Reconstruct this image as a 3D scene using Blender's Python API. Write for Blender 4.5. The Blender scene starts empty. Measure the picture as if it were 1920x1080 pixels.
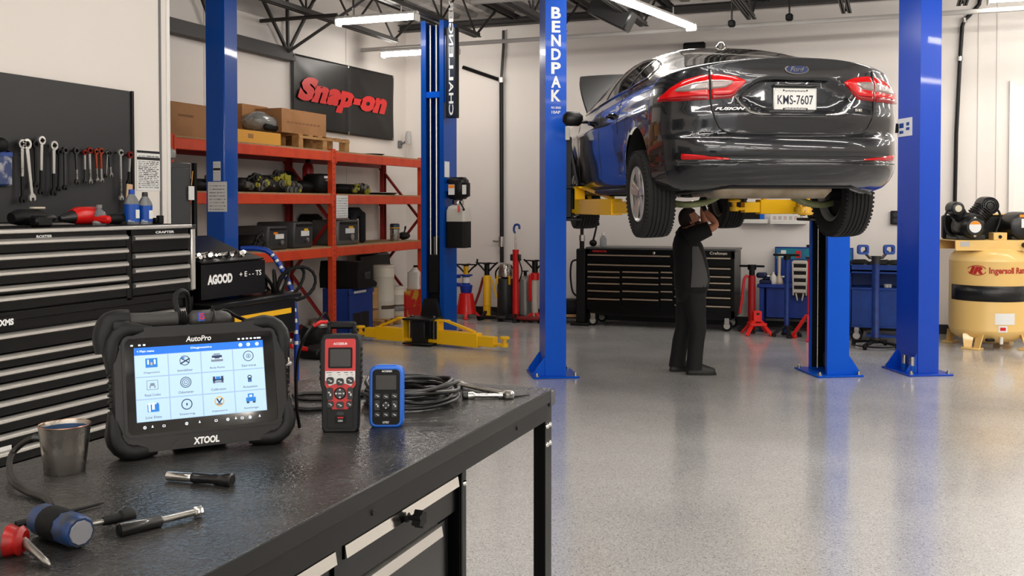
import bpy, bmesh, math, random
import numpy as np
from mathutils import Matrix, Vector
random.seed(7)
S = bpy.context.scene
C = S.collection
PI = math.pi
R = math.radians
# ---------------------------------------------------------------- camera
YAW, PITCH, FPX, HOR = R(21), R(1.3), 1880.0, 385.0
CAMZ = 1.75
PPY = HOR + FPX * math.tan(PITCH)
cam_d = bpy.data.cameras.new('camera')
cam = bpy.data.objects.new('camera', cam_d)
C.objects.link(cam)
cam.location = (0, 0, CAMZ)
cam.rotation_euler = (PI / 2 - PITCH, 0, YAW)
cam_d.sensor_width = 36
cam_d.lens = 36 * FPX / 1920
cam_d.shift_y = (PPY - 540) / 1920
cam_d.clip_start = 0.05
S.camera = cam
# ---------------------------------------------------------------- world, exposure
w = bpy.data.worlds.new('world')
S.world = w
w.use_nodes = True
bg = w.node_tree.nodes['Background']
bg.inputs[0].default_value = (1.0, 0.985, 0.96, 1)
bg.inputs[1].default_value = 2.2
S.view_settings.view_transform = 'Standard'
S.view_settings.look = 'None'
S.view_settings.gamma = 1
S.view_settings.use_curve_mapping = False
S.view_settings.exposure = 0.0
LAMP = 53.0          # emission of the fluorescent tubes
try:
    S.cycles.use_denoising = True
    S.cycles.max_bounces = 8
    S.cycles.diffuse_bounces = 5
    S.cycles.glossy_bounces = 4
    S.cycles.sample_clamp_indirect = 8
    S.cycles.caustics_reflective = False
    S.cycles.caustics_refractive = False
except Exception:
    pass
# ---------------------------------------------------------------- sight lines to real planes
_RM = cam.rotation_euler.to_matrix()
def ray(px, py):
    return _RM @ Vector(((px - 960) / FPX, -(py - PPY) / FPX, -1))
CP = Vector((0, 0, CAMZ))
def onz(px, py, z):
    r = ray(px, py); return CP + r * ((z - CAMZ) / r.z)
def onx(px, py, x):
    r = ray(px, py); return CP + r * (x / r.x)
def ony(px, py, y):
    r = ray(px, py); return CP + r * (y / r.y)
def atd(px, py, d):
    return CP + ray(px, py) * d
# ---------------------------------------------------------------- materials
def lin(c):
    return tuple((v / 12.92 if v <= .04045 else ((v + .055) / 1.055) ** 2.4) for v in c) + (1,)
MATS = {}
def mat(name, col, rough=.5, metal=0., coat=0., bump=None, noise=None, emis=0., trans=0., spec=.5, rnoise=None, ior=1.45):
    """col: sRGB 0..1.  bump=(scale, strength)  noise=(scale, second colour, low, high)"""
    if name in MATS: return MATS[name]
    m = bpy.data.materials.new(name); MATS[name] = m
    m.use_nodes = True
    nt = m.node_tree; b = nt.nodes['Principled BSDF']; N = nt.nodes.new; L = nt.links.new
    b.inputs['Base Color'].default_value = lin(col)
    b.inputs['Roughness'].default_value = rough
    b.inputs['Metallic'].default_value = metal
    b.inputs['Coat Weight'].default_value = coat
    b.inputs['Coat Roughness'].default_value = .04
    b.inputs['Specular IOR Level'].default_value = spec
    b.inputs['IOR'].default_value = ior
    b.inputs['Transmission Weight'].default_value = trans
    if emis:
        b.inputs['Emission Color'].default_value = lin(col)
        b.inputs['Emission Strength'].default_value = emis
    tc = N('ShaderNodeTexCoord')
    if noise:
        t = N('ShaderNodeTexNoise'); t.inputs['Scale'].default_value = noise[0]; t.inputs['Detail'].default_value = 5
        L(tc.outputs['Object'], t.inputs['Vector'])
        r = N('ShaderNodeValToRGB')
        r.color_ramp.elements[0].position = noise[2] if len(noise) > 2 else .4
        r.color_ramp.elements[1].position = noise[3] if len(noise) > 3 else .65
        r.color_ramp.elements[0].color = lin(col); r.color_ramp.elements[1].color = lin(noise[1])
        L(t.outputs['Fac'], r.inputs[0]); L(r.outputs[0], b.inputs['Base Color'])
    if rnoise:
        t = N('ShaderNodeTexNoise'); t.inputs['Scale'].default_value = rnoise[0]; t.inputs['Detail'].default_value = 4
        L(tc.outputs['Object'], t.inputs['Vector'])
        mr = N('ShaderNodeMapRange'); mr.inputs['To Min'].default_value = rnoise[1]; mr.inputs['To Max'].default_value = rnoise[2]
        mr.inputs['From Min'].default_value = .3; mr.inputs['From Max'].default_value = .7
        L(t.outputs['Fac'], mr.inputs['Value']); L(mr.outputs[0], b.inputs['Roughness'])
    if bump:
        t = N('ShaderNodeTexNoise'); t.inputs['Scale'].default_value = bump[0]; t.inputs['Detail'].default_value = 3
        L(tc.outputs['Object'], t.inputs['Vector'])
        bp = N('ShaderNodeBump'); bp.inputs['Strength'].default_value = bump[1]; bp.inputs['Distance'].default_value = bump[2] if len(bump) > 2 else .002
        L(t.outputs['Fac'], bp.inputs['Height']); L(bp.outputs[0], b.inputs['Normal'])
    return m
WHITE = mat('white_wall_paint', (.90, .875, .85), .62, bump=(60, .08, .002), noise=(.6, (.885, .86, .835), .35, .7))
DARKBASE = mat('black_vinyl_base', (.10, .10, .105), .5)
BLUE = mat('blue_powder_coat', (.0, .325, .79), .34, coat=.05, spec=.2, bump=(220, .03, .001))
BLUED = mat('deep_blue_powder_coat', (.0, .27, .62), .32, coat=.1, spec=.25)
BLUEC = mat('old_blue_enamel', (.03, .16, .42), .42, noise=(9, (.06, .22, .5), .4, .7))
YEL = mat('yellow_lift_paint', (.98, .76, .0), .38, coat=.2)
RED = mat('red_enamel', (.80, .07, .06), .35, coat=.2)
RACK = mat('orange_red_rack_paint', (.84, .27, .11), .45, noise=(6, (.76, .21, .10), .45, .75))
RACKD = mat('dark_red_rack_rear', (.52, .09, .07), .5)  # darker red on the rear uprights, rear beams and braces
BLK = mat('black_gloss_enamel', (.022, .022, .025), .28, spec=.22)
BLKS = mat('black_satin_steel', (.045, .045, .048), .42, spec=.3)
BLKM = mat('black_matte_plastic', (.042, .042, .044), .6, spec=.3, bump=(400, .1, .0006))
RUB = mat('black_rubber', (.035, .035, .037), .72, spec=.3)
DGREY = mat('dark_grey_plastic', (.16, .16, .165), .55)
GREY = mat('mid_grey_plastic', (.42, .42, .42), .5)
LGREY = mat('light_grey_paint', (.72, .71, .70), .5)
CHROME = mat('bright_chrome', (.86, .85, .83), .12, 1.0)
STEEL = mat('brushed_steel', (.68, .67, .65), .3, 1.0, rnoise=(40, .22, .42))
ALU = mat('satin_aluminium', (.80, .79, .77), .35, .9)
DSTEEL = mat('dark_steel', (.28, .28, .28), .4, .9)
JOIST = mat('dark_joist_primer', (.20, .19, .185), .6)
PAPER = mat('white_paper', (.88, .88, .87), .7)
INK = mat('dark_print', (.12, .12, .13), .7)
CARD = mat('brown_cardboard', (.66, .47, .30), .8, noise=(5, (.60, .42, .26), .4, .7))
CARDD = mat('dark_cardboard', (.52, .36, .23), .8)
WOOD = mat('pale_pine', (.72, .54, .33), .7, noise=(12, (.62, .45, .26), .4, .7))
BOARD = mat('particle_board', (.70, .58, .42), .8, noise=(60, (.58, .46, .32), .4, .6))
TAN = mat('tan_compressor_enamel', (.89, .74, .45), .33, coat=.25)
WPLAS = mat('white_plastic', (.88, .87, .84), .4)
SKIN = mat('skin', (.74, .50, .40), .5)
GLASSD = mat('black_screen_glass', (.012, .012, .014), .06, coat=.5)
CLEAR = mat('clear_plastic', (.86, .89, .91), .12, trans=.9, ior=1.3)
YELS = mat('yellow_plastic', (.90, .68, .06), .45)
ORG = mat('orange_sticker', (.95, .55, .08), .5)

# ---------------------------------------------------------------- mesh builder
class MB:
    def __init__(s):
        s.v = []; s.f = []; s.mi = []; s.cur = 0; s.M = Matrix.Identity(4)
    def add(s, vs, fs):
        n = len(s.v); M = s.M
        s.v += [tuple(M @ Vector(p)) for p in vs]
        s.f += [tuple(i + n for i in f) for f in fs]
        s.mi += [s.cur] * len(fs)
        return s
    def box(s, c, d, bev=0., R3=None):
        """box by centre and size, edges chamfered by bev"""
        hx, hy, hz = d[0] / 2, d[1] / 2, d[2] / 2
        b = min(bev, hx * .9, hy * .9, hz * .9)
        c = Vector(c)
        def P(p):
            p = Vector(p); return (R3 @ p if R3 else p) + c
        if b <= 0:
            vs = [P((x * hx, y * hy, z * hz)) for x in (-1, 1) for y in (-1, 1) for z in (-1, 1)]
            return s.add(vs, [(0, 1, 3, 2), (4, 6, 7, 5), (0, 4, 5, 1), (2, 3, 7, 6), (0, 2, 6, 4), (1, 5, 7, 3)])
        vs = []; ix = {}
        for x in (-1, 1):
            for y in (-1, 1):
                for z in (-1, 1):
                    for a in range(3):
                        q = [x * (hx - b), y * (hy - b), z * (hz - b)]
                        q[a] = (x * hx, y * hy, z * hz)[a]
                        ix[x, y, z, a] = len(vs); vs.append(P(q))
        fs = []
        for x in (-1, 1):
            k = [(x, -1, -1, 0), (x, 1, -1, 0), (x, 1, 1, 0), (x, -1, 1, 0)]; fs.append([ix[q] for q in (k if x > 0 else k[::-1])])
            k = [(-1, x, -1, 1), (-1, x, 1, 1), (1, x, 1, 1), (1, x, -1, 1)]; fs.append([ix[q] for q in (k if x > 0 else k[::-1])])
            k = [(-1, -1, x, 2), (1, -1, x, 2), (1, 1, x, 2), (-1, 1, x, 2)]; fs.append([ix[q] for q in (k if x > 0 else k[::-1])])
        for x in (-1, 1):
            for y in (-1, 1):
                k = [ix[x, y, -1, 0], ix[x, y, -1, 1], ix[x, y, 1, 1], ix[x, y, 1, 0]]; fs.append(k if x * y > 0 else k[::-1])
                k = [ix[x, -1, y, 0], ix[x, -1, y, 2], ix[x, 1, y, 2], ix[x, 1, y, 0]]; fs.append(k[::-1] if x * y > 0 else k)
                k = [ix[-1, x, y, 1], ix[-1, x, y, 2], ix[1, x, y, 2], ix[1, x, y, 1]]; fs.append(k if x * y > 0 else k[::-1])
                for z in (-1, 1):
                    k = [ix[x, y, z, 0], ix[x, y, z, 1], ix[x, y, z, 2]]; fs.append(k if x * y * z > 0 else k[::-1])
        return s.add(vs, fs)
    def bb(s, x0, x1, y0, y1, z0, z1, bev=0.):
        return s.box(((x0 + x1) / 2, (y0 + y1) / 2, (z0 + z1) / 2), (abs(x1 - x0), abs(y1 - y0), abs(z1 - z0)), bev)
    def bar(s, p0, p1, w, h, bev=0., up=(0, 0, 1)):
        """rectangular bar between two points: w across, h along up"""
        p0, p1 = Vector(p0), Vector(p1); d = p1 - p0; L = d.length; y = d / L
        x = y.cross(Vector(up))
        if x.length < 1e-4: x = y.cross(Vector((1, 0, 0)))
        x.normalize(); z = x.cross(y)
        return s.box((p0 + p1) / 2, (w, L, h), bev, Matrix((x, y, z)).transposed())
    def tube(s, pts, r, n=8, caps=True, closed=False):
        pts = [Vector(p) for p in pts]; m = len(pts)
        rs = r if isinstance(r, (list, tuple)) else [r] * m
        up = None; vs = []
        for i, p in enumerate(pts):
            a = pts[i - 1] if (i or closed) else p
            b = pts[(i + 1) % m] if (i < m - 1 or closed) else p
            t = (b - a)
            if t.length < 1e-9: t = Vector((0, 0, 1))
            t.normalize()
            if up is None:
                up = t.cross(Vector((0, 0, 1)))
                if up.length < 1e-3: up = t.cross(Vector((1, 0, 0)))
            up = up - t * up.dot(t)
            if up.length < 1e-6: up = t.orthogonal()
            up.normalize(); sd = t.cross(up)
            for k in range(n):
                an = 2 * PI * k / n
                vs.append(p + (up * math.cos(an) + sd * math.sin(an)) * rs[i])
        fs = []
        for i in range(m if closed else m - 1):
            j = (i + 1) % m
            for k in range(n):
                l = (k + 1) % n
                fs.append((i * n + k, i * n + l, j * n + l, j * n + k))
        if caps and not closed:
            fs.append(tuple(range(n))[::-1]); fs.append(tuple((m - 1) * n + k for k in range(n)))
        return s.add(vs, fs)
    def cyl(s, p0, p1, r0, r1=None, n=16):
        return s.tube([p0, p1], [r0, r0 if r1 is None else r1], n)
    def lathe(s, prof, c=(0, 0, 0), ax='z', n=24, caps=True, a0=0., a1=2 * PI):
        """prof: (radius, height) pairs"""
        full = abs(a1 - a0 - 2 * PI) < 1e-6
        k = n if full else n + 1
        vs = []
        for r, h in prof:
            for i in range(k):
                a = a0 + (a1 - a0) * i / n
                x, y = r * math.cos(a), r * math.sin(a)
                q = {'z': (x, y, h), 'x': (h, x, y), 'y': (y, h, x)}[ax]
                vs.append((q[0] + c[0], q[1] + c[1], q[2] + c[2]))
        fs = []
        for j in range(len(prof) - 1):
            for i in range(n):
                l = (i + 1) % k
                fs.append((j * k + i, j * k + l, (j + 1) * k + l, (j + 1) * k + i))
        if caps and full:
            if prof[0][0] > 1e-6: fs.append(tuple(range(n))[::-1])
            if prof[-1][0] > 1e-6: fs.append(tuple((len(prof) - 1) * k + i for i in range(n)))
        return s.add(vs, fs)
    def prism(s, poly, z0, z1, M=None):
        """outline in x,y (anticlockwise) extruded from z0 to z1"""
        n = len(poly)
        vs = [Vector((x, y, z0)) for x, y in poly] + [Vector((x, y, z1)) for x, y in poly]
        if M: vs = [M @ p for p in vs]
        fs = [tuple(range(n))[::-1], tuple(range(n, 2 * n))] + [(i, (i + 1) % n, (i + 1) % n + n, i + n) for i in range(n)]
        return s.add(vs, fs)
    def ring(s, outer, inner, z0, z1, M=None):
        """closed outline with a hole of as many points"""
        n = len(outer)
        vs = [Vector((x, y, z)) for z in (z0, z1) for poly in (outer, inner) for x, y in poly]
        if M: vs = [M @ p for p in vs]
        fs = []
        for i in range(n):
            j = (i + 1) % n
            fs += [(i, n + i, n + j, j), (2 * n + i, 2 * n + j, 3 * n + j, 3 * n + i), (i, j, 2 * n + j, 2 * n + i), (n + i, 3 * n + i, 3 * n + j, n + j)]
        return s.add(vs, fs)
    def ball(s, c, r, n=12, m=8):
        r = r if isinstance(r, (tuple, list)) else (r, r, r)
        vs = [(c[0], c[1], c[2] - r[2])]
        for j in range(1, m):
            a = -PI / 2 + PI * j / m
            for i in range(n):
                b = 2 * PI * i / n
                vs.append((c[0] + r[0] * math.cos(a) * math.cos(b), c[1] + r[1] * math.cos(a) * math.sin(b), c[2] + r[2] * math.sin(a)))
        vs.append((c[0], c[1], c[2] + r[2])); t = len(vs) - 1
        fs = [(0, 1 + (i + 1) % n, 1 + i) for i in range(n)]
        for j in range(m - 2):
            for i in range(n):
                l = (i + 1) % n
                fs.append((1 + j * n + i, 1 + j * n + l, 1 + (j + 1) * n + l, 1 + (j + 1) * n + i))
        o = 1 + (m - 2) * n
        fs += [(o + i, o + (i + 1) % n, t) for i in range(n)]
        return s.add(vs, fs)
    def grid(s, rows, flip=False, closed=False):
        n = len(rows[0]); vs = [p for r in rows for p in r]; fs = []
        for j in range(len(rows) - 1):
            for i in range(n if closed else n - 1):
                l = (i + 1) % n
                q = (j * n + i, j * n + l, (j + 1) * n + l, (j + 1) * n + i)
                fs.append(q[::-1] if flip else q)
        return s.add(vs, fs)
    def mesh(s, name, mats, ang=38, smooth=True):
        me = bpy.data.meshes.new(name)
        me.from_pydata(s.v, [], s.f)
        for m in (mats if isinstance(mats, (list, tuple)) else [mats]): me.materials.append(m)
        if any(s.mi): me.polygons.foreach_set('material_index', s.mi)
        if smooth:
            me.polygons.foreach_set('use_smooth', [True] * len(me.polygons))
            me.set_sharp_from_angle(angle=R(ang))
        me.update()
        return me
    def build(s, name, mats, parent=None, ang=38, smooth=True, **kw):
        return link(name, s.mesh(name, mats, ang, smooth), parent, **kw)
def link(name, me, parent=None, loc=None, rot=None, label=None, cat=None, group=None, kind=None):
    o = bpy.data.objects.new(name, me); C.objects.link(o)
    if parent: o.parent = parent
    if loc is not None: o.location = loc
    if rot is not None: o.rotation_euler = rot
    props(o, label, cat, group, kind)
    return o
def props(o, label=None, cat=None, group=None, kind=None):
    if label: o['label'] = label
    if cat: o['category'] = cat
    if group: o['group'] = group
    if kind: o['kind'] = kind
    return o
def T(name, label, cat, loc=(0, 0, 0), rz=0., group=None, M=None):
    """a thing: an Empty at its base that parents its parts"""
    o = bpy.data.objects.new(name, None); C.objects.link(o)
    o.empty_display_size = .1
    if M is not None: o.matrix_world = M
    else:
        o.location = loc; o.rotation_euler = (0, 0, rz)
    return props(o, label, cat, group)
def frame(loc, yaw, lean=0., roll=0.):
    """local x to the right, y up, z out of an upright face; yaw 0 faces -Y"""
    return Matrix.Translation(loc) @ Matrix.Rotation(yaw, 4, 'Z') @ Matrix.Rotation(PI / 2 - lean, 4, 'X') @ Matrix.Rotation(roll, 4, 'Z')
def dup(o, **kw):
    """a thing with its parts and sub-parts copied, meshes shared"""
    c = o.copy(); C.objects.link(c)
    for ch in list(o.children):
        d = ch.copy(); C.objects.link(d); d.parent = c
        for g in list(ch.children):
            e = g.copy(); C.objects.link(e); e.parent = d
    if 'loc' in kw: c.location = kw.pop('loc')
    if 'rz' in kw: c.rotation_euler = (0, 0, kw.pop('rz'))
    props(c, **kw)
    return c
def rrect(w, h, r, n=5, cx=0., cy=0.):
    """rounded rectangle outline, anticlockwise"""
    out = []
    for sx, sy, a in ((1, -1, -90), (1, 1, 0), (-1, 1, 90), (-1, -1, 180)):
        for k in range(n + 1):
            b = R(a + 90 * k / n)
            out.append((cx + sx * (w / 2 - r) + r * math.cos(b), cy + sy * (h / 2 - r) + r * math.sin(b)))
    return out
def circ(r, n=16, cx=0., cy=0., a0=0.):
    return [(cx + r * math.cos(a0 + 2 * PI * i / n), cy + r * math.sin(a0 + 2 * PI * i / n)) for i in range(n)]
_tc = {}
def text(name, body, w, h, m, parent=None, loc=(0, 0, 0), rot=(0, 0, 0), bold=0., shear=0., ext=.06, **kw):
    """flat lettering, centred, scaled to w by h, lying in local x,y"""
    key = (body, w, h, m.name, bold, shear)
    if key in _tc: return link(name, _tc[key], parent, loc, rot, **kw)
    cu = bpy.data.curves.new('letters', 'FONT'); cu.body = body; cu.size = 1; cu.offset = bold; cu.extrude = 0
    cu.resolution_u = 3
    ob = bpy.data.objects.new('letters', cu)
    me = ob.to_mesh()
    co = np.array([v.co[:] for v in me.vertices]) if len(me.vertices) else np.zeros((1, 3))
    fs = [tuple(p.vertices) for p in me.polygons]
    ob.to_mesh_clear(); bpy.data.objects.remove(ob); bpy.data.curves.remove(cu)
    co[:, 0] += shear * co[:, 1]
    lo, hi = co.min(0), co.max(0); sp = np.maximum(hi - lo, 1e-6); ce = (lo + hi) / 2
    co = (co - ce) / sp * np.array([w, h, 0]); co[:, 2] = 0
    b = MB(); b.add([tuple(q) for q in co], fs)
    me = b.mesh(name, m, smooth=False); _tc[key] = me
    return link(name, me, parent, loc, rot, **kw)
FX = (PI / 2, 0, PI / 2)     # rotation of lettering on a face looking to +X
FY = (PI / 2, 0, 0)          # on a face looking to -Y
def lerp(a, b, t): return a + (b - a) * t
def spline(pts, n=6):
    """smooth path through points"""
    P = [Vector(p) for p in pts]; P = [2 * P[0] - P[1]] + P + [2 * P[-1] - P[-2]]
    out = []
    for i in range(1, len(P) - 2):
        a, b, c, d = P[i - 1:i + 3]
        for k in range(n):
            t = k / n
            out.append(.5 * (2 * b + (c - a) * t + (2 * a - 5 * b + 4 * c - d) * t * t + (3 * b - a - 3 * c + d) * t ** 3))
    return out + [P[-2]]
def paper(name, label, w, h, M, rows=6, head=None, group=None, cat='notice', seed=1, parent=None):
    """a printed sheet: white page with its own printed lines"""
    rd = random.Random(seed)
    t = T(name, label, cat, M=M, group=group)
    MB().box((0, 0, .0012), (w, h, .0024)).build('sheet', PAPER, t)
    b = MB()
    if head:
        for (y0, hh) in head: b.box((0, h * (y0 - .5), .0028), (w * .96, h * hh, .0008))
    for i in range(rows):
        y = h * (.36 - .78 * i / max(1, rows - 1))
        if head and any(abs(y / h + .5 - q[0]) < q[1] * .8 for q in head): continue
        x = -w * .42
        while x < w * .36:
            l = rd.uniform(.06, .22) * w; l = min(l, w * .43 - x)
            b.box((x + l / 2, y, .0028), (l, h * rd.choice((.012, .02)), .0008)); x += l + w * rd.uniform(.02, .06)
    b.build('print', INK, t)
    return t
# ================================================================ the room
XL, XN, YB, YN, ZC = -7.55, -4.6, 14.8, 5.485, 4.75      # left wall, near partition, back wall, partition end, deck
XR, YF = 9.5, -8.0
def floor_material():
    m = bpy.data.materials.new('flaked_grey_epoxy'); m.use_nodes = True
    nt = m.node_tree; b = nt.nodes['Principled BSDF']; N = nt.nodes.new; L = nt.links.new
    tc = N('ShaderNodeTexCoord')
    v = N('ShaderNodeTexVoronoi'); v.inputs['Scale'].default_value = 170
    L(tc.outputs['Object'], v.inputs['Vector'])
    sp = N('ShaderNodeSeparateColor'); L(v.outputs['Color'], sp.inputs[0])
    r = N('ShaderNodeValToRGB'); cr = r.color_ramp; cr.interpolation = 'CONSTANT'
    cr.elements[0].position = 0; cr.elements[0].color = lin((.52, .52, .52))
    cr.elements[1].position = .05; cr.elements[1].color = lin((.67, .67, .67))
    for p, c in ((.25, (.72, .715, .71)), (.55, (.75, .75, .745)), (.88, (.79, .79, .785)), (.96, (.83, .83, .82))):
        e = cr.elements.new(p); e.color = lin(c)
    L(sp.outputs[0], r.inputs[0])
    n = N('ShaderNodeTexNoise'); n.inputs['Scale'].default_value = 1.3; n.inputs['Detail'].default_value = 4
    L(tc.outputs['Object'], n.inputs['Vector'])
    mx = N('ShaderNodeMix'); mx.data_type = 'RGBA'; mx.blend_type = 'MULTIPLY'
    rr = N('ShaderNodeValToRGB'); rr.color_ramp.elements[0].color = (.92, .92, .925, 1); rr.color_ramp.elements[1].color = (1, 1, 1, 1)
    rr.color_ramp.elements[0].position = .35; rr.color_ramp.elements[1].position = .6
    L(n.outputs['Fac'], rr.inputs[0]); mx.inputs['Factor'].default_value = 1
    L(r.outputs[0], mx.inputs['A']); L(rr.outputs[0], mx.inputs['B']); L(mx.outputs['Result'], b.inputs['Base Color'])
    mr = N('ShaderNodeMapRange'); mr.inputs['From Min'].default_value = .3; mr.inputs['From Max'].default_value = .7
    mr.inputs['To Min'].default_value = .13; mr.inputs['To Max'].default_value = .26
    L(n.outputs['Fac'], mr.inputs['Value']); L(mr.outputs[0], b.inputs['Roughness'])
    b.inputs['Coat Weight'].default_value = .35; b.inputs['Coat Roughness'].default_value = .12
    bp = N('ShaderNodeBump'); bp.inputs['Strength'].default_value = .05; bp.inputs['Distance'].default_value = .003
    n2 = N('ShaderNodeTexNoise'); n2.inputs['Scale'].default_value = 9
    L(tc.outputs['Object'], n2.inputs['Vector']); L(n2.outputs['Fac'], bp.inputs['Height']); L(bp.outputs[0], b.inputs['Normal'])
    return m
MB().bb(XL - .2, XR + .2, YF - .2, YB + .2, -.12, 0).build('floor', floor_material(), kind='structure')
DECK = mat('foil_faced_deck', (.74, .73, .72), .45, .3, bump=(5, .9, .05), noise=(3, (.58, .57, .56), .4, .65))
b = MB()
rows = []
x = XL - .1; k = 0
prof = []
while x < XR + .2:
    for dx, dz in ((0, 0), (.12, 0), (.16, .06), (.27, .06)):
        prof.append((x + dx, ZC + dz))
    x += .31
b.grid([[(px_, YF - .1, pz_) for px_, pz_ in prof], [(px_, YB + .1, pz_) for px_, pz_ in prof]])
b.build('ceiling', DECK, kind='structure', smooth=False)
MB().bb(XL - .15, XL, YN, YB + .15, 0, ZC + .1).build('wall_left', WHITE, kind='structure')
MB().bb(XL, XR + .15, YB, YB + .15, 0, ZC + .1).build('wall_back', WHITE, kind='structure')
wn = MB().bb(XN - .15, XN, YF, YN, 0, ZC + .1).build('wall_near', WHITE, kind='structure')
MB().bb(XL - .15, XN - .15, YN - .15, YN, 0, ZC + .1).build('wall_return', WHITE, kind='structure')
MB().bb(XR, XR + .15, YF, YB, 0, ZC + .1).build('wall_right', WHITE, kind='structure')
b = MB()                                                     # front wall with two open bay doors, behind the camera
for x0, x1, z0, z1 in ((XN - .15, -3.6, 0, ZC), (1.0, 2.2, 0, ZC), (6.8, XR + .15, 0, ZC), (-3.6, 1.0, 4.0, ZC), (2.2, 6.8, 4.0, ZC)):
    b.bb(x0, x1, YF - .15, YF, z0, z1 + .1)
b.build('wall_front', WHITE, kind='structure')
TRIMW = mat('white_metal_trim', (.90, .89, .87), .35)
MB().bb(XN - .16, XN + .012, YN, YN + .03, 0, ZC, .004).build('trim_1', TRIMW, kind='structure')
MB().bb(XN, XN + .008, YN - .07, YN - .055, 0, ZC).build('trim_2', GREY, kind='structure')
for nm, a in (('baseboard_left', (XL, XL + .012, YN, YB)), ('baseboard_back', (XL, XR, YB - .012, YB)), ('baseboard_near', (XN, XN + .012, YF, YN))):
    MB().bb(*a, 0, .13).build(nm, DARKBASE, kind='structure')
# panel seams and a flush door at the right of the back wall
for i, px_ in enumerate((1833, 1868)):
    p = ony(px_, 385, YB)
    MB().bb(p.x - .015, p.x + .015, YB - .012, YB, .13, ZC, .003).build('trim_%d' % (3 + i), WHITE, kind='structure')
p = ony(1902, 160, YB)
d = MB().bb(p.x - .0, p.x + 1.1, YB - .03, YB, .13, p.z, .004).build('door_1', TRIMW, kind='structure')
MB().bb(p.x - .06, p.x, YB - .045, YB, .13, p.z + .06, .004).build('door_jamb', TRIMW, d)
# left wall panel joints
for i, px_ in enumerate((385, 650)):
    p = onx(px_, 385, XL)
    MB().bb(XL, XL + .006, p.y - .008, p.y + .008, .13, ZC).build('trim_%d' % (5 + i), GREY if i == 9 else WHITE, kind='structure')
# ---------------------------------------------------------------- open web roof joists running front to back
def joist(x, y0, y1, zb=4.12, zt=4.68, first=None):
    j = props(bpy.data.objects.new('roof_joist', None), kind='structure'); C.objects.link(j); j.location = (x, 0, 0)
    b = MB()
    for s_ in (-.035, .035): b.bb(s_ - .025, s_ + .025, y0, y1, zb, zb + .012); b.bb(s_ - .006, s_ + .006, y0, y1, zb, zb + .06)
    b.build('bottom_chord', JOIST, j)
    b = MB()
    for s_ in (-.04, .04): b.bb(s_ - .03, s_ + .03, y0 - 1, YB - .02, zt, zt + .014); b.bb(s_ - .006, s_ + .006, y0 - 1, YB - .02, zt - .055, zt)
    b.build('top_chord', JOIST, j)
    y = y1 - .05; up = True
    me = MB().tube([(0, 0, zb + .03), (0, .58, zt - .02)], .016, 6).mesh('web_member', JOIST)
    me2 = MB().tube([(0, .58, zb + .03), (0, 0, zt - .02)], .016, 6).mesh('web_member', JOIST)
    me3 = MB().tube([(0, 0, zb + .03), (0, 0, zt - .02)], .014, 6).mesh('web_member', JOIST)
    link('web_member', MB().tube([(0, y1 - .05, zb + .03), (0, y1 + .75, zt - .02)], .018, 6).mesh('web_member', JOIST), j)
    while y > max(y0, 6.5):
        y -= .58
        link('web_member', me if not up else me2, j, (0, y, 0)); up = not up
        if up: link('web_member', me3, j, (0, y, 0))
    return j
for x in (-6.85, -5.55, -4.28, -3.15, -1.75, -.6, .7, 2.1, 3.5, 4.9, 6.3): joist(x, YF, 13.1)
b = MB(); b.bb(XL, XR, YB - .22, YB - .2, 4.55, 4.66); b.bb(XL, XR, YB - .28, YB - .14, 4.645, 4.66); b.bb(XL, XR, YB - .28, YB - .14, 4.55, 4.565)
b.build('trim_7', JOIST, kind='structure')
# dark beam along the left wall and its fan of struts
p0, p1 = onx(322, 66, XL + .1), onx(548, 103, XL + .1)
j = props(bpy.data.objects.new('roof_joist', None), kind='structure'); C.objects.link(j)
zb_ = (p0.z + p1.z) / 2
b = MB(); b.bb(XL + .02, XL + .16, YN + .2, p1.y, zb_ - .03, zb_ + .02); b.bb(XL + .06, XL + .11, YN + .2, p1.y, zb_, zb_ + .14)
b.build('bottom_chord', JOIST, j)
for dy, dx in ((-.9, .0), (-.02, 0), (.75, 0), (.5, 1.3)):
    MB().bar((XL + .1, p1.y - .1, zb_ + .08), (XL + .1 + dx, p1.y - .1 + dy, 4.7), .035, .035).build('web_member', JOIST, j)
for k in range(4):
    y = p1.y - 1.6 - 1.3 * k
    if y > YN + .8:
        MB().bar((XL + .1, y, zb_ + .08), (XL + .1, y - .6, 4.7), .035, .035).build('web_member', JOIST, j)
        MB().bar((XL + .1, y, zb_ + .08), (XL + .1, y + .6, 4.7), .035, .035).build('web_member', JOIST, j)
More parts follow.
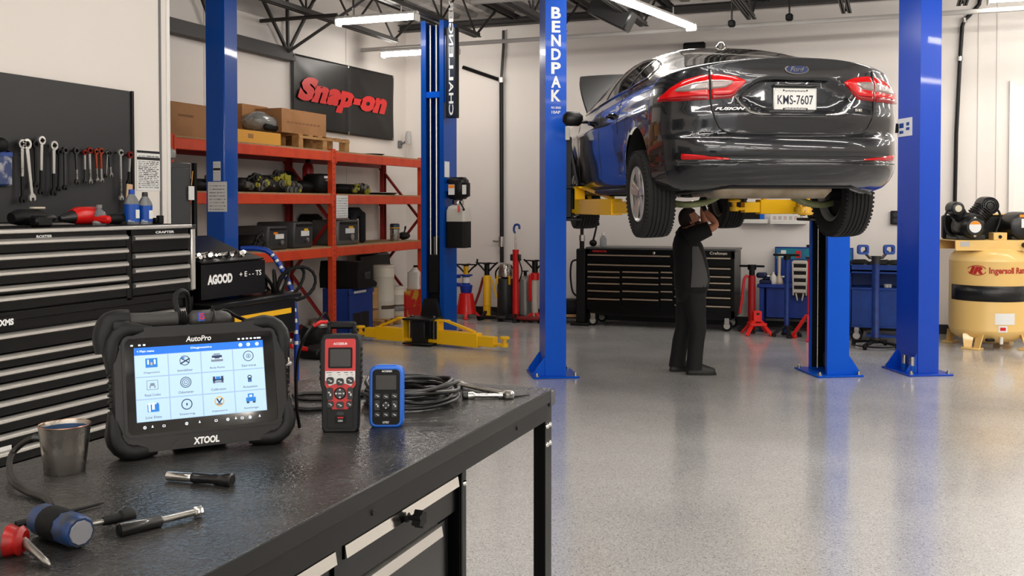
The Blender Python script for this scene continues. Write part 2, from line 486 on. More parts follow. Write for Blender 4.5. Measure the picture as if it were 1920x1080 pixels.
# ---------------------------------------------------------------- lighting rows
TUBE = mat('lit_fluorescent_tube', (1.0, .975, .94), .5, emis=LAMP)
HOUS = mat('white_lamp_housing', (.82, .81, .79), .4)
_LM = {}
def lamp(p0, p1, label, group=None, drop=True):
    p0, p1 = Vector(p0), Vector(p1); d = p1 - p0; L = d.length
    c = (p0 + p1) / 2
    t = T('strip_light', label, 'lamp', c, math.atan2(d.y, d.x), group)
    k = round(L, 3)
    if k not in _LM:
        b = MB(); b.prism([(-.035, .035), (.035, .035), (.03, .065), (-.03, .065)], -L / 2, L / 2, Matrix.Rotation(PI / 2, 4, 'Y') @ Matrix.Rotation(PI / 2, 4, 'Z'))
        b.cyl((-L * .3, 0, .06), (-L * .3, 0, .16), .008, n=6); b.cyl((L * .3, 0, .06), (L * .3, 0, .16), .008, n=6)
        h = b.mesh('housing', HOUS)
        b = MB(); b.lathe([(.042, -L / 2 + .03), (.042, L / 2 - .03)], (0, 0, .008), 'x', 12, a0=PI * .76, a1=2.24 * PI, caps=False)
        g = b.mesh('diffuser', TUBE)
        e = MB().box((L / 2 - .012, 0, -.01), (.024, .15, .09), .01).mesh('end_cap', HOUS)
        _LM[k] = (h, g, e)
    h, g, e = _LM[k]
    link('housing', h, t); link('diffuser', g, t); link('end_cap', e, t); link('end_cap', e, t, rot=(0, 0, PI))
    return t
Y1, Y2, ZL = 10.7, 13.25, 3.98
a, c_ = ony(632, 42, Y1), ony(783, 31, Y1)
lamp((a.x, Y1, ZL), (c_.x, Y1, ZL), 'lit white strip light between the two blue posts, the nearer of the pair')
a, c_ = ony(716, 103, Y2), ony(860, 92, Y2)
ZL2 = a.z
lamp((a.x, Y2, ZL2), (c_.x, Y2, ZL2), 'lit white strip light above the corner of the banner, farther of the pair')
a, c_ = onz(1090, -28, 4.0), onz(1297, 51, 4.0)
lamp(a, c_, 'long lit white strip light running diagonally above the lifted dark car')
p = ony(1895, 2, 13.0)
lamp((p.x - .25, 13.0, p.z + .03), (p.x + 1.6, 13.0, p.z + .03), 'lit strip light at the edge of the view above the tan compressor')
# unseen lamps overhead and behind the camera, rows added to brighten the back wall
for ix, x in enumerate((-1.5, 1.4, 4.3, 7.2)):
    for iy, y in enumerate((-6.0, -2.8, .4, 3.6, 6.6, 9.2)):
        lamp((x - 1.15, y, 3.98), (x + 1.15, y, 3.98), 'white strip light hung from the joists, added outside the view', 'strip lights over the bays')
for x in (3.6, 6.6):
    for y in (10.4, 12.9):
        lamp((x - 1.15, y, 3.98), (x + 1.15, y, 3.98), 'white strip light hung from the joists, added outside the view', 'strip lights over the bays')
# conduits carrying the rows
PIPE = mat('pale_conduit', (.72, .71, .69), .4)
a = ony(885, 21, Y1)
MB().tube([(a.x, Y1, ZL + .12), (XR - .3, Y1, ZL + .12)], .035, 8).build('conduit', PIPE, label='pale round conduit carrying the nearer lamp row across the joists', cat='pipe')
MB().tube([(XL + .05, Y1, ZL + .09), (ony(632, 42, Y1).x, Y1, ZL + .09)], .025, 8).build('conduit', JOIST, label='dark thin conduit running from the left wall to the nearer strip light', cat='pipe')
MB().tube([(XL + .05, Y2, ZL2 + .09), (XR - .3, Y2, ZL2 + .09)], .03, 8).build('conduit', PIPE, label='pale long conduit along the top of the back wall', cat='pipe')
# small ceiling fittings hanging over the car
for px_, py_, lb in ((1372, 40, 'black small sensor box hanging from a joist above the car roof'), (1480, 28, 'dark small bracket hanging from the conduit near the rightmost bay post')):
    p = ony(px_, py_, 12.9)
    t = T('hanging_fitting', lb, 'fitting', (p.x, 12.9, p.z - .07))
    MB().box((0, 0, .04), (.09, .09, .09), .02).build('body', BLKM, t)
    MB().cyl((0, 0, .085), (0, 0, ZC + .02 - p.z + .07), .012, n=8).build('stem', JOIST, t)
p = ony(1148, 25, 12.2)
t = T('unit_heater', 'grey flat duct panel tilted among the joists left of the long strip light', 'duct', (p.x, 12.2, p.z))
MB().box((0, 0, 0), (.55, .3, .26), .02, Matrix.Rotation(R(28), 3, 'Y')).build('casing', DSTEEL, t)
MB().cyl((0, 0, .1), (0, 0, .55), .012, n=6).build('hanger', JOIST, t)
# ================================================================ the workbench in front
ZB = 1.2
def bench_material():
    m = bpy.data.materials.new('black_hammered_laminate'); m.use_nodes = True
    nt = m.node_tree; b = nt.nodes['Principled BSDF']; N = nt.nodes.new; L = nt.links.new
    tc = N('ShaderNodeTexCoord')
    n = N('ShaderNodeTexNoise'); n.inputs['Scale'].default_value = 90; n.inputs['Detail'].default_value = 3; n.inputs['Distortion'].default_value = .8
    L(tc.outputs['Object'], n.inputs['Vector'])
    n2 = N('ShaderNodeTexNoise'); n2.inputs['Scale'].default_value = 6; n2.inputs['Detail'].default_value = 5
    L(tc.outputs['Object'], n2.inputs['Vector'])
    r = N('ShaderNodeValToRGB'); r.color_ramp.elements[0].color = lin((.16, .157, .153)); r.color_ramp.elements[1].color = lin((.24, .235, .23))
    r.color_ramp.elements[0].position = .4; r.color_ramp.elements[1].position = .65
    L(n2.outputs['Fac'], r.inputs[0]); L(r.outputs[0], b.inputs['Base Color'])
    mr = N('ShaderNodeMapRange'); mr.inputs['From Min'].default_value = .35; mr.inputs['From Max'].default_value = .65
    mr.inputs['To Min'].default_value = .19; mr.inputs['To Max'].default_value = .28
    L(n2.outputs['Fac'], mr.inputs['Value']); L(mr.outputs[0], b.inputs['Roughness'])
    bp = N('ShaderNodeBump'); bp.inputs['Strength'].default_value = .7; bp.inputs['Distance'].default_value = .004
    L(n.outputs['Fac'], bp.inputs['Height']); L(bp.outputs[0], b.inputs['Normal'])
    return m
BX0, BX1, BY0, BY1 = -1.75, -.956, .35, 2.85
t = T('workbench', 'black steel workbench with a glossy hammered top, standing in the foreground', 'workbench', (0, 0, 0))
MB().bb(BX0, BX1, BY0, BY1, ZB - .034, ZB, .005).build('worktop', bench_material(), t)
MB().bb(BX1 - .003, BX1 + .0012, BY0, BY1 - .046, ZB - .034, ZB + .0006, .0008).build('edge_band', mat('black_edge_band', (.07, .07, .073), .35, spec=.25), t)
APR = mat('black_apron_steel', (.06, .06, .063), .45, spec=.25)
b = MB(); b.bb(BX1 - .012, BX1 - .004, BY0 + .01, BY1 - .05, ZB - .085, ZB - .034); b.bb(BX1 - .05, BX1 - .012, BY0 + .01, BY1 - .05, ZB - .09, ZB - .08)
b.bb(BX0 + .004, BX0 + .012, BY0 + .01, BY1 - .01, ZB - .085, ZB - .034); b.bb(BX0 + .02, BX1 - .05, BY1 - .012, BY1 - .004, ZB - .085, ZB - .034); b.bb(BX0 + .02, BX1 - .02, BY0 + .004, BY0 + .012, ZB - .085, ZB - .034)
b.build('apron', APR, t)
MB().bb(BX1 - .05, BX1 + .002, BY1 - .045, BY1 + .002, ZB - .05, ZB - .001, .004).build('corner_plate', mat('blue_black_steel', (.06, .09, .16), .35, coat=.3), t, label='dark blue corner cap')
lm = MB(); lm.bb(-.005, .0, -.055, 0, 0, ZB - .034); lm.bb(-.055, -.005, -.005, 0, 0, ZB - .034)
lm.bb(-.06, .005, -.06, .005, 0, .006)
LM = lm.mesh('leg', BLKS)
for x, y, rz in ((BX1 - .008, BY1 - .008, 0), (BX0 + .008, BY1 - .008, PI / 2), (BX0 + .008, BY0 + .008, PI), (BX1 - .008, BY0 + .008, -PI / 2)):
    link('leg', LM, t, (x, y, 0), (0, 0, rz))
bm_ = MB().lathe([(.0001, .007), (.005, .006), (.0075, .002), (.008, 0)], ax='x', n=10).mesh('bolt', CHROME)
for dy, dz in ((-.015, -.105), (-.042, -.105), (-.015, -.16), (-.042, -.16)):
    link('bolt', bm_, t, (BX1 - .008, BY1 - .008 + dy, ZB + dz))
hm = MB().lathe([(.0001, .003), (.005, .0035), (.008, 0)], ax='x', n=10).mesh('bolt', BLK)
for py_ in (702, 972 ):
    q = onx(py_, 900, BX1)
    link('bolt', hm, t, (BX1 - .004, q.y, ZB - .055))
# drawer cabinet slung under the bench
CX, CT = -.995, 1.112
cy1 = 2.262
t = T('drawer_cabinet', 'black drawer cabinet with chrome drawer pulls and round knobs under the workbench', 'cabinet', (0, 0, 0))
b = MB(); cy0 = .75; cdiv = 1.665
b.bb(CX - .62, CX, cy1 - .02, cy1, .02, CT, .004); b.bb(CX - .62, CX, cy0, cy0 + .02, .02, CT, .004)
b.bb(CX - .62, CX - .6, cy0, cy1, .02, CT); b.bb(CX - .62, CX - .004, cy0, cy1, CT - .016, CT, .003); b.bb(CX - .6, CX, cy0 + .02, cy1 - .02, .02, .12)
b.bb(CX - .6, CX - .002, cdiv - .014, cdiv + .014, .1, CT - .016); b.bb(CX - .55, CX - .04, cy0 + .02, cy1 - .02, .1, .12)
b.build('carcass', BLK, t)
MB().bb(CX, CX + .006, cy1 - .026, cy1, .02, CT, .002).build('edge_strip', BLKS, t)
link('bolt', bm_, t, (CX + .006, cy1 - .013, CT - .045))
knob = MB()
knob.cyl((0, 0, 0), (.028, 0, 0), .006, n=8); knob.lathe([(.011, .0), (.011, .006), (.006, .01)], ax='x', n=12)
knob.prism([( (.017 + .003 * math.cos(6 * a)) * math.cos(a), (.017 + .003 * math.cos(6 * a)) * math.sin(a)) for a in [2 * PI * i / 36 for i in range(36)]], .022, .042, Matrix.Rotation(PI / 2, 4, 'Y'))
KM = knob.mesh('knob', BLKM)
def under_drawer(y0, y1, z0, z1, barw, kz=None, ky=None, inset=0.):
    d = MB().bb(CX - .5, CX - .008 - inset, y0, y1, z0, z1, .003).build('drawer', BLK if inset == 0 else mat('black_smoked_panel', (.04, .04, .043), .2, spec=.3), t)
    MB().prism([(0, 0), (.016, .006), (.012, .03), (0, .034)], y0 + .004, y1 - barw, Matrix(((1, 0, 0, CX - .01 - inset), (0, 0, 1, 0), (0, 1, 0, z1 - .035), (0, 0, 0, 1)))).build('pull', CHROME if inset == 0 else ALU, d)
    if kz: link('knob', KM, d, (CX - .002 - inset, ky, kz))
kn1 = onx(786, 941, CX + .03); kn2 = onx(580, 1062, CX + .03)
under_drawer(cdiv + .016, cy1 - .022, 1.0, 1.095, .02, 1.068, kn1.y)
under_drawer(cdiv + .016, cy1 - .05, .56, .992, .06, inset=.012)
under_drawer(cdiv + .016, cy1 - .05, .14, .55, .06, inset=.012)
under_drawer(cy0 + .022, cdiv - .016, 1.0, 1.095, .0, 1.068, kn2.y)
under_drawer(cy0 + .022, cdiv - .016, .56, .992, .04, inset=.012)
under_drawer(cy0 + .022, cdiv - .016, .14, .55, .04, inset=.012)

# ================================================================ diagnostic tablet
pa, pb = onz(222, 868, ZB), onz(540, 831, ZB)
W = .395; H = .292
yaw_t = math.atan2(pb.y - pa.y, pb.x - pa.x)
TM = frame((pa + pb) / 2, yaw_t, R(13), 0)
t = T('diagnostic_tablet', 'rugged black diagnostic tablet with lit blue tile screen and carry handle on the workbench', 'tablet', M=TM)
TBLK = mat('tablet_rubber', (.06, .06, .062), .5, spec=.35, bump=(300, .12, .0008))
TFR = mat('tablet_frame_plastic', (.085, .085, .09), .28, spec=.4)
WT = mat('white_print', (.93, .93, .93), .5)
b = MB()
b.prism(rrect(W - .03, H - .03, .03, 6, 0, H / 2 + .005), -.045, -.004)
b.build('back_shell', TBLK, t)
b = MB()
o_, i_ = rrect(W - .022, H - .02, .035, 6, 0, H / 2 + .005), rrect(W - .07, H - .085, .012, 6, 0, H / 2 + .012)
b.ring(o_, i_, -.02, .004)
o2, i2 = rrect(W - .055, H - .07, .016, 6, 0, H / 2 + .012), rrect(W - .068, H - .083, .012, 6, 0, H / 2 + .012)
b.ring(o2, i2, .0, .0075)
b.build('front_frame', TFR, t)
MB().prism(rrect(W - .069, H - .084, .012, 6, 0, H / 2 + .012), -.01, .003).build('screen_glass', GLASSD, t)
def bumper(sx, sy):
    g = MB(); n = 14
    # rounded rubber corner boot swept round the corner
    path = []
    cx, cy = sx * (W / 2 - .05), H / 2 + .005 + sy * (H / 2 - .055)
    path.append((cx - sx * .045, cy + sy * .042))
    for k in range(9):
        a = PI / 2 * (1 - k / 8)
        path.append((cx + sx * .042 * math.cos(a), cy + sy * .042 * math.sin(a)))
    path.append((cx + sx * .042, cy - sy * .05))
    rows = []
    for i, (x, y) in enumerate(path):
        s_ = .55 if i in (0, len(path) - 1) else 1.0 + .05 * (i % 2)
        px0, py0 = path[max(0, i - 1)]; px1, py1 = path[min(len(path) - 1, i + 1)]
        tx, ty = px1 - px0, py1 - py0; l = math.hypot(tx, ty); nx, ny = ty / l, -tx / l
        if (nx * sx + ny * sy) < 0: nx, ny = -nx, -ny
        row = []
        for k in range(10):
            an = 2 * PI * k / 10
            u = math.copysign(abs(math.cos(an)) ** .7, math.cos(an)); v = math.copysign(abs(math.sin(an)) ** .7, math.sin(an))
            row.append((x + nx * .018 * s_ * u, y + ny * .018 * s_ * u, -.018 + .030 * s_ * v))
        rows.append(row)
    g.grid(rows, closed=True); g.add(rows[0], [tuple(range(10))]); g.add(rows[-1], [tuple(range(10))[::-1]])
    g.build('corner_bumper', TBLK, t, ang=60)
for sx in (-1, 1):
    for sy in (-1, 1): bumper(sx, sy)
for sx in (-1, 1):                                    # side grips with ribs
    g = MB(); g.box((sx * (W / 2 - .012), H / 2, -.018), (.016, H * .55, .042), .006)
    for k in range(9): g.box((sx * (W / 2 - .004), H / 2 - .055 + .0135 * k, -.018), (.008, .006, .036), .002)
    g.build('side_grip', TBLK, t)
g = MB(); g.prism([(-.075, .0), (.075, 0), (.06, .02), (-.06, .02)], .002, .0062, Matrix.Translation((0, .018, 0))); g.build('brand_plate', TFR, t)
text('logo', 'XTOOL', .056, .0155, WT, t, (.0, .0285, .0068), bold=.045, shear=.12)
text('logo', 'AutoPro', .056, .0125, WT, t, (-.005, H - .037, .0034), bold=.02, shear=.2)
# lit screen
SX0, SX1, SY0, SY1 = -.144, .140, .080, H - .050
HB = .0165
def emat(n, c, e): return mat(n, c, .4, emis=e)
SCB = emat('lit_header_blue', (.06, .40, .83), .6)
SCT = emat('lit_tile_pale_blue', (.68, .80, .90), .42)
SCG = emat('lit_tile_gap', (.58, .70, .82), .36)
SCK = emat('lit_dark_icon', (.12, .20, .33), .4)
SCM = emat('lit_mid_blue_icon', (.10, .42, .72), .7)
SCW = emat('lit_white_icon', (.92, .95, 1.0), .8)
SCY = emat('lit_tan_icon', (.75, .62, .35), .6)
SCGY = emat('lit_grey_icon', (.42, .47, .54), .5)
sc_ = MB().bb(SX0, SX1, SY0, SY1 - HB, .0031, .0033).build('screen', SCG, t)
MB().bb(SX0, SX1, SY1 - HB, SY1, .0031, .0035).build('header_bar', SCB, sc_)
tw, th = (SX1 - SX0) / 4, (SY1 - HB - SY0) / 3
names = ['Diagnostics', 'Immobilizer', 'Body Reset', 'Service', 'Read Codes', 'Odometer', 'Calibration', 'Actuation', 'Live Data', 'Steering', 'Injectors', 'Settings']
tm = MB().bb(-tw / 2 + .0012, tw / 2 - .0012, -th / 2 + .0012, th / 2 - .0012, .0033, .0037).mesh('tile', SCT)
def icon(k, cx, cy):
    q = MB(); z = .0038
    Mx = Matrix.Translation((cx, cy + .006, 0))
    def rg(r1, r2, m=0):
        q.cur = m; q.ring(circ(r1, 20), circ(r2, 20), z, z + .0003, Mx)
    def bx(x, y, w_, h_, m=0):
        q.cur = m; q.box((cx + x, cy + .006 + y, z + .0002), (w_, h_, .0004 + .0001 * m))
    if k == 0: bx(0, 0, .025, .02, 1); bx(-.007, .002, .003, .010, 2); bx(.007, .002, .003, .010, 2); bx(0, -.002, .004, .006, 3)
    elif k == 1: rg(.011, .0095); q.cur = 0; q.bar((cx - .010, cy - .001, z), (cx + .011, cy + .010, z), .003, .0004); q.bar((cx - .009, cy + .012, z), (cx + .01, cy + .0, z), .0022, .0004); bx(-.004, .006, .008, .003, 1)
    elif k == 2: bx(0, .003, .022, .007); bx(0, -.005, .026, .005, 4); bx(0, .009, .014, .003, 4); bx(-.008, -.001, .004, .004, 2); bx(.008, -.001, .004, .004, 2)
    elif k == 3: rg(.012, .0105); rg(.005, .004); bx(0, 0, .002, .004)
    elif k == 4: q.cur = 4; q.ring(rrect(.024, .021, .002, 3), rrect(.022, .019, .002, 3), z, z + .0003, Mx); bx(0, .001, .009, .006, 4); bx(-.005, -.004, .002, .006, 4); bx(.005, -.004, .002, .006, 4)
    elif k == 5: rg(.012, .0105); rg(.0085, .0065, 4); rg(.004, .003)
    elif k == 6: bx(0, .0, .024, .004); bx(-.009, .0, .005, .015); bx(.009, 0, .005, .015); bx(0, .004, .01, .006, 1); bx(0, -.005, .018, .003, 4)
    elif k == 7: rg(.005, .003); bx(0, -.006, .008, .010, 0); bx(0, -.008, .004, .004, 1)
    elif k == 8: bx(0, -.002, .024, .016, 1); bx(-.008, 0, .004, .018, 2); bx(0, .002, .005, .014, 2); bx(.009, .004, .004, .01, 1)
    elif k == 9: rg(.012, .0100); bx(0, 0, .003, .005)
    elif k == 10: rg(.011, .0085, 3); q.cur = 0; q.bar((cx - .005, cy + .012, z), (cx + .001, cy + .001, z), .003, .0005); q.bar((cx + .006, cy + .012, z), (cx - .001, cy + .001, z), .003, .0005); bx(0, -.006, .012, .004, 4)
    else: bx(0, -.002, .022, .009, 1); bx(0, .007, .013, .008, 1); bx(-.007, -.008, .006, .005); bx(.007, -.008, .006, .005); bx(0, .006, .006, .004, 2)
    q.build('icon', [SCK, SCM, SCW, SCY, SCGY], t, smooth=False)
for r_ in range(3):
    for c in range(4):
        cx, cy = SX0 + tw * (c + .5), SY1 - HB - th * (r_ + .5)
        link('tile', tm, t, (cx, cy, 0)); icon(r_ * 4 + c, cx, cy)
        text('tile_caption', names[r_ * 4 + c], .033, .0052, SCK, t, (cx, cy - .0155, .0039))
text('header_title', 'Diagnostics', .046, .006, SCW, t, (.0, SY1 - HB / 2, .0038))
text('header_title', '< Main menu', .036, .005, SCW, t, (SX0 + .024, SY1 - HB / 2, .0038))
q = MB()
for k, x in enumerate((.088, .106, .126)):
    q.ring(circ(.0042, 14, x, SY1 - HB / 2), circ(.003, 14, x, SY1 - HB / 2), .0036, .0039); q.box((x, SY1 - HB / 2, .0038), (.003 if k else .006, .003, .0003))
for k in range(9):                                      # status line and navigation symbols
    x = (.085, .095, .104, .113, .122, .131, SX0 - .004, SX0 + .012, SX0 + .022)[k]
    q.box((x, SY1 + .0055, .0034), (.005 if k != 5 else .009, .0034, .0004))
for k, x in enumerate((-.128, -.112, -.088, -.04, -.012, .024, .05, .068, .082, .10, .122)):
    q.cur = 0
    if k % 3 == 0: q.ring(circ(.0034, 12, x, .068), circ(.0024, 12, x, .068), .0032, .0036); q.box((x, .068, .0034), (.0014, .003, .0004))
    elif k % 3 == 1: q.box((x, .0675, .0034), (.004, .0016, .0004)); q.box((x, .070, .0034), (.0016, .003, .0004))
    else: q.ring(rrect(.006, .005, .001, 2, x, .068), rrect(.0044, .0034, .001, 2, x, .068), .0032, .0036)
q.build('screen_symbols', SCW, t, smooth=False, kind='stuff')
# handle with the plugged connector on top
HG = mat('handle_grey_plastic', (.20, .195, .19), .5, bump=(250, .12, .0006))
hy = H + .012
g = MB(); g.tube(spline([(-W / 2 - .004, H - .055, -.02), (-W / 2 - .004, H - .02, -.02), (-W / 2 + .012, hy, -.02), (-W / 2 + .05, hy + .004, -.02)], 5), [.019, .02, .021, .022, .023, .024, .025, .025, .025, .0255, .025, .024, .024, .024, .0235, .023], 12)
g.box((-W / 2 + .03, H + .0, .002), (.04, .026, .012), .005)
g.build('handle_joint', TBLK, t, ang=50)
MB().lathe([(.018, -W / 2 + .04), (.019, -W / 2 + .05), (.0175, -.06), (.0175, -.045)], (0, hy, -.02), 'x', 14).build('handle_tube', HG, t)
g = MB()
for k in range(4): g.lathe([(.0165, 0), (.019, .002), (.0165, .005)], (-.045 + .005 * k, hy, -.02), 'x', 14)
g.build('strain_relief', BLKM, t)
vc = MB().box((.012, hy - .002, -.019), (.07, .038, .036), .012).build('connector', HG, t, ang=60)
MB().ball((.048, hy - .003, -.019), (.03, .018, .017), 14, 8).build('connector_cap', HG, vc)
MB().box((.004, hy + .0, .0), (.016, .02, .002)).build('connector_badge', mat('blue_print', (.10, .25, .55), .5), vc)
text('connector_text', 'IS', .012, .015, mat('red_print', (.75, .12, .12), .5), vc, (.006, hy + .001, .0015), bold=.02)
MB().tube(spline([(.03, hy + .019, -.03), (.033, hy + .012, .001), (.031, hy - .015, .001)], 5), .0022, 6).build('connector_strap', BLKM, vc)
MB().tube(spline([(-.038, hy + .008, -.02), (-.046, hy + .03, -.022), (-.044, hy + .055, -.026), (-.028, hy + .066, -.035), (-.012, hy + .058, -.06), (-.005, hy + .02, -.09)], 6), .0065, 8).build('connector_lead', BLKM, t)
MB().tube(spline([(.05, hy + .012, -.03), (.07, hy + .016, -.04), (.1, hy + .0, -.05), (.15, hy - .02, -.06), (.20, hy - .035, -.075), (.22, hy - .1, -.085)], 6), .0045, 8).build('tablet_lead', BLK, t)
MB().box((W / 2 + .004, H - .10, -.012), (.006, .012, .006), .002).build('side_switch', STEEL, t)
# rest bar behind that holds the tablet up
MB().bar((0, .03, -.045), (0, .004, -.135), .12, .008, .002).build('kick_stand', TBLK, t)

# ================================================================ handheld testers
def hand_tester(name, label, pxl, pxr, py, w, h, d_, yaw, lean):
    p = (onz(pxl, py, ZB) + onz(pxr, py, ZB)) / 2
    return T(name, label, 'tester', M=frame((p.x, p.y, ZB), yaw, lean))
KEYM = mat('key_black_rubber', (.09, .09, .095), .4, coat=.2)
KEYP = mat('key_print', (.75, .75, .75), .6)
RP = mat('red_face_plate', (.74, .13, .13), .35, coat=.2)
SIL = mat('silver_band', (.78, .77, .76), .35, .4)
LCD = mat('dark_lcd', (.13, .135, .14), .12, coat=.5)
w_, h_ = .094, .238
t = hand_tester('handheld_tester', 'tall black handheld tester with a red face, beside the tablet', 602, 673, 811, w_, h_, .04, YAW + R(3), R(5))
outl = [(-.038, 0), (.038, 0), (.044, .008), (.045, .10), (.049, .118), (.049, .222), (.043, .236), (.036, .238), (-.036, .238), (-.043, .236), (-.049, .222), (-.049, .118), (-.045, .10), (-.044, .008)]
g = MB(); g.prism(outl, -.042, -.004); k_ = [(x * .94, .119 + (y - .119) * .975) for x, y in outl]
n_ = len(outl); g.add([(x, y, -.004) for x, y in outl] + [(x, y, .001) for x, y in k_], [(i, (i + 1) % n_, n_ + (i + 1) % n_, n_ + i) for i in range(n_)] + [tuple(range(n_, 2 * n_))])
g.build('housing', TBLK, t)
g = MB()
for sx in (-1, 1):
    for k in range(6): g.box((sx * .049, .13 + .014 * k, -.02), (.004, .009, .034), .0015)
g.build('grip_ribs', RUB, t, kind='stuff')
fp = [(-.034, .226), (-.037, .222), (-.037, .115), (-.030, .104), (-.028, .066), (-.022, .062), (-.018, .056), (.018, .056), (.022, .062), (.028, .066), (.030, .104), (.037, .115), (.037, .222), (.034, .226)]
MB().prism(fp, .0005, .0028).build('face_plate', RP, t)
MB().prism([(-.036, .148), (-.036, .126), (-.026, .112), (-.012, .118), (.012, .118), (.026, .112), (.036, .126), (.036, .148)][::1], .0025, .0034).build('silver_band', SIL, t)
g = MB(); g.ring(rrect(.058, .05, .003, 3, 0, .18), rrect(.05, .042, .002, 3, 0, .18), .002, .0045); g.build('screen_surround', BLKM, t)
MB().prism(rrect(.051, .043, .002, 3, 0, .18), .0022, .0034).build('screen', LCD, t)
text('logo', 'ACCESSUR', .034, .0055, WT, t, (0, .214, .0031), bold=.02)
g = MB()
for x, w2 in ((-.027, .014), (-.004, .008), (.014, .01), (.027, .006)):
    g.box((x, .1445, .0036), (w2, .0014, .0004)); g.box((x + .002, .139, .0036), (w2 * .6, .001, .0004))
g.build('band_print', INK, t)
def key(x, y, w2, h2, r, par=t):
    kk = MB().prism(rrect(w2, h2, r, 4, x, y), .002, .0072).build('key', KEYM, par)
    g = MB(); g.box((x - w2 * .12, y + h2 * .1, .0074), (w2 * .32, h2 * .12, .0005)); g.box((x + w2 * .12, y - h2 * .08, .0074), (w2 * .28, h2 * .2, .0005)); g.build('key_print', KEYP, kk)
for x in (-.024, 0, .024): key(x, .1235 + (0.002 if x else -.001), .018, .017, .006)
for x in (-.0245, .0245): key(x, .094, .0145, .03, .006); key(x * .93, .0685, .015, .015, .005)
key(0, .0665, .018, .016, .005)
kk = MB().lathe([(.0001, .0085), (.012, .008), (.0145, .005), (.0145, .002)], (0, .0945, 0), 'z', 24).build('rocker_key', KEYM, t)
g = MB()
for a in range(4): g.box((.009 * math.cos(a * PI / 2), .0945 + .009 * math.sin(a * PI / 2), .0086), (.004, .004, .0006))
g.box((0, .0945, .0088), (.008, .003, .0006)); g.build('key_print', KEYP, kk)
MB().prism(rrect(.018, .009, .004, 4, .001, .046), .0, .004).build('lower_key', KEYM, t)
pl = MB().prism(rrect(.026, .017, .003, 4, .001, .031), .0, .003).build('lower_plate', BLKM, t)
g = MB(); g.box((.001, .036, .0032), (.014, .003, .0006)); g.build('red_mark', mat('red_print', (.75, .12, .12), .5), pl)
text('key_print', 'OBD', .012, .005, KEYP, pl, (.001, .0285, .0033), bold=.02)
g = MB(); g.ring(rrect(.062, .052, .006, 4, 0, .036), rrect(.060, .050, .006, 4, 0, .036), .0005, .0016); g.build('lower_panel_line', BLK, t)
# plugs and lead on its top
for x in (-.03, .032): MB().lathe([(.007, .236), (.0075, .243), (.0055, .245), (.0055, .252), (.004, .254), (.004, .262)], (x, 0, -.02), 'y', 12).build('socket', BLKM, t)
MB().box((.0, .258, -.028), (.07, .018, .02), .005).build('plug_body', BLKM, t)
MB().tube(spline([(-.03, .262, -.02), (-.045, .268, -.02), (-.075, .25, -.015), (-.10, .2, -.01), (-.108, .14, -.01), (-.106, .06, -.01), (-.1, .01, -.02)], 6), .0042, 8).build('test_lead', BLK, t)
MB().tube(spline([(-.034, .266, -.02), (-.05, .266, -.0195), (-.068, .257, -.017)], 5), .0050, 8).build('lead_sleeve', mat('red_rubber', (.75, .10, .10), .5), t, label='red lead sleeve')
t = hand_tester('handheld_reader', 'small blue-cased handheld reader with black keypad, beside the red tester', 694, 754, 802, .085, .155, .03, YAW + R(1), R(4))
BCASE = mat('bright_blue_case', (.04, .38, .80), .35, coat=.2)
w2, h2 = .085, .152
g = MB()
g.prism(rrect(w2, h2, .017, 6, 0, h2 / 2), -.03, -.003)
a_, b_ = rrect(w2, h2, .017, 6, 0, h2 / 2), rrect(w2 - .008, h2 - .008, .014, 6, 0, h2 / 2)
n_ = len(a_); g.add([(x, y, -.003) for x, y in a_] + [(x, y, .003) for x, y in b_], [(i, (i + 1) % n_, n_ + (i + 1) % n_, n_ + i) for i in range(n_)] + [tuple(range(n_, 2 * n_))])
g.box((0, h2, -.012), (.05, .004, .02), .0015)
g.build('case', BCASE, t, ang=30)
MB().prism(rrect(w2 - .017, h2 - .016, .011, 5, 0, h2 / 2), .002, .0042).build('face_plate', BLKM, t)
MB().prism(rrect(.06, .043, .003, 3, 0, .113), .004, .0052).build('screen_surround', BLK, t)
MB().prism(rrect(.05, .035, .001, 2, 0, .112), .005, .0056).build('screen', LCD, t)
text('logo', 'ACCENEX', .026, .0048, WT, t, (.002, .1395, .0046), bold=.02)
text('logo', 'LOYELY', .016, .005, WT, t, (0, .014, .0046), bold=.02)
def key2(x, y, a, b_): key(x, y, a, b_, .003, t)
for x in (-.021, 0, .021):
    key2(x, .079 - (.0015 if x == 0 else 0), .015, .012)
    key2(x, .033, .0145, .012)
for x in (-.0215, .0215): key2(x, .056, .0135, .024)
kk = MB().lathe([(.0001, .0078), (.009, .0074), (.0105, .005), (.0105, .002)], (0, .056, 0), 'z', 20).build('rocker_key', KEYM, t)
g = MB()
for a in range(4): g.box((.0065 * math.cos(a * PI / 2), .056 + .0065 * math.sin(a * PI / 2), .0078), (.003, .003, .0006))
g.build('key_print', KEYP, kk)

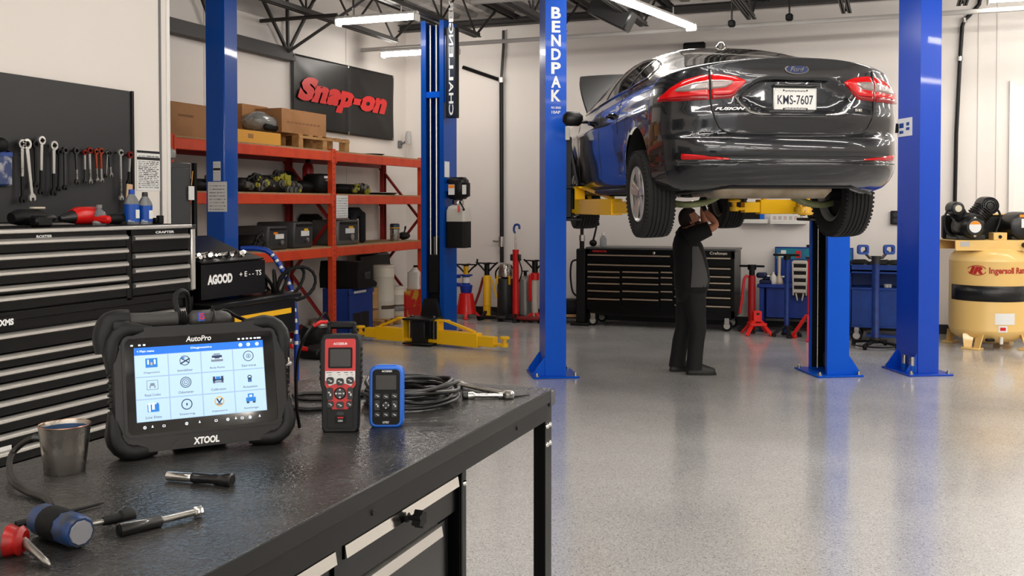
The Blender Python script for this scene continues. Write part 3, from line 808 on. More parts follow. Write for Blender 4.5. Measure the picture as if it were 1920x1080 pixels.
# ================================================================ cables and hand tools lying on the bench
CABM = mat('black_cable', (.035, .035, .037), .38)
rd = random.Random(3)
cc = onz(772, 752, ZB)
pts = []
cr, sr = math.cos(YAW), math.sin(YAW)
for k in range(9 * 20):
    a = 2 * PI * k / 20; lap = k / 20
    rr_ = 1 + .16 * math.sin(lap * 2.3) + .05 * math.sin(a * 3 + lap)
    u, v = .115 * rr_ * math.cos(a), .125 * rr_ * math.sin(a)
    z = .007 + .0055 * lap + .006 * math.sin(2 * a + lap * 1.7) + .004 * math.sin(a + 5 * lap)
    pts.append((cc.x + u * cr - v * sr, cc.y + u * sr + v * cr, ZB + max(.006, z)))
MB().tube(pts, .0055, 7).build('cable_coil', CABM, label='coil of glossy black cable heaped behind the blue reader', cat='cable')
g = MB()
for (x0, y0, x1, y1, x2, y2, r_) in ((548, 745, 580, 741, 640, 742, .005), (548, 768, 585, 772, 650, 762, .006), (552, 748, 590, 752, 690, 745, .0045)):
    g.tube(spline([onz(x0, y0, ZB) + Vector((0, 0, r_)), onz(x1, y1, ZB) + Vector((0, 0, r_)), onz(x2, y2, ZB) + Vector((0, 0, r_))], 8), r_, 7)
g.build('cable_run', CABM, label='black cable strands lying flat behind the red tester and the tablet', cat='cable')
def lay(p0, p1, r):
    a, b_ = onz(*p0, ZB), onz(*p1, ZB)
    return a + Vector((0, 0, r)), b_ + Vector((0, 0, r))
def along(a, b_, prof, m, name, par, n=14):
    """turned shape laid between two points; prof: (fraction along, radius)"""
    d = b_ - a
    pts = [a + d * f for f, r in prof]
    return MB().tube(pts, [r for f, r in prof], n).build(name, m, par)
# chrome ratchet and extension at the far end of the bench
a, b_ = lay((832, 719), (953, 747), .010)
t = T('ratchet', 'chrome ratchet with a long slim handle at the far corner of the workbench', 'ratchet')
along(a, b_, [(0, .006), (.04, .011), (.3, .010), (.32, .007), (.55, .007), (.8, .008), (.9, .0085), (1, .007)], STEEL, 'handle', t)
g = MB(); hd = b_; g.lathe([(.016, -.008), (.018, -.004), (.018, .006), (.013, .012)], (hd.x, hd.y, hd.z), 'z', 16); g.build('head', CHROME, t)
e1, e2 = lay((951, 746), (992, 742), .003)
along(e1, e2, [(0, .0035), (1, .002)], DSTEEL, 'probe', t, 8)
a, b_ = lay((868, 748), (950, 747), .009)
t = T('extension_bar', 'chrome socket extension bar with a dark rounded end, before the ratchet', 'tool')
along(a, b_, [(0, .007), (.05, .011), (.22, .012), (.27, .008), (.3, .0065), (.8, .0065), (.83, .009), (1, .009)], CHROME, 'shaft', t)
along(a - (b_ - a) * .02, a + (b_ - a) * .12, [(0, .006), (.2, .0115), (.8, .013), (1, .0125)], DSTEEL, 'ball_end', t)
# steel cup with hose
c0 = onz(122, 884, ZB)
t = T('steel_cup', 'brushed steel tapered cup with a bent hose, standing left of the tablet', 'cup', (c0.x, c0.y, ZB))
STB = mat('worn_brushed_steel', (.66, .64, .61), .28, 1.0, rnoise=(25, .2, .36), bump=(30, .05, .002))
MB().lathe([(.0385, 0), (.040, .002), (.0455, .05), (.0505, .096), (.0512, .098), (.0500, .098), (.049, .095), (.0445, .05), (.038, .004), (.0001, .004)], n=40).build('cup_wall', STB, t)
MB().lathe([(.0507, .0965), (.0515, .098), (.0507, .0992), (.0497, .098), (.0507, .0965)], n=40, caps=False).build('rim', mat('copper_rim', (.72, .55, .45), .3, 1.0), t)
MB().lathe([(.0480, .090), (.0445, .05), (.0375, .005)], n=40, caps=False).build('lining', mat('blue_grey_lining', (.28, .38, .52), .3, .6), t)
def rel(px_, py_, dz): q = onz(px_, py_, ZB); return (q.x - c0.x, q.y - c0.y, dz)
cam_r = Vector((math.cos(YAW), math.sin(YAW), 0))
s0 = -cam_r * .045 + Vector((0, 0, .07))
hp = [s0, s0 - cam_r * .03 + Vector((0, 0, -.004)), s0 - cam_r * .058 + Vector((0, -.01, -.035)), Vector(rel(22, 918, .02)), Vector(rel(50, 930, .008)), Vector(rel(85, 942, .007)), Vector(rel(97, 958, .007))]
MB().tube(spline(hp, 7), .0062, 10).build('hose', mat('dark_braided_hose', (.16, .15, .14), .4, .4), t)
MB().tube([s0 - cam_r * .004, s0 - cam_r * .02], .008, 10).build('hose_collar', DSTEEL, t)
# nut driver with chrome socket
a, b_ = lay((314, 902), (436, 911), .011)
t = T('nut_driver', 'short nut driver with a chrome socket tip and black flared handle', 'screwdriver')
along(a, lerp(a, b_, .42), [(0, .0085), (.03, .0095), (.95, .0088), (1, .008)], CHROME, 'socket', t)
along(lerp(a, b_, .39), b_, [(0, .010), (.05, .0112), (.1, .0105), (.5, .0095), (.6, .0115), (.68, .0105), (.72, .0125), (.9, .0145), (.98, .0145), (1, .012)], mat('black_handle_gloss', (.05, .05, .052), .3, coat=.3), 'handle', t)
along(lerp(a, b_, .985), lerp(a, b_, 1.004), [(0, .010), (1, .010)], RUB, 'end_plug', t)
a, b_ = lay((222, 1006), (378, 968), .010)
t = T('nut_driver', 'long nut driver with a bright steel hex shaft and straight black handle', 'screwdriver')
along(a, lerp(a, b_, .5), [(0, .0105), (.02, .0125), (.1, .0125), (.95, .0115), (1, .009)], mat('black_handle_gloss', (.05, .05, .052), .3), 'handle', t)
along(lerp(a, b_, .48), lerp(a, b_, .91), [(0, .006), (1, .006)], STEEL, 'shaft', t)
along(lerp(a, b_, .9), b_, [(0, .0075), (.1, .0095), (.9, .0095), (1, .0085)], CHROME, 'socket', t, 8)
along(a - (b_ - a) * .003, a + (b_ - a) * .012, [(0, .009), (1, .0105)], RUB, 'end_cap', t)
# stubby blue and black driver with bit
rb = .027
a = onz(72, 1000, ZB) + Vector((0, 0, rb)); b_ = onz(152, 1030, ZB) + Vector((0, 0, rb))
t = T('stubby_driver', 'fat stubby driver with a worn blue and black body, lying near the cup', 'screwdriver')
WBL = mat('worn_blue_plastic', (.09, .20, .38), .4, noise=(45, (.16, .19, .24), .45, .6))
along(a, b_, [(0, 0.0162), (.04, 0.0234), (.12, 0.0261), (.3, 0.0261)], WBL, 'rear_grip', t, 18)
along(a, b_, [(.28, 0.0263), (.32, 0.0279), (.62, 0.0279), (.66, 0.0263)], RUB, 'rubber_band', t, 18)
along(a, b_, [(.64, 0.0261), (.8, 0.0270), (.95, 0.0270), (1.0, 0.0234)], WBL, 'front_grip', t, 10)
along(a, b_, [(.99, 0.0198), (1.02, 0.0189)], mat('grey_label', (.5, .5, .52), .5), 'end_label', t, 10)
c1 = onz(165, 1000, ZB) + Vector((0, 0, .014)); c2 = onz(250, 978, ZB) + Vector((0, 0, .012))
t = T('bit_holder', 'slim bit holder with a steel stem and black knurled head beside the stubby driver', 'tool')
along(c1, c2, [(0, .004), (.18, .004), (.2, .005), (.34, .005)], STEEL, 'stem', t)
along(c1, c2, [(.32, .007), (.4, .008), (.68, .0085), (.72, .012), (.95, .013), (1, .011)], BLKM, 'head', t)
# red screwdriver at the near edge
a = onz(-30, 1042, ZB) + Vector((0, 0, .024)); b_ = onz(48, 1040, ZB) + Vector((0, 0, .022))
e = onz(94, 1066, ZB) + Vector((0, 0, .005))
t = T('screwdriver', 'red handled cross-head screwdriver at the near edge of the workbench', 'screwdriver')
RHD = mat('red_handle_plastic', (.62, .08, .07), .35, noise=(40, (.50, .07, .06), .4, .6))
along(a, b_, [(0, .02), (.2, .026), (.6, .026), (.8, .021), (.9, .024), (1, .017)], RHD, 'handle', t, 10)
along(a, b_, [(.25, .0265), (.32, .0275), (.5, .0275), (.57, .0265)], mat('grey_grip', (.27, .25, .24), .6), 'grip', t, 10)
s_ = lerp(a, b_, .95)
along(s_, e, [(0, .007), (.75, .0055), (.85, .005), (1, .0015)], STEEL, 'shaft', t)
# thin black pick
a, b_ = lay((30, 988), (195, 947), .004)
t = T('pick_tool', 'thin black bent pick lying behind the stubby driver', 'tool')
along(a, b_, [(0, .006), (.4, .0065), (.45, .004), (.9, .0025), (1, .001)], BLKM, 'shaft', t, 8)
# ================================================================ the lifted car
CYAW = YAW + R(6.9)
GZ = 1.655                        # height at which the car's own ground line hangs
def camxy(xr, d): return Vector((xr * math.cos(YAW) - d * math.sin(YAW), xr * math.sin(YAW) + d * math.cos(YAW), 0))
co_ = camxy(2.005, 6.95)
PAINT = mat('dark_grey_metallic_paint', (.15, .155, .17), .24, .65, coat=.9)
GLASSC = mat('tinted_car_glass', (.03, .032, .035), .05, 0, coat=.6)
BTRIM = mat('black_car_trim', (.04, .04, .042), .45)
UNDER = mat('underbody_black', (.045, .045, .045), .7)
car = T('car', 'dark grey saloon car raised on the blue two-post lift with its bonnet open', 'car', (co_.x, co_.y, GZ), CYAW)
ZT = np.array([.205, .225, .26, .31, .36, .385, .40, .425, .44, .47, .52, .565, .585, .60, .64, .70, .735, .765, .80, .90, .945, .97, 1.0, 1.05, 1.085, 1.11, 1.125, 1.13])
YT = np.array([.24, .15, .075, .03, .005, .0, .022, .026, .012, .0, .004, .02, .05, .088, .082, .07, .066, .078, .085, .095, .098, .100, .102, .098, .085, .07, .068, .075])
ZW = np.array([.19, .22, .28, .34, .42, .50, .60, .70, .80, .90, .96, 1.0, 1.04, 1.08, 1.13])
WW = np.array([.76, .83, .875, .895, .905, .912, .920, .924, .920, .908, .895, .878, .852, .82, .76])
NS, YS = 2.7, .62
def ytail(z): return float(np.interp(z, ZT, YT))
def wid(z): return float(np.interp(z, ZW, WW))
def rear(x, z, off=0.):
    """point of the tail's skin at lateral x and height z, moved out by off"""
    w_ = wid(z); L_ = YS - ytail(z)
    u = min(.9999, abs(x) / w_); s_ = u ** (NS / 2); th = math.asin(s_)
    y = ytail(z) + L_ * (1 - math.cos(th) ** (2 / NS))
    nx = (u ** (NS - 1)) / w_; ny = -(max(1e-4, 1 - (y - ytail(z)) / L_) ** (NS - 1)) / L_
    l = math.hypot(nx, ny) or 1
    return Vector((math.copysign(abs(x) + off * nx / l, x), y + off * ny / l, z))
def recess(x, z):
    # number-plate recess: a hexagonal dish in the boot lid
    ax = abs(x)
    lim = .44 - max(0, abs(z - .86) - .0) * 1.6
    if .735 < z < .975 and ax < lim:
        e = min((lim - ax) / .035, (z - .735) / .03, (.975 - z) / .012)
        return .04 * max(0., min(1., e))
    return 0.
def belt(y):  # height of the flank's upper edge
    return float(np.interp(y, [0, .62, 1.4, 2.4, 3.4, 4.0, 4.6, 4.9], [1.03, 1.03, 1.015, .985, .955, .92, .84, .76]))
def wside(y, z):
    k = float(np.interp(y, [.62, 1.2, 3.7, 4.2, 4.6, 4.75, 4.87], [1, 1, 1, .985, .93, .86, .70]))
    return wid(z) * k
ARC = [(1.0, .375), (3.85, .375)]; AZ = .33
def zbot(y):
    z = .20 + .03 * math.exp(-((y - .3) / .3) ** 2)
    for c, r in ARC:
        if abs(y - c) < r: z = max(z, AZ + math.sqrt(r * r - (y - c) ** 2))
    return z
def flank(y, z, side, off=0.):
    x = wside(y, z)
    # pressed shoulder line and hollow doors
    x += .010 * math.exp(-((z - .80) / .035) ** 2) * (1 if .7 < y < 4.2 else 0) - .012 * math.exp(-((z - .45) / .12) ** 2) * (1 if 1.4 < y < 3.4 else 0)
    for c, r in ARC:
        d = math.hypot(y - c, z - AZ)
        if d < r + .07: x += .012 * (1 - (d - r) / .07)
    return Vector((side * (x + off), y, z))
# --- columns round half of the car, tail centre to nose
xs_rear = [0, .04, .08, .12, .16, .2, .24, .28, .32, .345, .37, .395, .42, .445, .47, .5, .54, .58, .62, .66, .70, .735, .77, .80, .825, .845, .862, .876, .888, .898]
ys_side = [YS, .624, .6255]
for c, r in ARC:
    n_ = 22
    ys_side += [c - r * math.cos(PI * k / n_) for k in range(n_ + 1)]
    if c == 1.0: ys_side += [1.376, 1.42, 1.55, 1.7, 1.9, 2.1, 2.3, 2.5, 2.7, 2.9, 3.1, 3.25, 3.38, 3.44, 3.474]
ys_side += [4.226, 4.28, 4.36, 4.46, 4.56, 4.66, 4.74, 4.80, 4.84, 4.87]
ZL_ = np.concatenate([ZT[:-1], [.24, .285, .335, .345, .372, .393, .412, .455, .495, .545, .574, .593, .62, .67, .717, .75, .83, .86, .92, .96, .985, 1.025, 1.068, 1.098, 1.118]])
LEV = np.unique(np.round(np.sort(ZL_), 4))
q01 = (LEV - LEV[0]) / (LEV[-1] - LEV[0])
def half_body(side):
    cols = []
    for i, x in enumerate(xs_rear):
        xa = x / .90
        zb = .225 - .045 * max(0, min(1, (xa - .5) / .3)) + .02 * max(0, min(1, (xa - .85) / .15)); zt = 1.125 - .095 * xa ** 2.2
        col = []
        for q in q01:
            z = zb + q * (zt - zb)
            xx = x * wid(z) / .924
            p = rear(xx * side if xx else 0, z)
            p.y += recess(p.x, z)
            col.append(p)
        cols.append(col)
    for y in ys_side:
        zb, zt = zbot(y), belt(y)
        if abs(y - .6255) < 1e-4: zb = AZ
        col = [flank(y, zb + q * (zt - zb), side) for q in q01]
        cols.append(col)
    for k in range(1, 6):      # close the nose
        y = 4.87 + .03 * k / 5
        f = 1 - k / 5
        cols.append([Vector((side * wside(4.87, .20 + q * (.72 - .2)) * f, y, .20 + q * (.72 - .2))) for q in q01])
    return cols
b = MB()
for s_ in (-1, 1):
    b.grid(half_body(s_), flip=(s_ < 0))
# --- upper shell: from the flank's top edge over the roof and boot deck
def roofz(y): return float(np.interp(y, np.array([0, .068, .3, .5, .62, .75, 1.0, 1.25, 1.5, 1.75, 2.0, 2.35, 2.7, 3.0, 3.3, 3.55, 3.66]), np.array([1.125, 1.125, 1.127, 1.128, 1.145, 1.19, 1.275, 1.345, 1.405, 1.445, 1.468, 1.475, 1.455, 1.41, 1.28, 1.09, 1.0])))
def upper(E, side, t):
    zt = max(roofz(E.y), E.z + .002)
    xe = abs(E.x); h = zt - E.z
    k = min(1, max(0, (h - .1) / .2))
    wr = min(.57, xe)
    P1 = Vector((lerp(xe * .93, wr + (xe - wr) * .32, k), 0, E.z + h * .92)); P2 = Vector((lerp(xe * .5, wr * .78, k), 0, zt))
    P0 = Vector((xe, 0, E.z)); P3 = Vector((0, 0, zt))
    s_ = 1 - t
    p = P0 * s_ ** 3 + P1 * 3 * s_ * s_ * t + P2 * 3 * s_ * t * t + P3 * t ** 3
    return Vector((side * p.x, E.y, p.z))
TS = [0, .04, .08, .13, .18, .24, .3, .36, .42, .48, .54, .6, .67, .74, .82, .9, 1.0]
def upE(y, side): return flank(y, belt(y), side)
for s_ in (-1, 1):
    cols = []
    for x in xs_rear[::-1]:
        xa = x / .90; zt = 1.125 - .095 * xa ** 2.2; xx = x * wid(zt) / .924
        E = rear(xx * s_ if xx else 0., zt)
        cols.insert(0, [upper(E, s_, t_) for t_ in TS])
    for y in ys_side:
        if y > 3.66: break
        cols.append([upper(upE(y, s_), s_, t_) for t_ in TS])
    cols.append([upper(upE(3.66, s_), s_, t_) for t_ in TS])
    b.grid(cols, flip=(s_ < 0))
b.build('body', PAINT, car, ang=50)
# wheel wells and floor
b = MB()
b.bb(-.70, .70, .35, 4.6, .24, .30, .02); b.bb(-.56, .56, .45, 1.6, .25, .75, .05); b.bb(-.56, .56, 3.4, 4.5, .25, .8, .05); b.bb(-.86, .86, 1.4, 3.45, .205, .26, .01)
b.bb(-.55, .55, .2, .5, .235, .25)
b.build('floor_pan', UNDER, car)
for c, r in ARC:
    for s_ in (-1, 1):
        b = MB()
        b.grid([[(s_ * xx, c - (r - .002) * math.cos(PI * k / 16), AZ + (r - .002) * math.sin(PI * k / 16)) for k in range(17)] for xx in (.56, .915)])
        b.add([(s_ * .6, c + r * math.cos(PI * k / 16), AZ + r * math.sin(PI * k / 16)) for k in range(17)] + [(s_ * .6, c, AZ)], [(k, k + 1, 17) for k in range(16)])
        b.build('wheel_arch_liner', UNDER, car)
# --- glass
def gpatch(ys, tlo, thi, side, off, n=10):
    rows = []
    for y in ys:
        a, c = tlo(y), thi(y); row = []
        for k in range(n + 1):
            t_ = a + (c - a) * k / n
            p = upper(upE(y, side), side, t_); p2 = upper(upE(y, side), side, min(1, t_ + .01)); p3 = upper(upE(y + .01, side), side, t_)
            nn = (p3 - p).cross(p2 - p)
            if nn.length < 1e-9: nn = Vector((0, 0, 1))
            nn.normalize()
            if nn.z < 0 and nn.x * side <= 0: nn = -nn
            if nn.x * side < -.02 and nn.z < .5: nn = -nn
            row.append(p + nn * off)
        rows.append(row)
    return rows
ysr = [.66 + (1.60 - .66) * k / 12 for k in range(13)]
rw = MB()
f_lo = lambda y: float(np.interp(y, [.66, .8, 1.2, 1.6], [.42, .44, .55, .62]))
L_ = gpatch(ysr, f_lo, lambda y: 1.0, -1, .006); Rr = gpatch(ysr, f_lo, lambda y: 1.0, 1, .006)
rw.grid([l + r[::-1][1:] for l, r in zip(L_, Rr)])
rw.build('rear_window', GLASSC, car)
rf = MB()
L2 = gpatch([1.63 + .1 * k for k in range(9)], lambda y: .68, lambda y: 1., -1, .004); R2 = gpatch([1.63 + .1 * k for k in range(9)], lambda y: .68, lambda y: 1., 1, .004)
rf.grid([l + r[::-1][1:] for l, r in zip(L2, R2)]); rf.build('sunroof_glass', GLASSC, car)
wsy = [2.95 + .07 * k for k in range(10)]
L2 = gpatch(wsy, lambda y: .5, lambda y: 1., -1, .006); R2 = gpatch(wsy, lambda y: .5, lambda y: 1., 1, .006)
wb_ = MB(); wb_.grid([l + r[::-1][1:] for l, r in zip(L2, R2)]); wb_.build('windscreen', GLASSC, car)
w_lo = lambda y: float(np.interp(y, [1.12, 1.25, 1.5, 3.1, 3.32], [.13, .09, .06, .05, .06]))
w_hi = lambda y: float(np.interp(y, [1.12, 1.18, 1.3, 1.5, 1.8, 2.4, 2.8, 3.1, 3.32], [.15, .24, .33, .37, .39, .40, .385, .33, .10]))
for s_ in (-1, 1):
    for (y0, y1) in ((1.13, 1.55), (1.58, 2.36), (2.42, 3.31)):
        ys = [y0 + (y1 - y0) * k / 12 for k in range(13)]
        MB().grid(gpatch(ys, w_lo, w_hi, s_, .005)).build('side_window', GLASSC, car)
    ys = [1.12 + (3.32 - 1.12) * k / 30 for k in range(31)]
    lo = [gpatch([y], lambda y_: w_lo(y_) - .012, lambda y_: w_lo(y_) + .3, s_, .006)[0][0] for y in ys]
    hi = [gpatch([y], lambda y_: w_hi(y_) + .012, lambda y_: 1, s_, .006)[0][0] for y in ys]
    MB().tube(lo + hi[::-1], .008, 6, closed=True).build('window_trim', CHROME, car, label='chrome window surround')
    for yb in (1.565, 2.39):
        pl = gpatch([yb - .02, yb + .02], lambda y: w_lo(y), lambda y: w_hi(y), s_, .008)
        MB().grid(pl).build('window_pillar', BTRIM, car)
    # door shut lines, handles, mirror
    for yy in (1.66, 2.42, 3.42):
        z0 = .27 if yy > 1.7 else .70
        MB().tube([flank(yy + (.16 * max(0, (.62 - z) / .4) if yy < 1.7 else 0) + .02 * math.sin(z * 4), z, s_, -.002) for z in np.linspace(z0, belt(yy) - .01, 14)], .005, 5).build('shut_line', BTRIM, car)
    MB().tube([flank(y, .265, s_, .0) for y in np.linspace(1.42, 3.42, 9)], .006, 5).build('shut_line', BTRIM, car)
    for yy in (1.84, 2.66):
        hd = MB().tube([flank(yy + d_, .875, s_, o) for d_, o in ((0, 0), (.02, .03), (.10, .038), (.18, .03), (.2, 0))], [.012, .014, .013, .014, .012], 8).build('door_handle', PAINT, car)
    mp = flank(3.02, .91, s_)
    m_ = MB(); m_.bar(mp, mp + Vector((s_ * .1, 0, -.0)), .05, .03, .01); m_.box(mp + Vector((s_ * .15, -.0, .03)), (.20, .1, .14), .04); m_.build('mirror', BTRIM, car, ang=60)
    # rocker panel
    MB().bb(s_ * .80, s_ * .875, 1.42, 3.42, .19, .25, .02).build('sill', BTRIM, car)
# --- tail lamps
LREDM = mat('red_lamp_lens', (.74, .02, .04), .15, coat=.4)
LREDD = mat('deep_red_lamp_lens', (.50, .015, .04), .15, coat=.4)
LCLR = mat('clear_lamp_lens', (.54, .50, .49), .22, .3, coat=.8, bump=(90, .5, .004))
def rpatch(f0, f1, x0, x1, off, side, n=20, m=6, edge=.016):
    rows = []
    for i in range(n + 1):
        x = lerp(x0, x1, i / n); a, c = f0(x), f1(x); row = []
        for k in range(m + 1):
            e = off if 0 < k < m and 0 < i < n else off - edge
            row.append(rear(side * x, a + (c - a) * k / m, e))
        rows.append(row)
    g = MB(); g.grid(rows, flip=(side > 0)); return g
TX0, TX1, TSP = .36, .902, .60
lb = lambda x: float(np.interp(x, [.36, .46, .6, .8, .902], [.955, .845, .835, .832, .842]))
lt = lambda x: float(np.interp(x, [.36, .44, .55, .66, .76, .84, .902], [.968, 1.0, 1.015, 1.01, .985, .935, .865]))
cb_ = lambda x: float(np.interp(x, [.44, .5, .6, .75, .82], [.955, .915, .905, .895, .90]))
ct_ = lambda x: float(np.interp(x, [.44, .52, .6, .7, .78, .82], [.965, .975, .975, .962, .935, .91]))
mid_ = lambda x: float(np.interp(x, [.36, .46, .6, .8, .902], [.957, .875, .872, .868, .858]))
for s_ in (-1, 1):
    for (a, c) in ((TX0, TSP - .004), (TSP + .004, TX1)):
        lp = rpatch(lb, lt, a, c, .016, s_).build('tail_lamp', LREDM, car, ang=60)
        ca, cc2 = (.45, a + .234) if a < .5 else (a + .002, .81)
        rpatch(cb_, ct_, ca, cc2, .022, s_, edge=.008).build('clear_lens', LCLR, lp, ang=60)
        rpatch(lambda x: lb(x) + .004, mid_, a + .01, c - .012, .0195, s_, m=3, edge=.004).build('lower_lens', LREDD, lp, ang=60)
    # bumper reflector
    rpatch(lambda x: .405 + .003 * x, lambda x: .405 + .062 * min(1, (x - .47) * 2.2 + .3), .48, .80, .008, s_, m=3).build('bumper_reflector', LREDM, car)
    # lid shut line down the side of the boot lid
    tr = [(TSP, 1.05), (TSP, .94), (TSP, .835), (.595, .77), (.575, .70), (.545, .64), (.50, .607), (.42, .596), (.3, .593), (0, .592)]
    MB().tube([rear(s_ * x, z, .002) for x, z in tr], .0075, 6).build('shut_line', BTRIM, car)
for zz, xm, rr_ in ((.393, .80, .006), (.437, .78, .004)):
    MB().tube([rear(x, zz, .0) for x in np.linspace(-xm, xm, 41)], rr_, 6).build('bumper_groove', BTRIM, car)
# lower valance edge
MB().tube([rear(x, .226 - .045 * max(0, min(1, (abs(x) / .9 - .5) / .3)), .0) for x in np.linspace(-.74, .74, 41)], .012, 6).build('valance_edge', BTRIM, car)
MB().tube([rear(x, .725, .004) for x in np.linspace(-.36, .36, 21)], .005, 6).build('lid_trim', PAINT, car)
for s_ in (-1, 1):  # chrome edge laid in as the bright reflection beside the plate recess
    MB().tube([rear(s_ * x, z, .004) for x, z in ((.445, .865), (.40, .80), (.34, .745), (.28, .732), (.2, .728))], [.003, .008, .012, .008, .004], 8).build('recess_highlight', CHROME, car, label='bright chrome edge standing in for the reflection along the plate recess')
# number plate
pp = rear(0, .835); py_ = pp.y + .04 - .004
PW = mat('number_plate_white', (.84, .84, .83), .4)
pl = MB().box((0, py_, .838), (.32, .014, .168), .006).build('number_plate', mat('plate_frame_silver', (.75, .75, .74), .3, .5), car)
MB().box((0, py_ - .0075, .838), (.298, .003, .142), .001).build('plate_face', PW, pl)
NAVY = mat('plate_navy', (.10, .11, .2), .5)
text('plate_text', 'KMS-7607', .262, .066, NAVY, pl, (0, py_ - .0098, .836), FY, bold=.012)
g = MB()
for z, n_, w_ in ((.898, 13, .15), (.777, 14, .16)):
    for k in range(n_): g.box((-w_ / 2 + w_ * (k + .5) / n_, py_ - .0096, z + .001 * (k % 3 - 1)), (w_ / n_ * .62, .0008, .009 - .002 * (k % 2)))
g.build('print', NAVY, pl)
bo = MB().lathe([(.0001, -.004), (.006, -.003), (.007, 0)], ax='y', n=10).mesh('bolt', DSTEEL)
for sx in (-.085, .085):
    for z in (.902, .773): link('bolt', bo, pl, (sx, py_ - .009, z))
MB().bb(-.16, .16, py_ - .03, py_ + .03, .928, .945, .006).build('plate_lamp_bar', PAINT, car)
# badge and lettering
bp_ = rear(0, 1.045, .0)
MB().prism([(.088 * math.cos(a), .036 * math.sin(a)) for a in [2 * PI * i / 32 for i in range(32)]], 0, .014, Matrix.Translation(bp_ + Vector((0, .004, 0))) @ Matrix.Rotation(PI / 2 - .15, 4, 'X')).build('badge', CHROME, car)
bd = MB().prism([(.078 * math.cos(a), .0285 * math.sin(a)) for a in [2 * PI * i / 32 for i in range(32)]], .013, .0165, Matrix.Translation(bp_ + Vector((0, .004, 0))) @ Matrix.Rotation(PI / 2 - .15, 4, 'X')).build('badge_field', mat('badge_blue', (.06, .13, .32), .3, coat=.5), car)
text('badge_text', 'Ford', .105, .036, CHROME, bd, bp_ + Vector((0, -.0135, .002)), (PI / 2 - .15, 0, 0), shear=.35, bold=.02)
q = rear(-.475, .768, .016)
text('letter_badge', 'FUSION', .21, .02, ALU, car, q, (PI / 2, 0, math.atan2(rear(-.40, .768).y - rear(-.55, .768).y, .15)), bold=.03, shear=.4)
q = rear(.46, .768, .008)
text('letter_badge', 'SE', .06, .018, ALU, car, q, (PI / 2, 0, math.atan2(rear(.5, .745).y - rear(.42, .745).y, .08)), bold=.03)
# antenna, raised bonnet with its stay
MB().lathe([(.05, 0), (.046, .02), (.03, .05), (.008, .062), (.0001, .063)], (0, 1.72, roofz(1.72)), 'z', 14).build('roof_antenna', CHROME, car)
ba = R(33)
rows = []
for i in range(9):
    u = i / 8; L1 = 1.12 * u
    row = []
    for k in range(13):
        x = -.78 + 1.56 * k / 12
        x *= 1 - .12 * u ** 3
        row.append((x, 3.62 + L1 * math.cos(ba), 1.03 + L1 * math.sin(ba) + .05 * (1 - (x / .8) ** 2) - .10 * u ** 4))
    rows.append(row)
hm_ = MB(); hm_.grid(rows); hm_.grid([[(p[0], p[1] + .012, p[2] - .03) for p in r] for r in rows], flip=True)
hm_.build('bonnet', mat('bonnet_underside', (.075, .075, .08), .5), car)
MB().cyl((-.62, 4.5, .86), (-.62, 4.1, 1.30), .008, n=6).build('bonnet_stay', DSTEEL, car)
MB().bb(-.7, .7, 3.66, 4.7, .62, .84, .05).build('engine', UNDER, car)
# --- underside: silencer, links, exhaust
SHIELD = mat('muffler_alu', (.60, .55, .48), .5, .6, noise=(8, (.50, .44, .36), .4, .65))
GRN = mat('oily_grey_green_steel', (.50, .52, .36), .45, .4, noise=(10, (.38, .40, .28), .4, .7))
b = MB(); b.box((-.10, .42, .21), (.88, .42, .13), .055); b.build('silencer', SHIELD, car, ang=60)
MB().tube(spline([(.3, .62, .2), (.2, 1.1, .21), (.05, 2.0, .2), (.0, 3.0, .2)], 6), .028, 8).build('exhaust_pipe', SHIELD, car)
for s_ in (-1, 1):
    ap = spline([(s_ * .66, .98, .115), (s_ * .56, .93, .10), (s_ * .42, .9, .115), (s_ * .3, .88, .17), (s_ * .2, .86, .24)], 5)
    b = MB(); b.grid([[p + Vector((0, dy, dz)) for dy, dz in rrect(.11, .05, .015, 2)] for p in ap], closed=True)
    b.add([ap[0] + Vector((0, dy, dz)) for dy, dz in rrect(.11, .05, .015, 2)], [tuple(range(12))])
    b.build('control_arm', GRN, car)
    b = MB(); b.cyl((s_ * .64, 1.0, .19), (s_ * .76, 1.0, .19), .06, n=16); b.tube(spline([(s_ * .3, 1.15, .3), (s_ * .5, 1.12, .2), (s_ * .66, 1.05, .17)], 4), .02, 8); b.cyl((s_ * .5, 1.05, .16), (s_ * .48, 1.08, .5), .05, n=12)
    b.build('hub_carrier', DSTEEL, car)
b = MB(); b.bb(-.34, .34, .78, 1.25, .22, .32, .03); b.build('subframe', UNDER, car)
# --- wheels hanging at full droop
TYRE = mat('tyre_rubber', (.085, .083, .08), .78, bump=(120, .15, .002))
RIM = mat('bright_alloy', (.86, .85, .83), .34, .75)
RR, TW = .345, .235
tp = [(.212, -.095), (.245, -.110), (.285, -.118), (.318, -.112), (.335, -.102), (.3405, -.094)]
gx = -.088
for gcen in (-.062, -.032, 0., .032, .062):
    tp += [(RR - .0012 * abs(gcen) * 10 - .001, gcen - .0055), (RR - .011, gcen - .0045), (RR - .011, gcen + .0045), (RR - .0012 * abs(gcen) * 10 - .001, gcen + .0055)]
tp += [(.3405, .094), (.335, .102), (.318, .112), (.285, .118), (.245, .110), (.212, .095)]
tyre_me = MB().lathe(tp + [tp[0]], ax='x', n=64, caps=False).mesh('tyre', TYRE, ang=25)
g = MB()
for sd in (-1, 1):
    for k in range(60):
        a = 2 * PI * k / 60
        c_, s2 = math.cos(a), math.sin(a)
        M4 = Matrix.Rotation(a, 4, 'X')
        g.M = M4; g.box((sd * .100, 0, .331), (.03, .018, .012), .002)
g.M = Matrix.Identity(4)
lug_me = g.mesh('tread_blocks', TYRE)
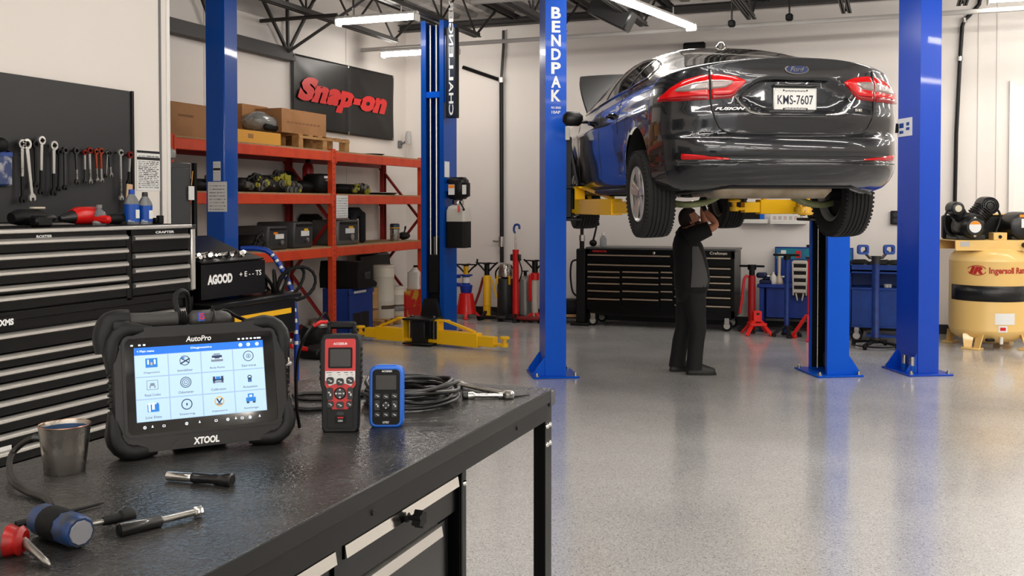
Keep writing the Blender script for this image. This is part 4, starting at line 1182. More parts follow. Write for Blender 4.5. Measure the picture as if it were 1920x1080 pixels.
g = MB(); g.lathe([(.215, -.10), (.21, -.085), (.185, -.075), (.18, .06), (.195, .09), (.215, .10)], ax='x', n=48, caps=False); g.lathe([(.218, -.102), (.213, -.108), (.2, -.10), (.19, -.09)], ax='x', n=48, caps=False)
rim_me = g.mesh('rim', RIM)
spk = []
for dv in (-.17, .17):
    r0_, r1_ = .035, .205
    p0 = Vector((-.075, r0_ * math.sin(dv * .4), r0_ * math.cos(dv * .4))); p1 = Vector((-.092, r1_ * math.sin(dv), r1_ * math.cos(dv)))
    spk.append(MB().bar(p0, p1, .050, .022, .006, up=(1, 0, 0)).mesh('spoke', RIM))

g = MB(); g.lathe([(.0001, -.092), (.028, -.09), (.034, -.08), (.06, -.07), (.06, -.04)], ax='x', n=20)
for k in range(5):
    a = 2 * PI * (k + .5) / 5; g.cyl((-.085, .05 * math.sin(a), .05 * math.cos(a)), (-.06, .05 * math.sin(a), .05 * math.cos(a)), .009, n=6)
hub_me = g.mesh('hub_cap', STEEL)
disc_me = MB().lathe([(.0001, -.03), (.15, -.03), (.15, -.01), (.0001, -.01)], ax='x', n=32).mesh('brake_disc', DSTEEL)
inn_me = MB().lathe([(.0001, .03), (.17, .03), (.178, .05)], ax='x', n=32, caps=False).mesh('inner_dish', UNDER)
for (cy_, dz, tk) in ((1.0, .185, 1), (3.85, .19, 1)):
    for s_ in (-1, 1):
        wt = link('wheel', tyre_me, car, ((-.812 if s_ < 0 else .755) if cy_ < 2 else s_ * .785, cy_, dz), (0, R(2.0) * s_, 0 if s_ < 0 else PI))
        for me in (lug_me, rim_me, hub_me, disc_me, inn_me): link(me.name, me, wt, kind='stuff' if me is lug_me else None)
        for k in range(5):
            for q in spk: link('spoke', q, wt, rot=(2 * PI * k / 5, 0, 0))
# ================================================================ two-post lifts
CARM = Matrix.Translation((co_.x, co_.y, GZ)) @ Matrix.Rotation(CYAW, 4, 'Z')
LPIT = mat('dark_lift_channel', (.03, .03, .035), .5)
BOLTM = MB().lathe([(.0001, .035), (.010, .035), (.012, .022), (.02, .02), (.02, .006), (.028, .004), (.028, 0)], n=10).mesh('anchor_bolt', STEEL)
def post(root, wx, wy, h, side, base=True, lip=.05, m=BLUE):
    """U-shaped column, open towards side (+1: local +x, -1: local -x)"""
    th = .014; a, c = wx / 2, wy / 2
    P = [(-a, -c), (a, -c), (a, -c + lip), (a - th, -c + lip), (a - th, -c + th), (-a + th, -c + th), (-a + th, c - th), (a - th, c - th), (a - th, c - lip), (a, c - lip), (a, c), (-a, c)]
    if side < 0: P = [(-x, y) for x, y in P][::-1]
    MB().prism(P, .02, h).build('column', m, root)
    if base:
        q = MB(); q.bb(-a - .13, a + .13, -c - .07, c + .07, 0, .02, .006); q.build('base_plate', m, root)
        for sx in (-1, 1):
            for sy in (-1, 1): link('anchor_bolt', BOLTM, root, (sx * (a + .09), sy * (c + .03), .02))
        for sy in (-1, 1):
            g = MB(); x0 = -side * a
            g.prism([(0, .02), (-side * .12, .02), (-side * .12, .05), (0, .22)][::(1 if side < 0 else -1)], -.008, .008, Matrix.Translation((x0, sy * (c - .02), 0)) @ Matrix.Rotation(PI / 2, 4, 'X'))
            g.build('gusset', m, root)
PADM = MB().lathe([(.025, 0), (.025, .05), (.06, .055), (.065, .07), (.055, .085), (.0001, .08)], n=18).mesh('pad', YEL)
def arm(root, piv, tip, z, h=.15, w_=.11, name='swing_arm'):
    """telescopic arm from pivot to tip, its underside at z"""
    p, q = Vector((piv[0], piv[1], 0)), Vector((tip[0], tip[1], 0)); d = q - p; L = d.length; d.normalize(); n = Vector((-d.y, d.x, 0))
    zc = z + h / 2; up = Vector((0, 0, 1))
    b = MB(); b.bar(p + d * .10 + up * zc, p + d * L * .66 + up * zc, w_, h, .006)
    a_ = b.build('swing_arm', YEL, root)
    b = MB(); b.bar(p + d * L * .5 + up * (zc - .005), p + d * (L * .88) + up * (zc - .005), w_ * .78, h * .72, .005); b.build('inner_beam', YEL, a_)
    b = MB()
    b.bar(p - d * .02 + up * (z + h + .12), p + d * .22 + up * (z + h + .12), w_ * .9, .02, .003); b.bar(p - d * .05 + up * (z + .03), p + d * .2 + up * (z + .03), w_ * .9, .04, .003)
    b.bar(p + d * .10 + up * (z + .0), p + d * .10 + up * (z + h + .13), w_ * .95, .02, up=d)
    b.bar(p + d * .20 + up * (z + h + .118), p + d * (L * .6) + up * (z + h + .005), w_ * .35, .03, .003)
    b.build('fork', YEL, a_)
    MB().cyl(p + up * (z - .02), p + up * (z + h + .16), .028, n=12).build('pivot_pin', DSTEEL, a_)
    b = MB(); b.bar(p + d * (L * .82) + up * (z + .06), p + d * (L * 1.0) + up * (z + .05), .08, .03, .004); b.cyl(q + up * (z + .03), q + up * (z + .075), .045, n=16)
    b.build('arm_end', YEL, a_)
    link('pad', PADM, a_, q + up * (z + .07))
    return a_
# ---- the lift that carries the car
pL, pR = onz(1036, 702, 0), onz(1553, 699, 0)
def inlift(root_loc, v):
    m = Matrix.Translation(root_loc) @ Matrix.Rotation(CYAW, 4, 'Z'); return m.inverted() @ v
t = T('lift_post', 'blue lift post with big white stacked letters on its face, left of the lifted car', 'lift post', pL, CYAW)
WX, WY = .215, .40
post(t, WX, WY, 3.9, 1)
for k, ch in enumerate('BENDPAK'):
    z0 = onz(1036, 702, 0); py0 = 27 + 25.6 * k
    d_ = FPX * CAMZ / (702 - HOR)
    z = CAMZ + (HOR - py0) * (d_ - .2) / FPX
    text('letter', ch, .098 if ch != 'E' else .088, .118, WT, t, (.0, -WY / 2 - .0015, z), FY, bold=.035)
z = CAMZ + (HOR - 196) * 9.8 / FPX
text('small_print', 'PRO SERIES', .10, .022, WT, t, (0, -WY / 2 - .0015, z), FY, bold=.02)
text('small_print', '10AP', .09, .03, WT, t, (0, -WY / 2 - .0015, z - .045), FY, bold=.02)
MB().box((WX / 2 + .012, -WY / 2 + .02, CAMZ + (HOR - 245) * 9.8 / FPX), (.05, .05, .14), .006).build('white_switch_box', WPLAS, t, label='small white box on the post edge')
def carriage(root, zc, zt, side):
    b = MB(); b.bb(side * .02, side * (WX / 2 + .07), -.13, .13, zc, zt, .01); b.bb(side * (WX / 2 - .02), side * (WX / 2 + .17), -.17, .17, zc - .03, zc, .006); b.bb(side * (WX / 2 - .02), side * (WX / 2 + .17), -.17, .17, zc + .30, zc + .33, .006)
    b.build('carriage', LPIT, root)
def liner(root, wx, wy, h, side):  # dark inner sheets added to cut the channel's blue reflected in the car
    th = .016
    MB().bb(side * (-wx / 2 + th), side * (-wx / 2 + th + .004), -wy / 2 + th, wy / 2 - th, .03, h - .02).build('added_channel_liner', LPIT, root)
    for sy in (-1, 1): MB().bb(side * (-wx / 2 + th), side * (wx / 2 - th), sy * (wy / 2 - th), sy * (wy / 2 - th - .004), .03, h - .02).build('added_channel_liner', LPIT, root)
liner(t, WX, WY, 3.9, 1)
carriage(t, 1.62, 2.45, 1)
MB().bar((WX / 2 + .05, -.1, 2.4), (WX / 2 + .13, -.12, 1.95), .05, .03, .004).build('safety_bar', LPIT, t)
MB().tube(spline([(WX / 2 + .06, -.12, 2.0), (WX / 2 + .09, -.15, 2.06), (WX / 2 + .08, -.16, 1.94)], 5), .006, 6).build('safety_cable', DSTEEL, t)
for loc, tip in (((WX / 2 + .12, -.12), (-.70, 1.7)), ((WX / 2 + .12, .12), (-.70, 3.3))):
    e = inlift(pL, CARM @ Vector((tip[0], tip[1], 0)))
    arm(t, loc, e, 1.66, .15)
t = T('lift_post', 'blue lift post with dark open channel behind the right rear wheel', 'lift post', pR, CYAW)
WX, WY = .235, .46
post(t, WX, WY, 3.02, -1)
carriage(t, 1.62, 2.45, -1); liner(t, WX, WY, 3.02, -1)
MB().cyl((-.03, -.02, .05), (-.03, -.02, 2.95), .02, n=10).build('lift_cylinder', BLKS, t)
MB().cyl((-WX / 2 + .02, .05, .05), (-WX / 2 + .02, .05, 2.95), .006, n=6).build('lift_cable', STEEL, t)
MB().box((-WX / 2 + .03, -.14, .16), (.04, .07, .14), .01).build('lock_cover', BLKM, t)
for loc, tip in (((-WX / 2 - .12, -.12), (.70, 1.7)), ((-WX / 2 - .12, .12), (.68, 3.3))):
    e = inlift(pR, CARM @ Vector((tip[0], tip[1], 0)))
    arm(t, loc, e, 1.66, .15)
# ---- neighbouring bay's post at the right
p3 = onz(1719, 697, 0)
t = T('lift_post', 'tall blue lift post between the blue tool cart and the tan compressor', 'lift post', p3, CYAW)
WX, WY = .225, .45
post(t, WX, WY, 4.05, 1, m=mat('royal_blue_powder_coat', (.0, .25, .70), .28, coat=.3, spec=.3))
for dx in (-.035, .035):
    g = MB(); g.cyl((-WX / 2 - .05, -.12 + dx * 2.2, .02), (-WX / 2 - .05, -.12 + dx * 2.2, .10), .032, n=14); g.build('pin_socket', BLUED, t)
    g = MB(); g.cyl((-WX / 2 - .05, -.12 + dx * 2.2, .10), (-WX / 2 - .05, -.12 + dx * 2.2, .19), .026, n=14); g.build('adapter_pin', STEEL, t)
zc = CAMZ + (HOR - 235) * 10.3 / FPX
sgn = MB().box((-WX / 2 - .004, .08, zc), (.006, .30, .19)).build('safety_notice', PAPER, t)
g = MB(); g.box((-WX / 2 - .0075, .14, zc + .02), (.001, .09, .05)); g.box((-WX / 2 - .0075, .01, zc + .03), (.001, .06, .035)); g.box((-WX / 2 - .0075, .14, zc - .05), (.001, .08, .03)); g.box((-WX / 2 - .0075, .01, zc - .02), (.001, .07, .03))
g.build('notice_print', mat('blue_print', (.10, .25, .55), .5), sgn)
MB().box((-WX / 2 - .03, WY / 2 - .0, zc), (.07, .05, .10), .01).build('limit_switch', BLKM, t)
# ---- the empty lift at the left: column with channel, rods, sign, power unit, parked arms
p5 = camxy(-.945, 13.0)
t = T('lift_post', 'blue lift post with power unit and parked yellow arms, before the orange rack', 'lift post', p5, 0)
WX5, WY5 = .40, .40
th = .016; a, c = .16, .2
MB().prism([(-a, -c), (-a + .07, -c), (-a + .07, -c + th), (-a + th, -c + th), (-a + th, c - th), (a - th, c - th), (a - th, -c + th), (a - .06, -c + th), (a - .06, -c), (a, -c), (a, c), (-a, c)], .02, 4.1).build('column', BLUED, t)
MB().bb(-a - .1, a + .1, -c - .1, c + .08, 0, .02, .005).build('base_plate', BLUED, t)
MB().bb(-.085, .085, -.10, -.02, .2, 1.35, .01).build('slider', LPIT, t)
MB().bb(-.075, .075, -.17, -.10, .62, 1.12, .01).build('guard', BLKM, t)
for x in (-.05, .035): MB().cyl((x, -.15, 1.1), (x, -.15, 4.05), .012, n=8).build('lift_rod', ALU, t)
MB().cyl((0, -.06, 1.3), (0, -.06, 4.0), .03, n=10).build('lift_cylinder', BLUED, t)
MB().bb(-.11, .11, -.19, -.15, 3.12, 3.2, .006).build('cross_plate', BLUE, t)
MB().cyl((.0, -.13, 1.12), (.0, -.13, 1.35), .02, n=8).build('rod_end', DSTEEL, t)
# carriage foot and arms
b = MB(); b.bb(-.09, .09, -.62, -.2, .02, .32, .01); b.bb(-.2, .2, -.66, -.28, .32, .345, .005); b.bb(-.2, .2, -.66, -.28, .02, .04, .005)
b.prism([(-.13, .345), (.13, .345), (.08, .56), (-.08, .56)], .0, .09, Matrix.Translation((0, -.2, 0)) @ Matrix.Rotation(PI / 2, 4, 'X'))
b.build('carriage', LPIT, t)
for x in (-.15, .15): link('carriage_bolt', MB().cyl((0, 0, 0), (0, 0, .02), .018, n=8).mesh('carriage_bolt', STEEL), t, (x, -.47, .345))
tr, tl = onz(946, 660, 0) - p5, onz(676, 637, 0) - p5
arm(t, (.15, -.48), tr, .03, .17, .12)
arm(t, (-.15, -.48), tl, .03, .17, .12)
# sign board on a bracket
zb_ = CAMZ + (HOR - 222) * 12.8 / FPX
sg = MB().bb(a + .04, a + .17, -c - .02, -c + .10, zb_, 4.0, .004).build('sign_board', BLKM, t)
MB().bb(a, a + .05, -c + .02, -c + .06, zb_ + .2, 3.9).build('sign_bracket', BLUED, t)
sf = MB().bb(a + .064, a + .168, -c - .024, -c - .019, zb_ + .01, 3.99).build('sign_face', mat('sign_dark_blue', (.04, .11, .20), .4), t)
for k, ch in enumerate('CHALLENGER'):
    z = CAMZ + (HOR - (208 - 21.5 * k)) * 12.8 / FPX
    text('sign_letter', ch, .135, .062, WT, sf, (a + .116, -c - .026, z), (0, -PI / 2, -PI / 2), bold=.02)
# hydraulic power unit
zt = CAMZ + (HOR - 337) * 12.9 / FPX; zm = CAMZ + (HOR - 375) * 12.9 / FPX; zk = CAMZ + (HOR - 464) * 12.9 / FPX
TANK = mat('translucent_oil_tank', (.74, .72, .68), .35)
pu = MB().box((a + .13, -.05, (zt + zm) / 2 + .02), (.24, .22, (zt - zm) + .02), .04).build('power_unit', BLKS, t, ang=60)
g = MB(); g.box((a + .26, -.1, zt - .13), (.09, .1, .18), .01); g.build('switch_box', BLKM, pu)
MB().box((a + .262, -.152, zt - .13), (.055, .003, .12)).build('white_label', PAPER, pu)
g = MB(); g.box((a + .09, -.163, zt - .13), (.085, .003, .13)); g.build('warning_label', PAPER, pu); MB().box((a + .09, -.166, zt - .09), (.08, .002, .04)).build('orange_stripe', ORG, pu)
MB().lathe([(.06, 0), (.075, .02), (.075, .08), (.06, .1)], (a + .13, -.05, zm - .09), n=14).build('pump_flange', STEEL, pu)
zs = CAMZ + (HOR - 392) * 12.9 / FPX; zf = CAMZ + (HOR - 415) * 12.9 / FPX
MB().prism(rrect(.26, .24, .03, 4, a + .14, -.05), zk, zf).build('oil_reservoir', BLKM, pu)
g = MB(); pr = [(1.0, zf), (1.0, zs - .02), (.85, zs + .03), (.5, zm - .06)]
rows = [[(a + .14 + x * f, -.05 + y * f, z) for x, y in rrect(.26, .24, .03, 4)] for f, z in pr]
g.grid(rows, closed=True); g.build('clear_tank', TANK, pu)
g = MB(); g.cyl((a + .2, -.15, zm - .02), (a + .27, -.2, zm - .1), .01, n=8); g.ball((a + .28, -.21, zm - .12), .018, 8, 6); g.build('release_lever', BLKM, pu)
MB().cyl((a + .2, -.18, zm - .07), (a + .2, -.18, zm - .15), .014, n=8).build('red_valve', RED, pu)
zz = CAMZ + (HOR - 318) * 12.9 / FPX
MB().bb(a + .001, a + .006, -.18, -.04, zz - .1, zz + .1).build('spec_label', PAPER, t)
MB().bb(a, a + .05, -.15, .05, zt - .15, zt - .05).build('power_bracket', BLUED, t)
g = MB()
for k in range(9): g.tube([(a + .1 + .08 * math.cos(x + k), .05 + .1 * math.sin(x + k * .7), .02 + .012 * k + .01 * math.sin(3 * x)) for x in [2 * PI * i / 14 for i in range(15)]], .01, 6)
g.build('hose_coil', RUB, None, label='dark coil of hose on the floor beside the foot of the empty lift', cat='hose').location = p5 + Vector((.03, -.05, 0))
# ---- blue post in front of the rack
p4 = atd(417, 385, 9.5); p4.z = 0
t = T('lift_post', 'square blue lift post with notices taped to it, behind the tool chest', 'lift post', p4, 0)
w4 = .215
g = MB(); g.box((0, 0, 2.05), (w4, w4, 4.1), .012); g.build('column', mat('slate_blue_powder_coat', (.0, .29, .66), .3, coat=.3, spec=.3), t)
MB().bb(-.22, .22, -.22, .22, 0, .02, .005).build('base_plate', BLUED, t)
for sx in (-1, 1):
    for sy in (-1, 1): link('anchor_bolt', BOLTM, t, (sx * .18, sy * .18, .02))
def onpost(px_, py_): q = ony(px_, py_, p4.y - w4 / 2); return q
for (x0, x1, y0, y1, sd, lb) in ((390, 426, 341, 397, 4, 'white notice sheet with small pictures, taped low on the square blue post'), (400, 414, 303, 339, 9, 'small narrow label above the notice on the square blue post')):
    a_, b_ = onpost(x0, y0), onpost(x1, y1)
    paper('notice_sheet' if sd == 4 else 'post_label', lb, b_.x - a_.x, a_.z - b_.z, frame(((a_.x + b_.x) / 2, p4.y - w4 / 2 - .001, (a_.z + b_.z) / 2), 0), 8, [(.6, .12)] if sd == 9 else None, seed=sd)
# blue bracket and striped air hose hanging to the floor beside the post
q0, q1, q2, q3 = atd(452, 466, 7.35), atd(505, 473, 7.35), atd(545, 540, 7.35), atd(556, 640, 7.35)
hp = spline([q0, atd(480, 466, 7.35), q1, atd(526, 500, 7.35), q2, atd(553, 585, 7.35), q3, atd(556, 690, 7.35)], 8)
hp[-1].z = .03
HOSE = mat('blue_air_hose', (.05, .22, .58), .4)
ho = MB().tube(hp, .020, 10).build('air_hose', HOSE, label='thick blue air hose arching down beside the black tool cart', cat='hose')
g = MB()
for k in range(18, len(hp) - 6, 3):
    g.tube([hp[k] + Vector((.006, -.012, .004)), hp[k + 1] + Vector((.006, -.012, .004))], .014, 8)
g.build('white_wrap', WPLAS, ho)
# ================================================================ tool storage by the near wall
TX = -4.0                                   # plane of the drawer fronts
ZTOP = 1.635
ty1 = onx(363, 480, TX).y; ty0 = 2.55
PANEL = mat('black_chest_steel', (.02, .02, .022), .32, spec=.25)
t = T('tool_chest', 'large black tool chest with long chrome drawer pulls, against the near wall', 'tool chest', (0, 0, 0))
b = MB(); b.bb(TX - .57, TX - .03, ty0, ty1, .16, 1.20, .006); b.bb(TX - .57, TX - .03, ty0, ty1, 1.22, ZTOP - .02, .006); b.bb(TX - .05, TX - .004, ty0, ty1, 1.19, 1.235, .004); b.bb(TX - .05, TX - .004, ty0, ty1, .16, .2, .004)
ysp = onx(243, 480, TX).y
b.bb(TX - .05, TX - .004, ysp - .018, ysp + .018, 1.22, ZTOP - .02); b.bb(TX - .05, TX - .004, ty1 - .045, ty1, .16, ZTOP - .02, .003); b.bb(TX - .05, TX - .004, ty0, ty1, ZTOP - .06, ZTOP - .02, .003)
b.build('cabinet_body', PANEL, t)
g = MB(); g.bb(TX - .585, TX + .012, ty0 - .01, ty1 + .012, ZTOP - .022, ZTOP, .005); g.build('top_tray', ALU, t)
g = MB(); g.bb(TX - .57, TX - .01, ty0, ty1 - .01, ZTOP - .001, ZTOP + .003); g.build('top_mat', RUB, t)
g = MB(); g.bb(TX - .02, TX + .010, ty1 - .028, ty1 + .010, 1.235, ZTOP - .022, .006); g.build('corner_trim', ALU, t)
g = MB(); g.bb(TX - .02, TX + .013, ty1 - .03, ty1 + .013, ZTOP - .03, ZTOP - .0, .004); g.build('corner_cap', DGREY, t)
def drawer(par, y0, y1, z0, z1, x, pull=ALU, ph=.030):
    """front panel with a rolled pull along its upper edge"""
    d = MB().bb(x - .03, x, y0, y1, z0, z1, .004).build('drawer', PANEL, par)
    prof = [(0, -ph * .5), (.010, -ph * .5), (.020, -ph * .3), (.020, ph * .1), (.012, ph * .4), (0, ph * .5)]
    MB().prism(prof, y0 + .004, y1 - .004, Matrix(((1, 0, 0, x), (0, 0, 1, 0), (0, 1, 0, z1 - ph * .5 - .002), (0, 0, 0, 1)))).build('drawer_pull', pull, d)
    return d
def zat(px_, py_): return onx(px_, py_, TX).z
zl = [zat(235, y) for y in (439, 464, 489, 515, 531)] + [1.237]
for k in range(5): drawer(t, ty0 + .03, ysp - .022, zl[k + 1] + .004, zl[k], TX)
zr = [zat(300, y) for y in (439, 472, 498, 525)] + [1.237]
for k in range(4): drawer(t, ysp + .022, ty1 - .05, zr[k + 1] + .004, zr[k], TX)
zb = [zat(190, y) for y in (598, 634, 659, 683)]
zb += [zb[-1] - .08 * k for k in range(1, 6)] + [zb[-1] - .55, .205]
for k in range(len(zb) - 1): drawer(t, ty0 + .03, ty1 - .05, zb[k + 1] + .004, zb[k], TX)
q = onx(14, 604, TX)
pl = MB().bb(TX - .003, TX + .003, q.y - .09, q.y + .05, q.z - .025, q.z + .028, .002).build('maker_plate', PANEL, t)
text('maker_letters', 'XMS', .085, .032, WT, pl, (TX + .0045, q.y - .01, q.z), FX, bold=.05)
for px_, y_, s_, w_ in ((84, 436, 'ROSTER', .10), (310, 433, 'CRAFTER', .16)):
    q = onx(px_, y_, TX)
    text('maker_letters', s_, w_, .014, WT, t, (TX - .0025, q.y, ZTOP - .041), FX, bold=.03)
q = onx(8, 845, TX)
MB().bb(TX, TX + .003, q.y - .03, q.y + .04, q.z - .02, q.z + .02).build('white_label', PAPER, t)
for y in (ty0 + .15, ty1 - .12):
    for x in (TX - .12, TX - .48):
        g = MB(); g.cyl((x, y - .02, .07), (x, y + .02, .07), .07, n=18); g.box((x, y, .145), (.09, .08, .02)); g.build('caster', RUB, t)
# black tool board on the wall
XP = XN + .03
pr_ = onx(250, 300, XP); ztl = onx(250, 172, XP).z
bd = T('tool_board', 'black flat tool board fixed to the near wall above the tool chest', 'board', (XN, 0, 0))
g = MB(); g.bb(0, .03, 2.2, pr_.y, ZTOP + .02, ztl, .003); g.build('panel', mat('charcoal_board', (.165, .165, .17), .55, noise=(2, (.15, .15, .155), .4, .7)), bd)
g = MB(); g.bb(.03, .04, pr_.y - .022, pr_.y + .002, ZTOP + .02, ztl + .002, .002); g.build('edge_rail', BLKS, bd)
for k in range(14):
    z = ztl - .04 - k * .055
    MB().bb(.0395, .042, pr_.y - .016, pr_.y - .006, z - .012, z + .012).build('slot', LPIT, bd) if k < 4 else None
# wrenches on hooks
def wrench(nm, lab, px0, y0, px1, y1, hr, style):
    a_ = onx(px0, y0, XP + .04); e_ = onx(px1, y1, XP + .04)
    L = math.hypot(e_.y - a_.y, a_.z - e_.z); roll = math.atan2(e_.y - a_.y, a_.z - e_.z)
    zc_ = a_.z - hr * math.cos(roll)
    t = T('wrench', lab, 'wrench', M=frame((XP + .03, a_.y, zc_), PI / 2, 0, roll), group='wrenches hung on the black board')
    hm_, sm, em = style
    MB().ring(circ(hr, 18), circ(hr * .55, 18), 0, .016).build('ring_head', hm_, t)
    w1 = hr * (.55 if L < .42 else .6)
    mid = -L * .52
    MB().prism([(-w1 * .55, mid), (w1 * .55, mid), (w1 * .7, -hr * .85), (-w1 * .7, -hr * .85)], .003, .012).build('upper_shank', hm_ if style[0] != RWR else CH, t)
    MB().prism([(-w1 * .5, -L + hr * 2.2), (w1 * .5, -L + hr * 2.2), (w1 * .55, mid), (-w1 * .55, mid)], .003, .012).build('lower_shank', sm, t)
    r2 = hr * .72; cy = -L + hr * 1.5
    MB().prism([(-r2 * .5, cy + r2), (-r2, cy + r2 * .3), (-r2, cy - r2 * .7), (-r2 * .5, cy - r2), (-r2 * .35, cy - r2 * .1), (r2 * .35, cy - r2 * .1), (r2 * .5, cy - r2), (r2, cy - r2 * .7), (r2, cy + r2 * .3), (r2 * .5, cy + r2)], .001, .014).build('open_end', em, t)
    MB().cyl((0, 0, -.03), (0, 0, .03), .005, n=8).build('peg', BLKS, t)
    return t
RWR = mat('red_wrench_head', (.50, .12, .10), .4, .5)
ORW = mat('orange_wrench_head', (.62, .25, .14), .4, .6)
CH, DS, BK = mat('satin_chrome', (.84, .83, .81), .3, .9), DSTEEL, BLKS
for args in (
    ('', 'dark wide wrench hanging behind the widest chrome wrench at the start of the row', 41, 261, 43, 378, .026, (STEEL, BK, BK)),
    ('', 'widest chrome wrench with a broad flat shank, first large one of the row', 50, 260, 62, 375, .030, (CH, ALU, ALU)),
    ('', 'black wrench hanging just left of the highest chrome-headed wrench', 67, 262, 68, 350, .024, (BK, BK, BK)),
    ('', 'highest hung wrench, chrome head above and dark shank below', 78, 255, 77, 363, .025, (CH, BK, BK)),
    ('', 'chrome ring-headed wrench with a black lower shank, right of the highest one', 101, 264, 101, 365, .027, (CH, BK, BK)),
    ('', 'all black wrench in the gap right of the large chrome ones', 112, 279, 110, 357, .018, (BK, BK, BK)),
    ('', 'dark steel wrench with a small ring, before the pair of slim ones', 122, 275, 122, 355, .021, (DS, DS, BK)),
    ('', 'grey steel wrench with a round head in the middle of the row', 143, 276, 145, 344, .021, (DS, STEEL, DS)),
    ('', 'slim dark wrench behind the first red-headed wrench', 159, 281, 160, 342, .016, (RWR, DS, DS)),
    ('', 'first red-headed steel wrench of the row', 168, 276, 170, 343, .020, (RWR, STEEL, STEEL)),
    ('', 'orange-headed narrow wrench behind the second red-headed one', 180, 279, 183, 340, .017, (ORW, STEEL, STEEL)),
    ('', 'second red-headed steel wrench, bright shank', 189, 277, 191, 341, .020, (ORW, CH, STEEL)),
    ('', 'short thin steel wrench tucked behind the dark round-headed one', 201, 283, 199, 332, .014, (STEEL, STEEL, DS)),
    ('', 'short dark round-headed wrench near the end of the row', 205, 281, 209, 331, .020, (DS, STEEL, STEEL)),
    ('', 'long chrome wrench near the board edge, its shank reaching lowest', 226, 280, 228, 374, .021, (CH, STEEL, CH)),
    ('', 'last wrench by the board edge, red head and a pale wooden tag', 244, 284, 241, 345, .022, (RWR, BK, BK)),
): wt_ = wrench(*args)
MB().box((.002, -.28, .016), (.05, .19, .012), .004).build('tag', mat('pale_wood_tag', (.80, .66, .52), .7), wt_)
q = onx(8, 320, XP + .02)
t = T('tool_pouch', 'blue and clear plastic pouch of small parts hanging at the board edge nearest the view', 'bag', (XP + .004, q.y, q.z))
g = MB(); g.box((.015, -.03, 0), (.03, .16, .17), .012); g.build('pouch', mat('printed_blue_pouch', (.18, .25, .42), .3, noise=(14, (.62, .62, .66), .5, .6), coat=.4), t)
g = MB(); g.box((.012, -.03, .09), (.02, .17, .03), .004); g.build('header_card', mat('pouch_blue', (.12, .25, .55), .5), t)
q = onx(4, 272, XP + .02)
t = T('hose_nozzle', 'black clamp tool hanging above the blue pouch', 'tool', (XP + .03, q.y, q.z))
g = MB(); g.ball((0, -.02, 0), (.03, .05, .04), 10, 7); g.bar((0, -.02, 0), (0, .04, -.03), .02, .02, .004); g.bar((0, -.03, 0), (0, -.05, -.09), .02, .02, .004); g.build('body', BLKM, t)
# notices on the white wall
for (x0, x1, y0, y1, hd, lb, sd) in ((255, 300, 281, 358, [(.965, .06), (.80, .07)], 'white printed wall notice with two black heading bars beside the tool board', 3),):
    a_, b_ = onx(x0, y0, XN), onx(x1, y1, XN)
    paper('wall_notice', lb, b_.y - a_.y, a_.z - b_.z, frame((XN + .001, (a_.y + b_.y) / 2, (a_.z + b_.z) / 2), PI / 2), 18, hd, seed=sd)
# things on top of the tool chest
def ontop(px_, x=TX - .25): q = onx(px_, 410, x); return Vector((x, q.y, ZTOP + .003))
q = ontop(62)
t = T('cordless_drill', 'black cordless drill lying on the tool chest beside the red impact gun', 'power tool', q)
g = MB(); g.tube([(0, -.14, .045), (0, -.10, .05), (0, .03, .05), (0, .08, .045)], [.03, .042, .042, .03], 12); g.build('motor_housing', BLKM, t)
MB().tube([(0, .08, .045), (0, .12, .045), (0, .15, .042)], [.024, .022, .012], 12).build('chuck', DSTEEL, t)
g = MB(); g.bar((0, -.06, .03), (.13, -.09, .025), .05, .04, .012); g.box((.15, -.09, .03), (.06, .11, .06), .012); g.build('grip', BLKS, t)
MB().box((.0, .03, .098), (.04, .08, .012), .005).build('top_badge', mat('cream_label', (.80, .76, .68), .5), t)
q = ontop(143)
t = T('impact_gun', 'red air impact gun lying on the tool chest', 'power tool', q)
g = MB(); g.tube([(0, -.03, .05), (0, .01, .055), (0, .13, .055), (0, .15, .045)], [.04, .05, .052, .04], 14); g.build('housing', RED, t)
MB().tube([(0, -.12, .04), (0, -.06, .045), (0, -.03, .048)], [.014, .03, .038], 12).build('nose', DSTEEL, t)
MB().bar((.02, .09, .04), (.13, .12, .03), .04, .045, .012).build('handle', RED, t)
q = ontop(186, TX - .2)
t = T('clear_bottle', 'small clear plastic bottle between the red impact gun and the blue-labelled bottles', 'bottle', q)
BOTP = mat('clear_bottle_plastic', (.70, .72, .74), .12, trans=.65, ior=1.2)
MB().lathe([(.036, 0), (.038, .006), (.038, .055), (.03, .075), (.014, .09), (.014, .1)], n=18).build('body', BOTP, t)
MB().lathe([(.016, .098), (.016, .115), (.0001, .116)], n=14).build('cap', mat('grey_cap', (.5, .5, .5), .5), t)
MB().lathe([(.0384, .012), (.0384, .045)], n=18, caps=False).build('label_band', mat('grey_label_band', (.66, .66, .67), .5), t)
LBL = mat('blue_bottle_label', (.06, .30, .66), .4, noise=(18, (.75, .80, .85), .58, .64))
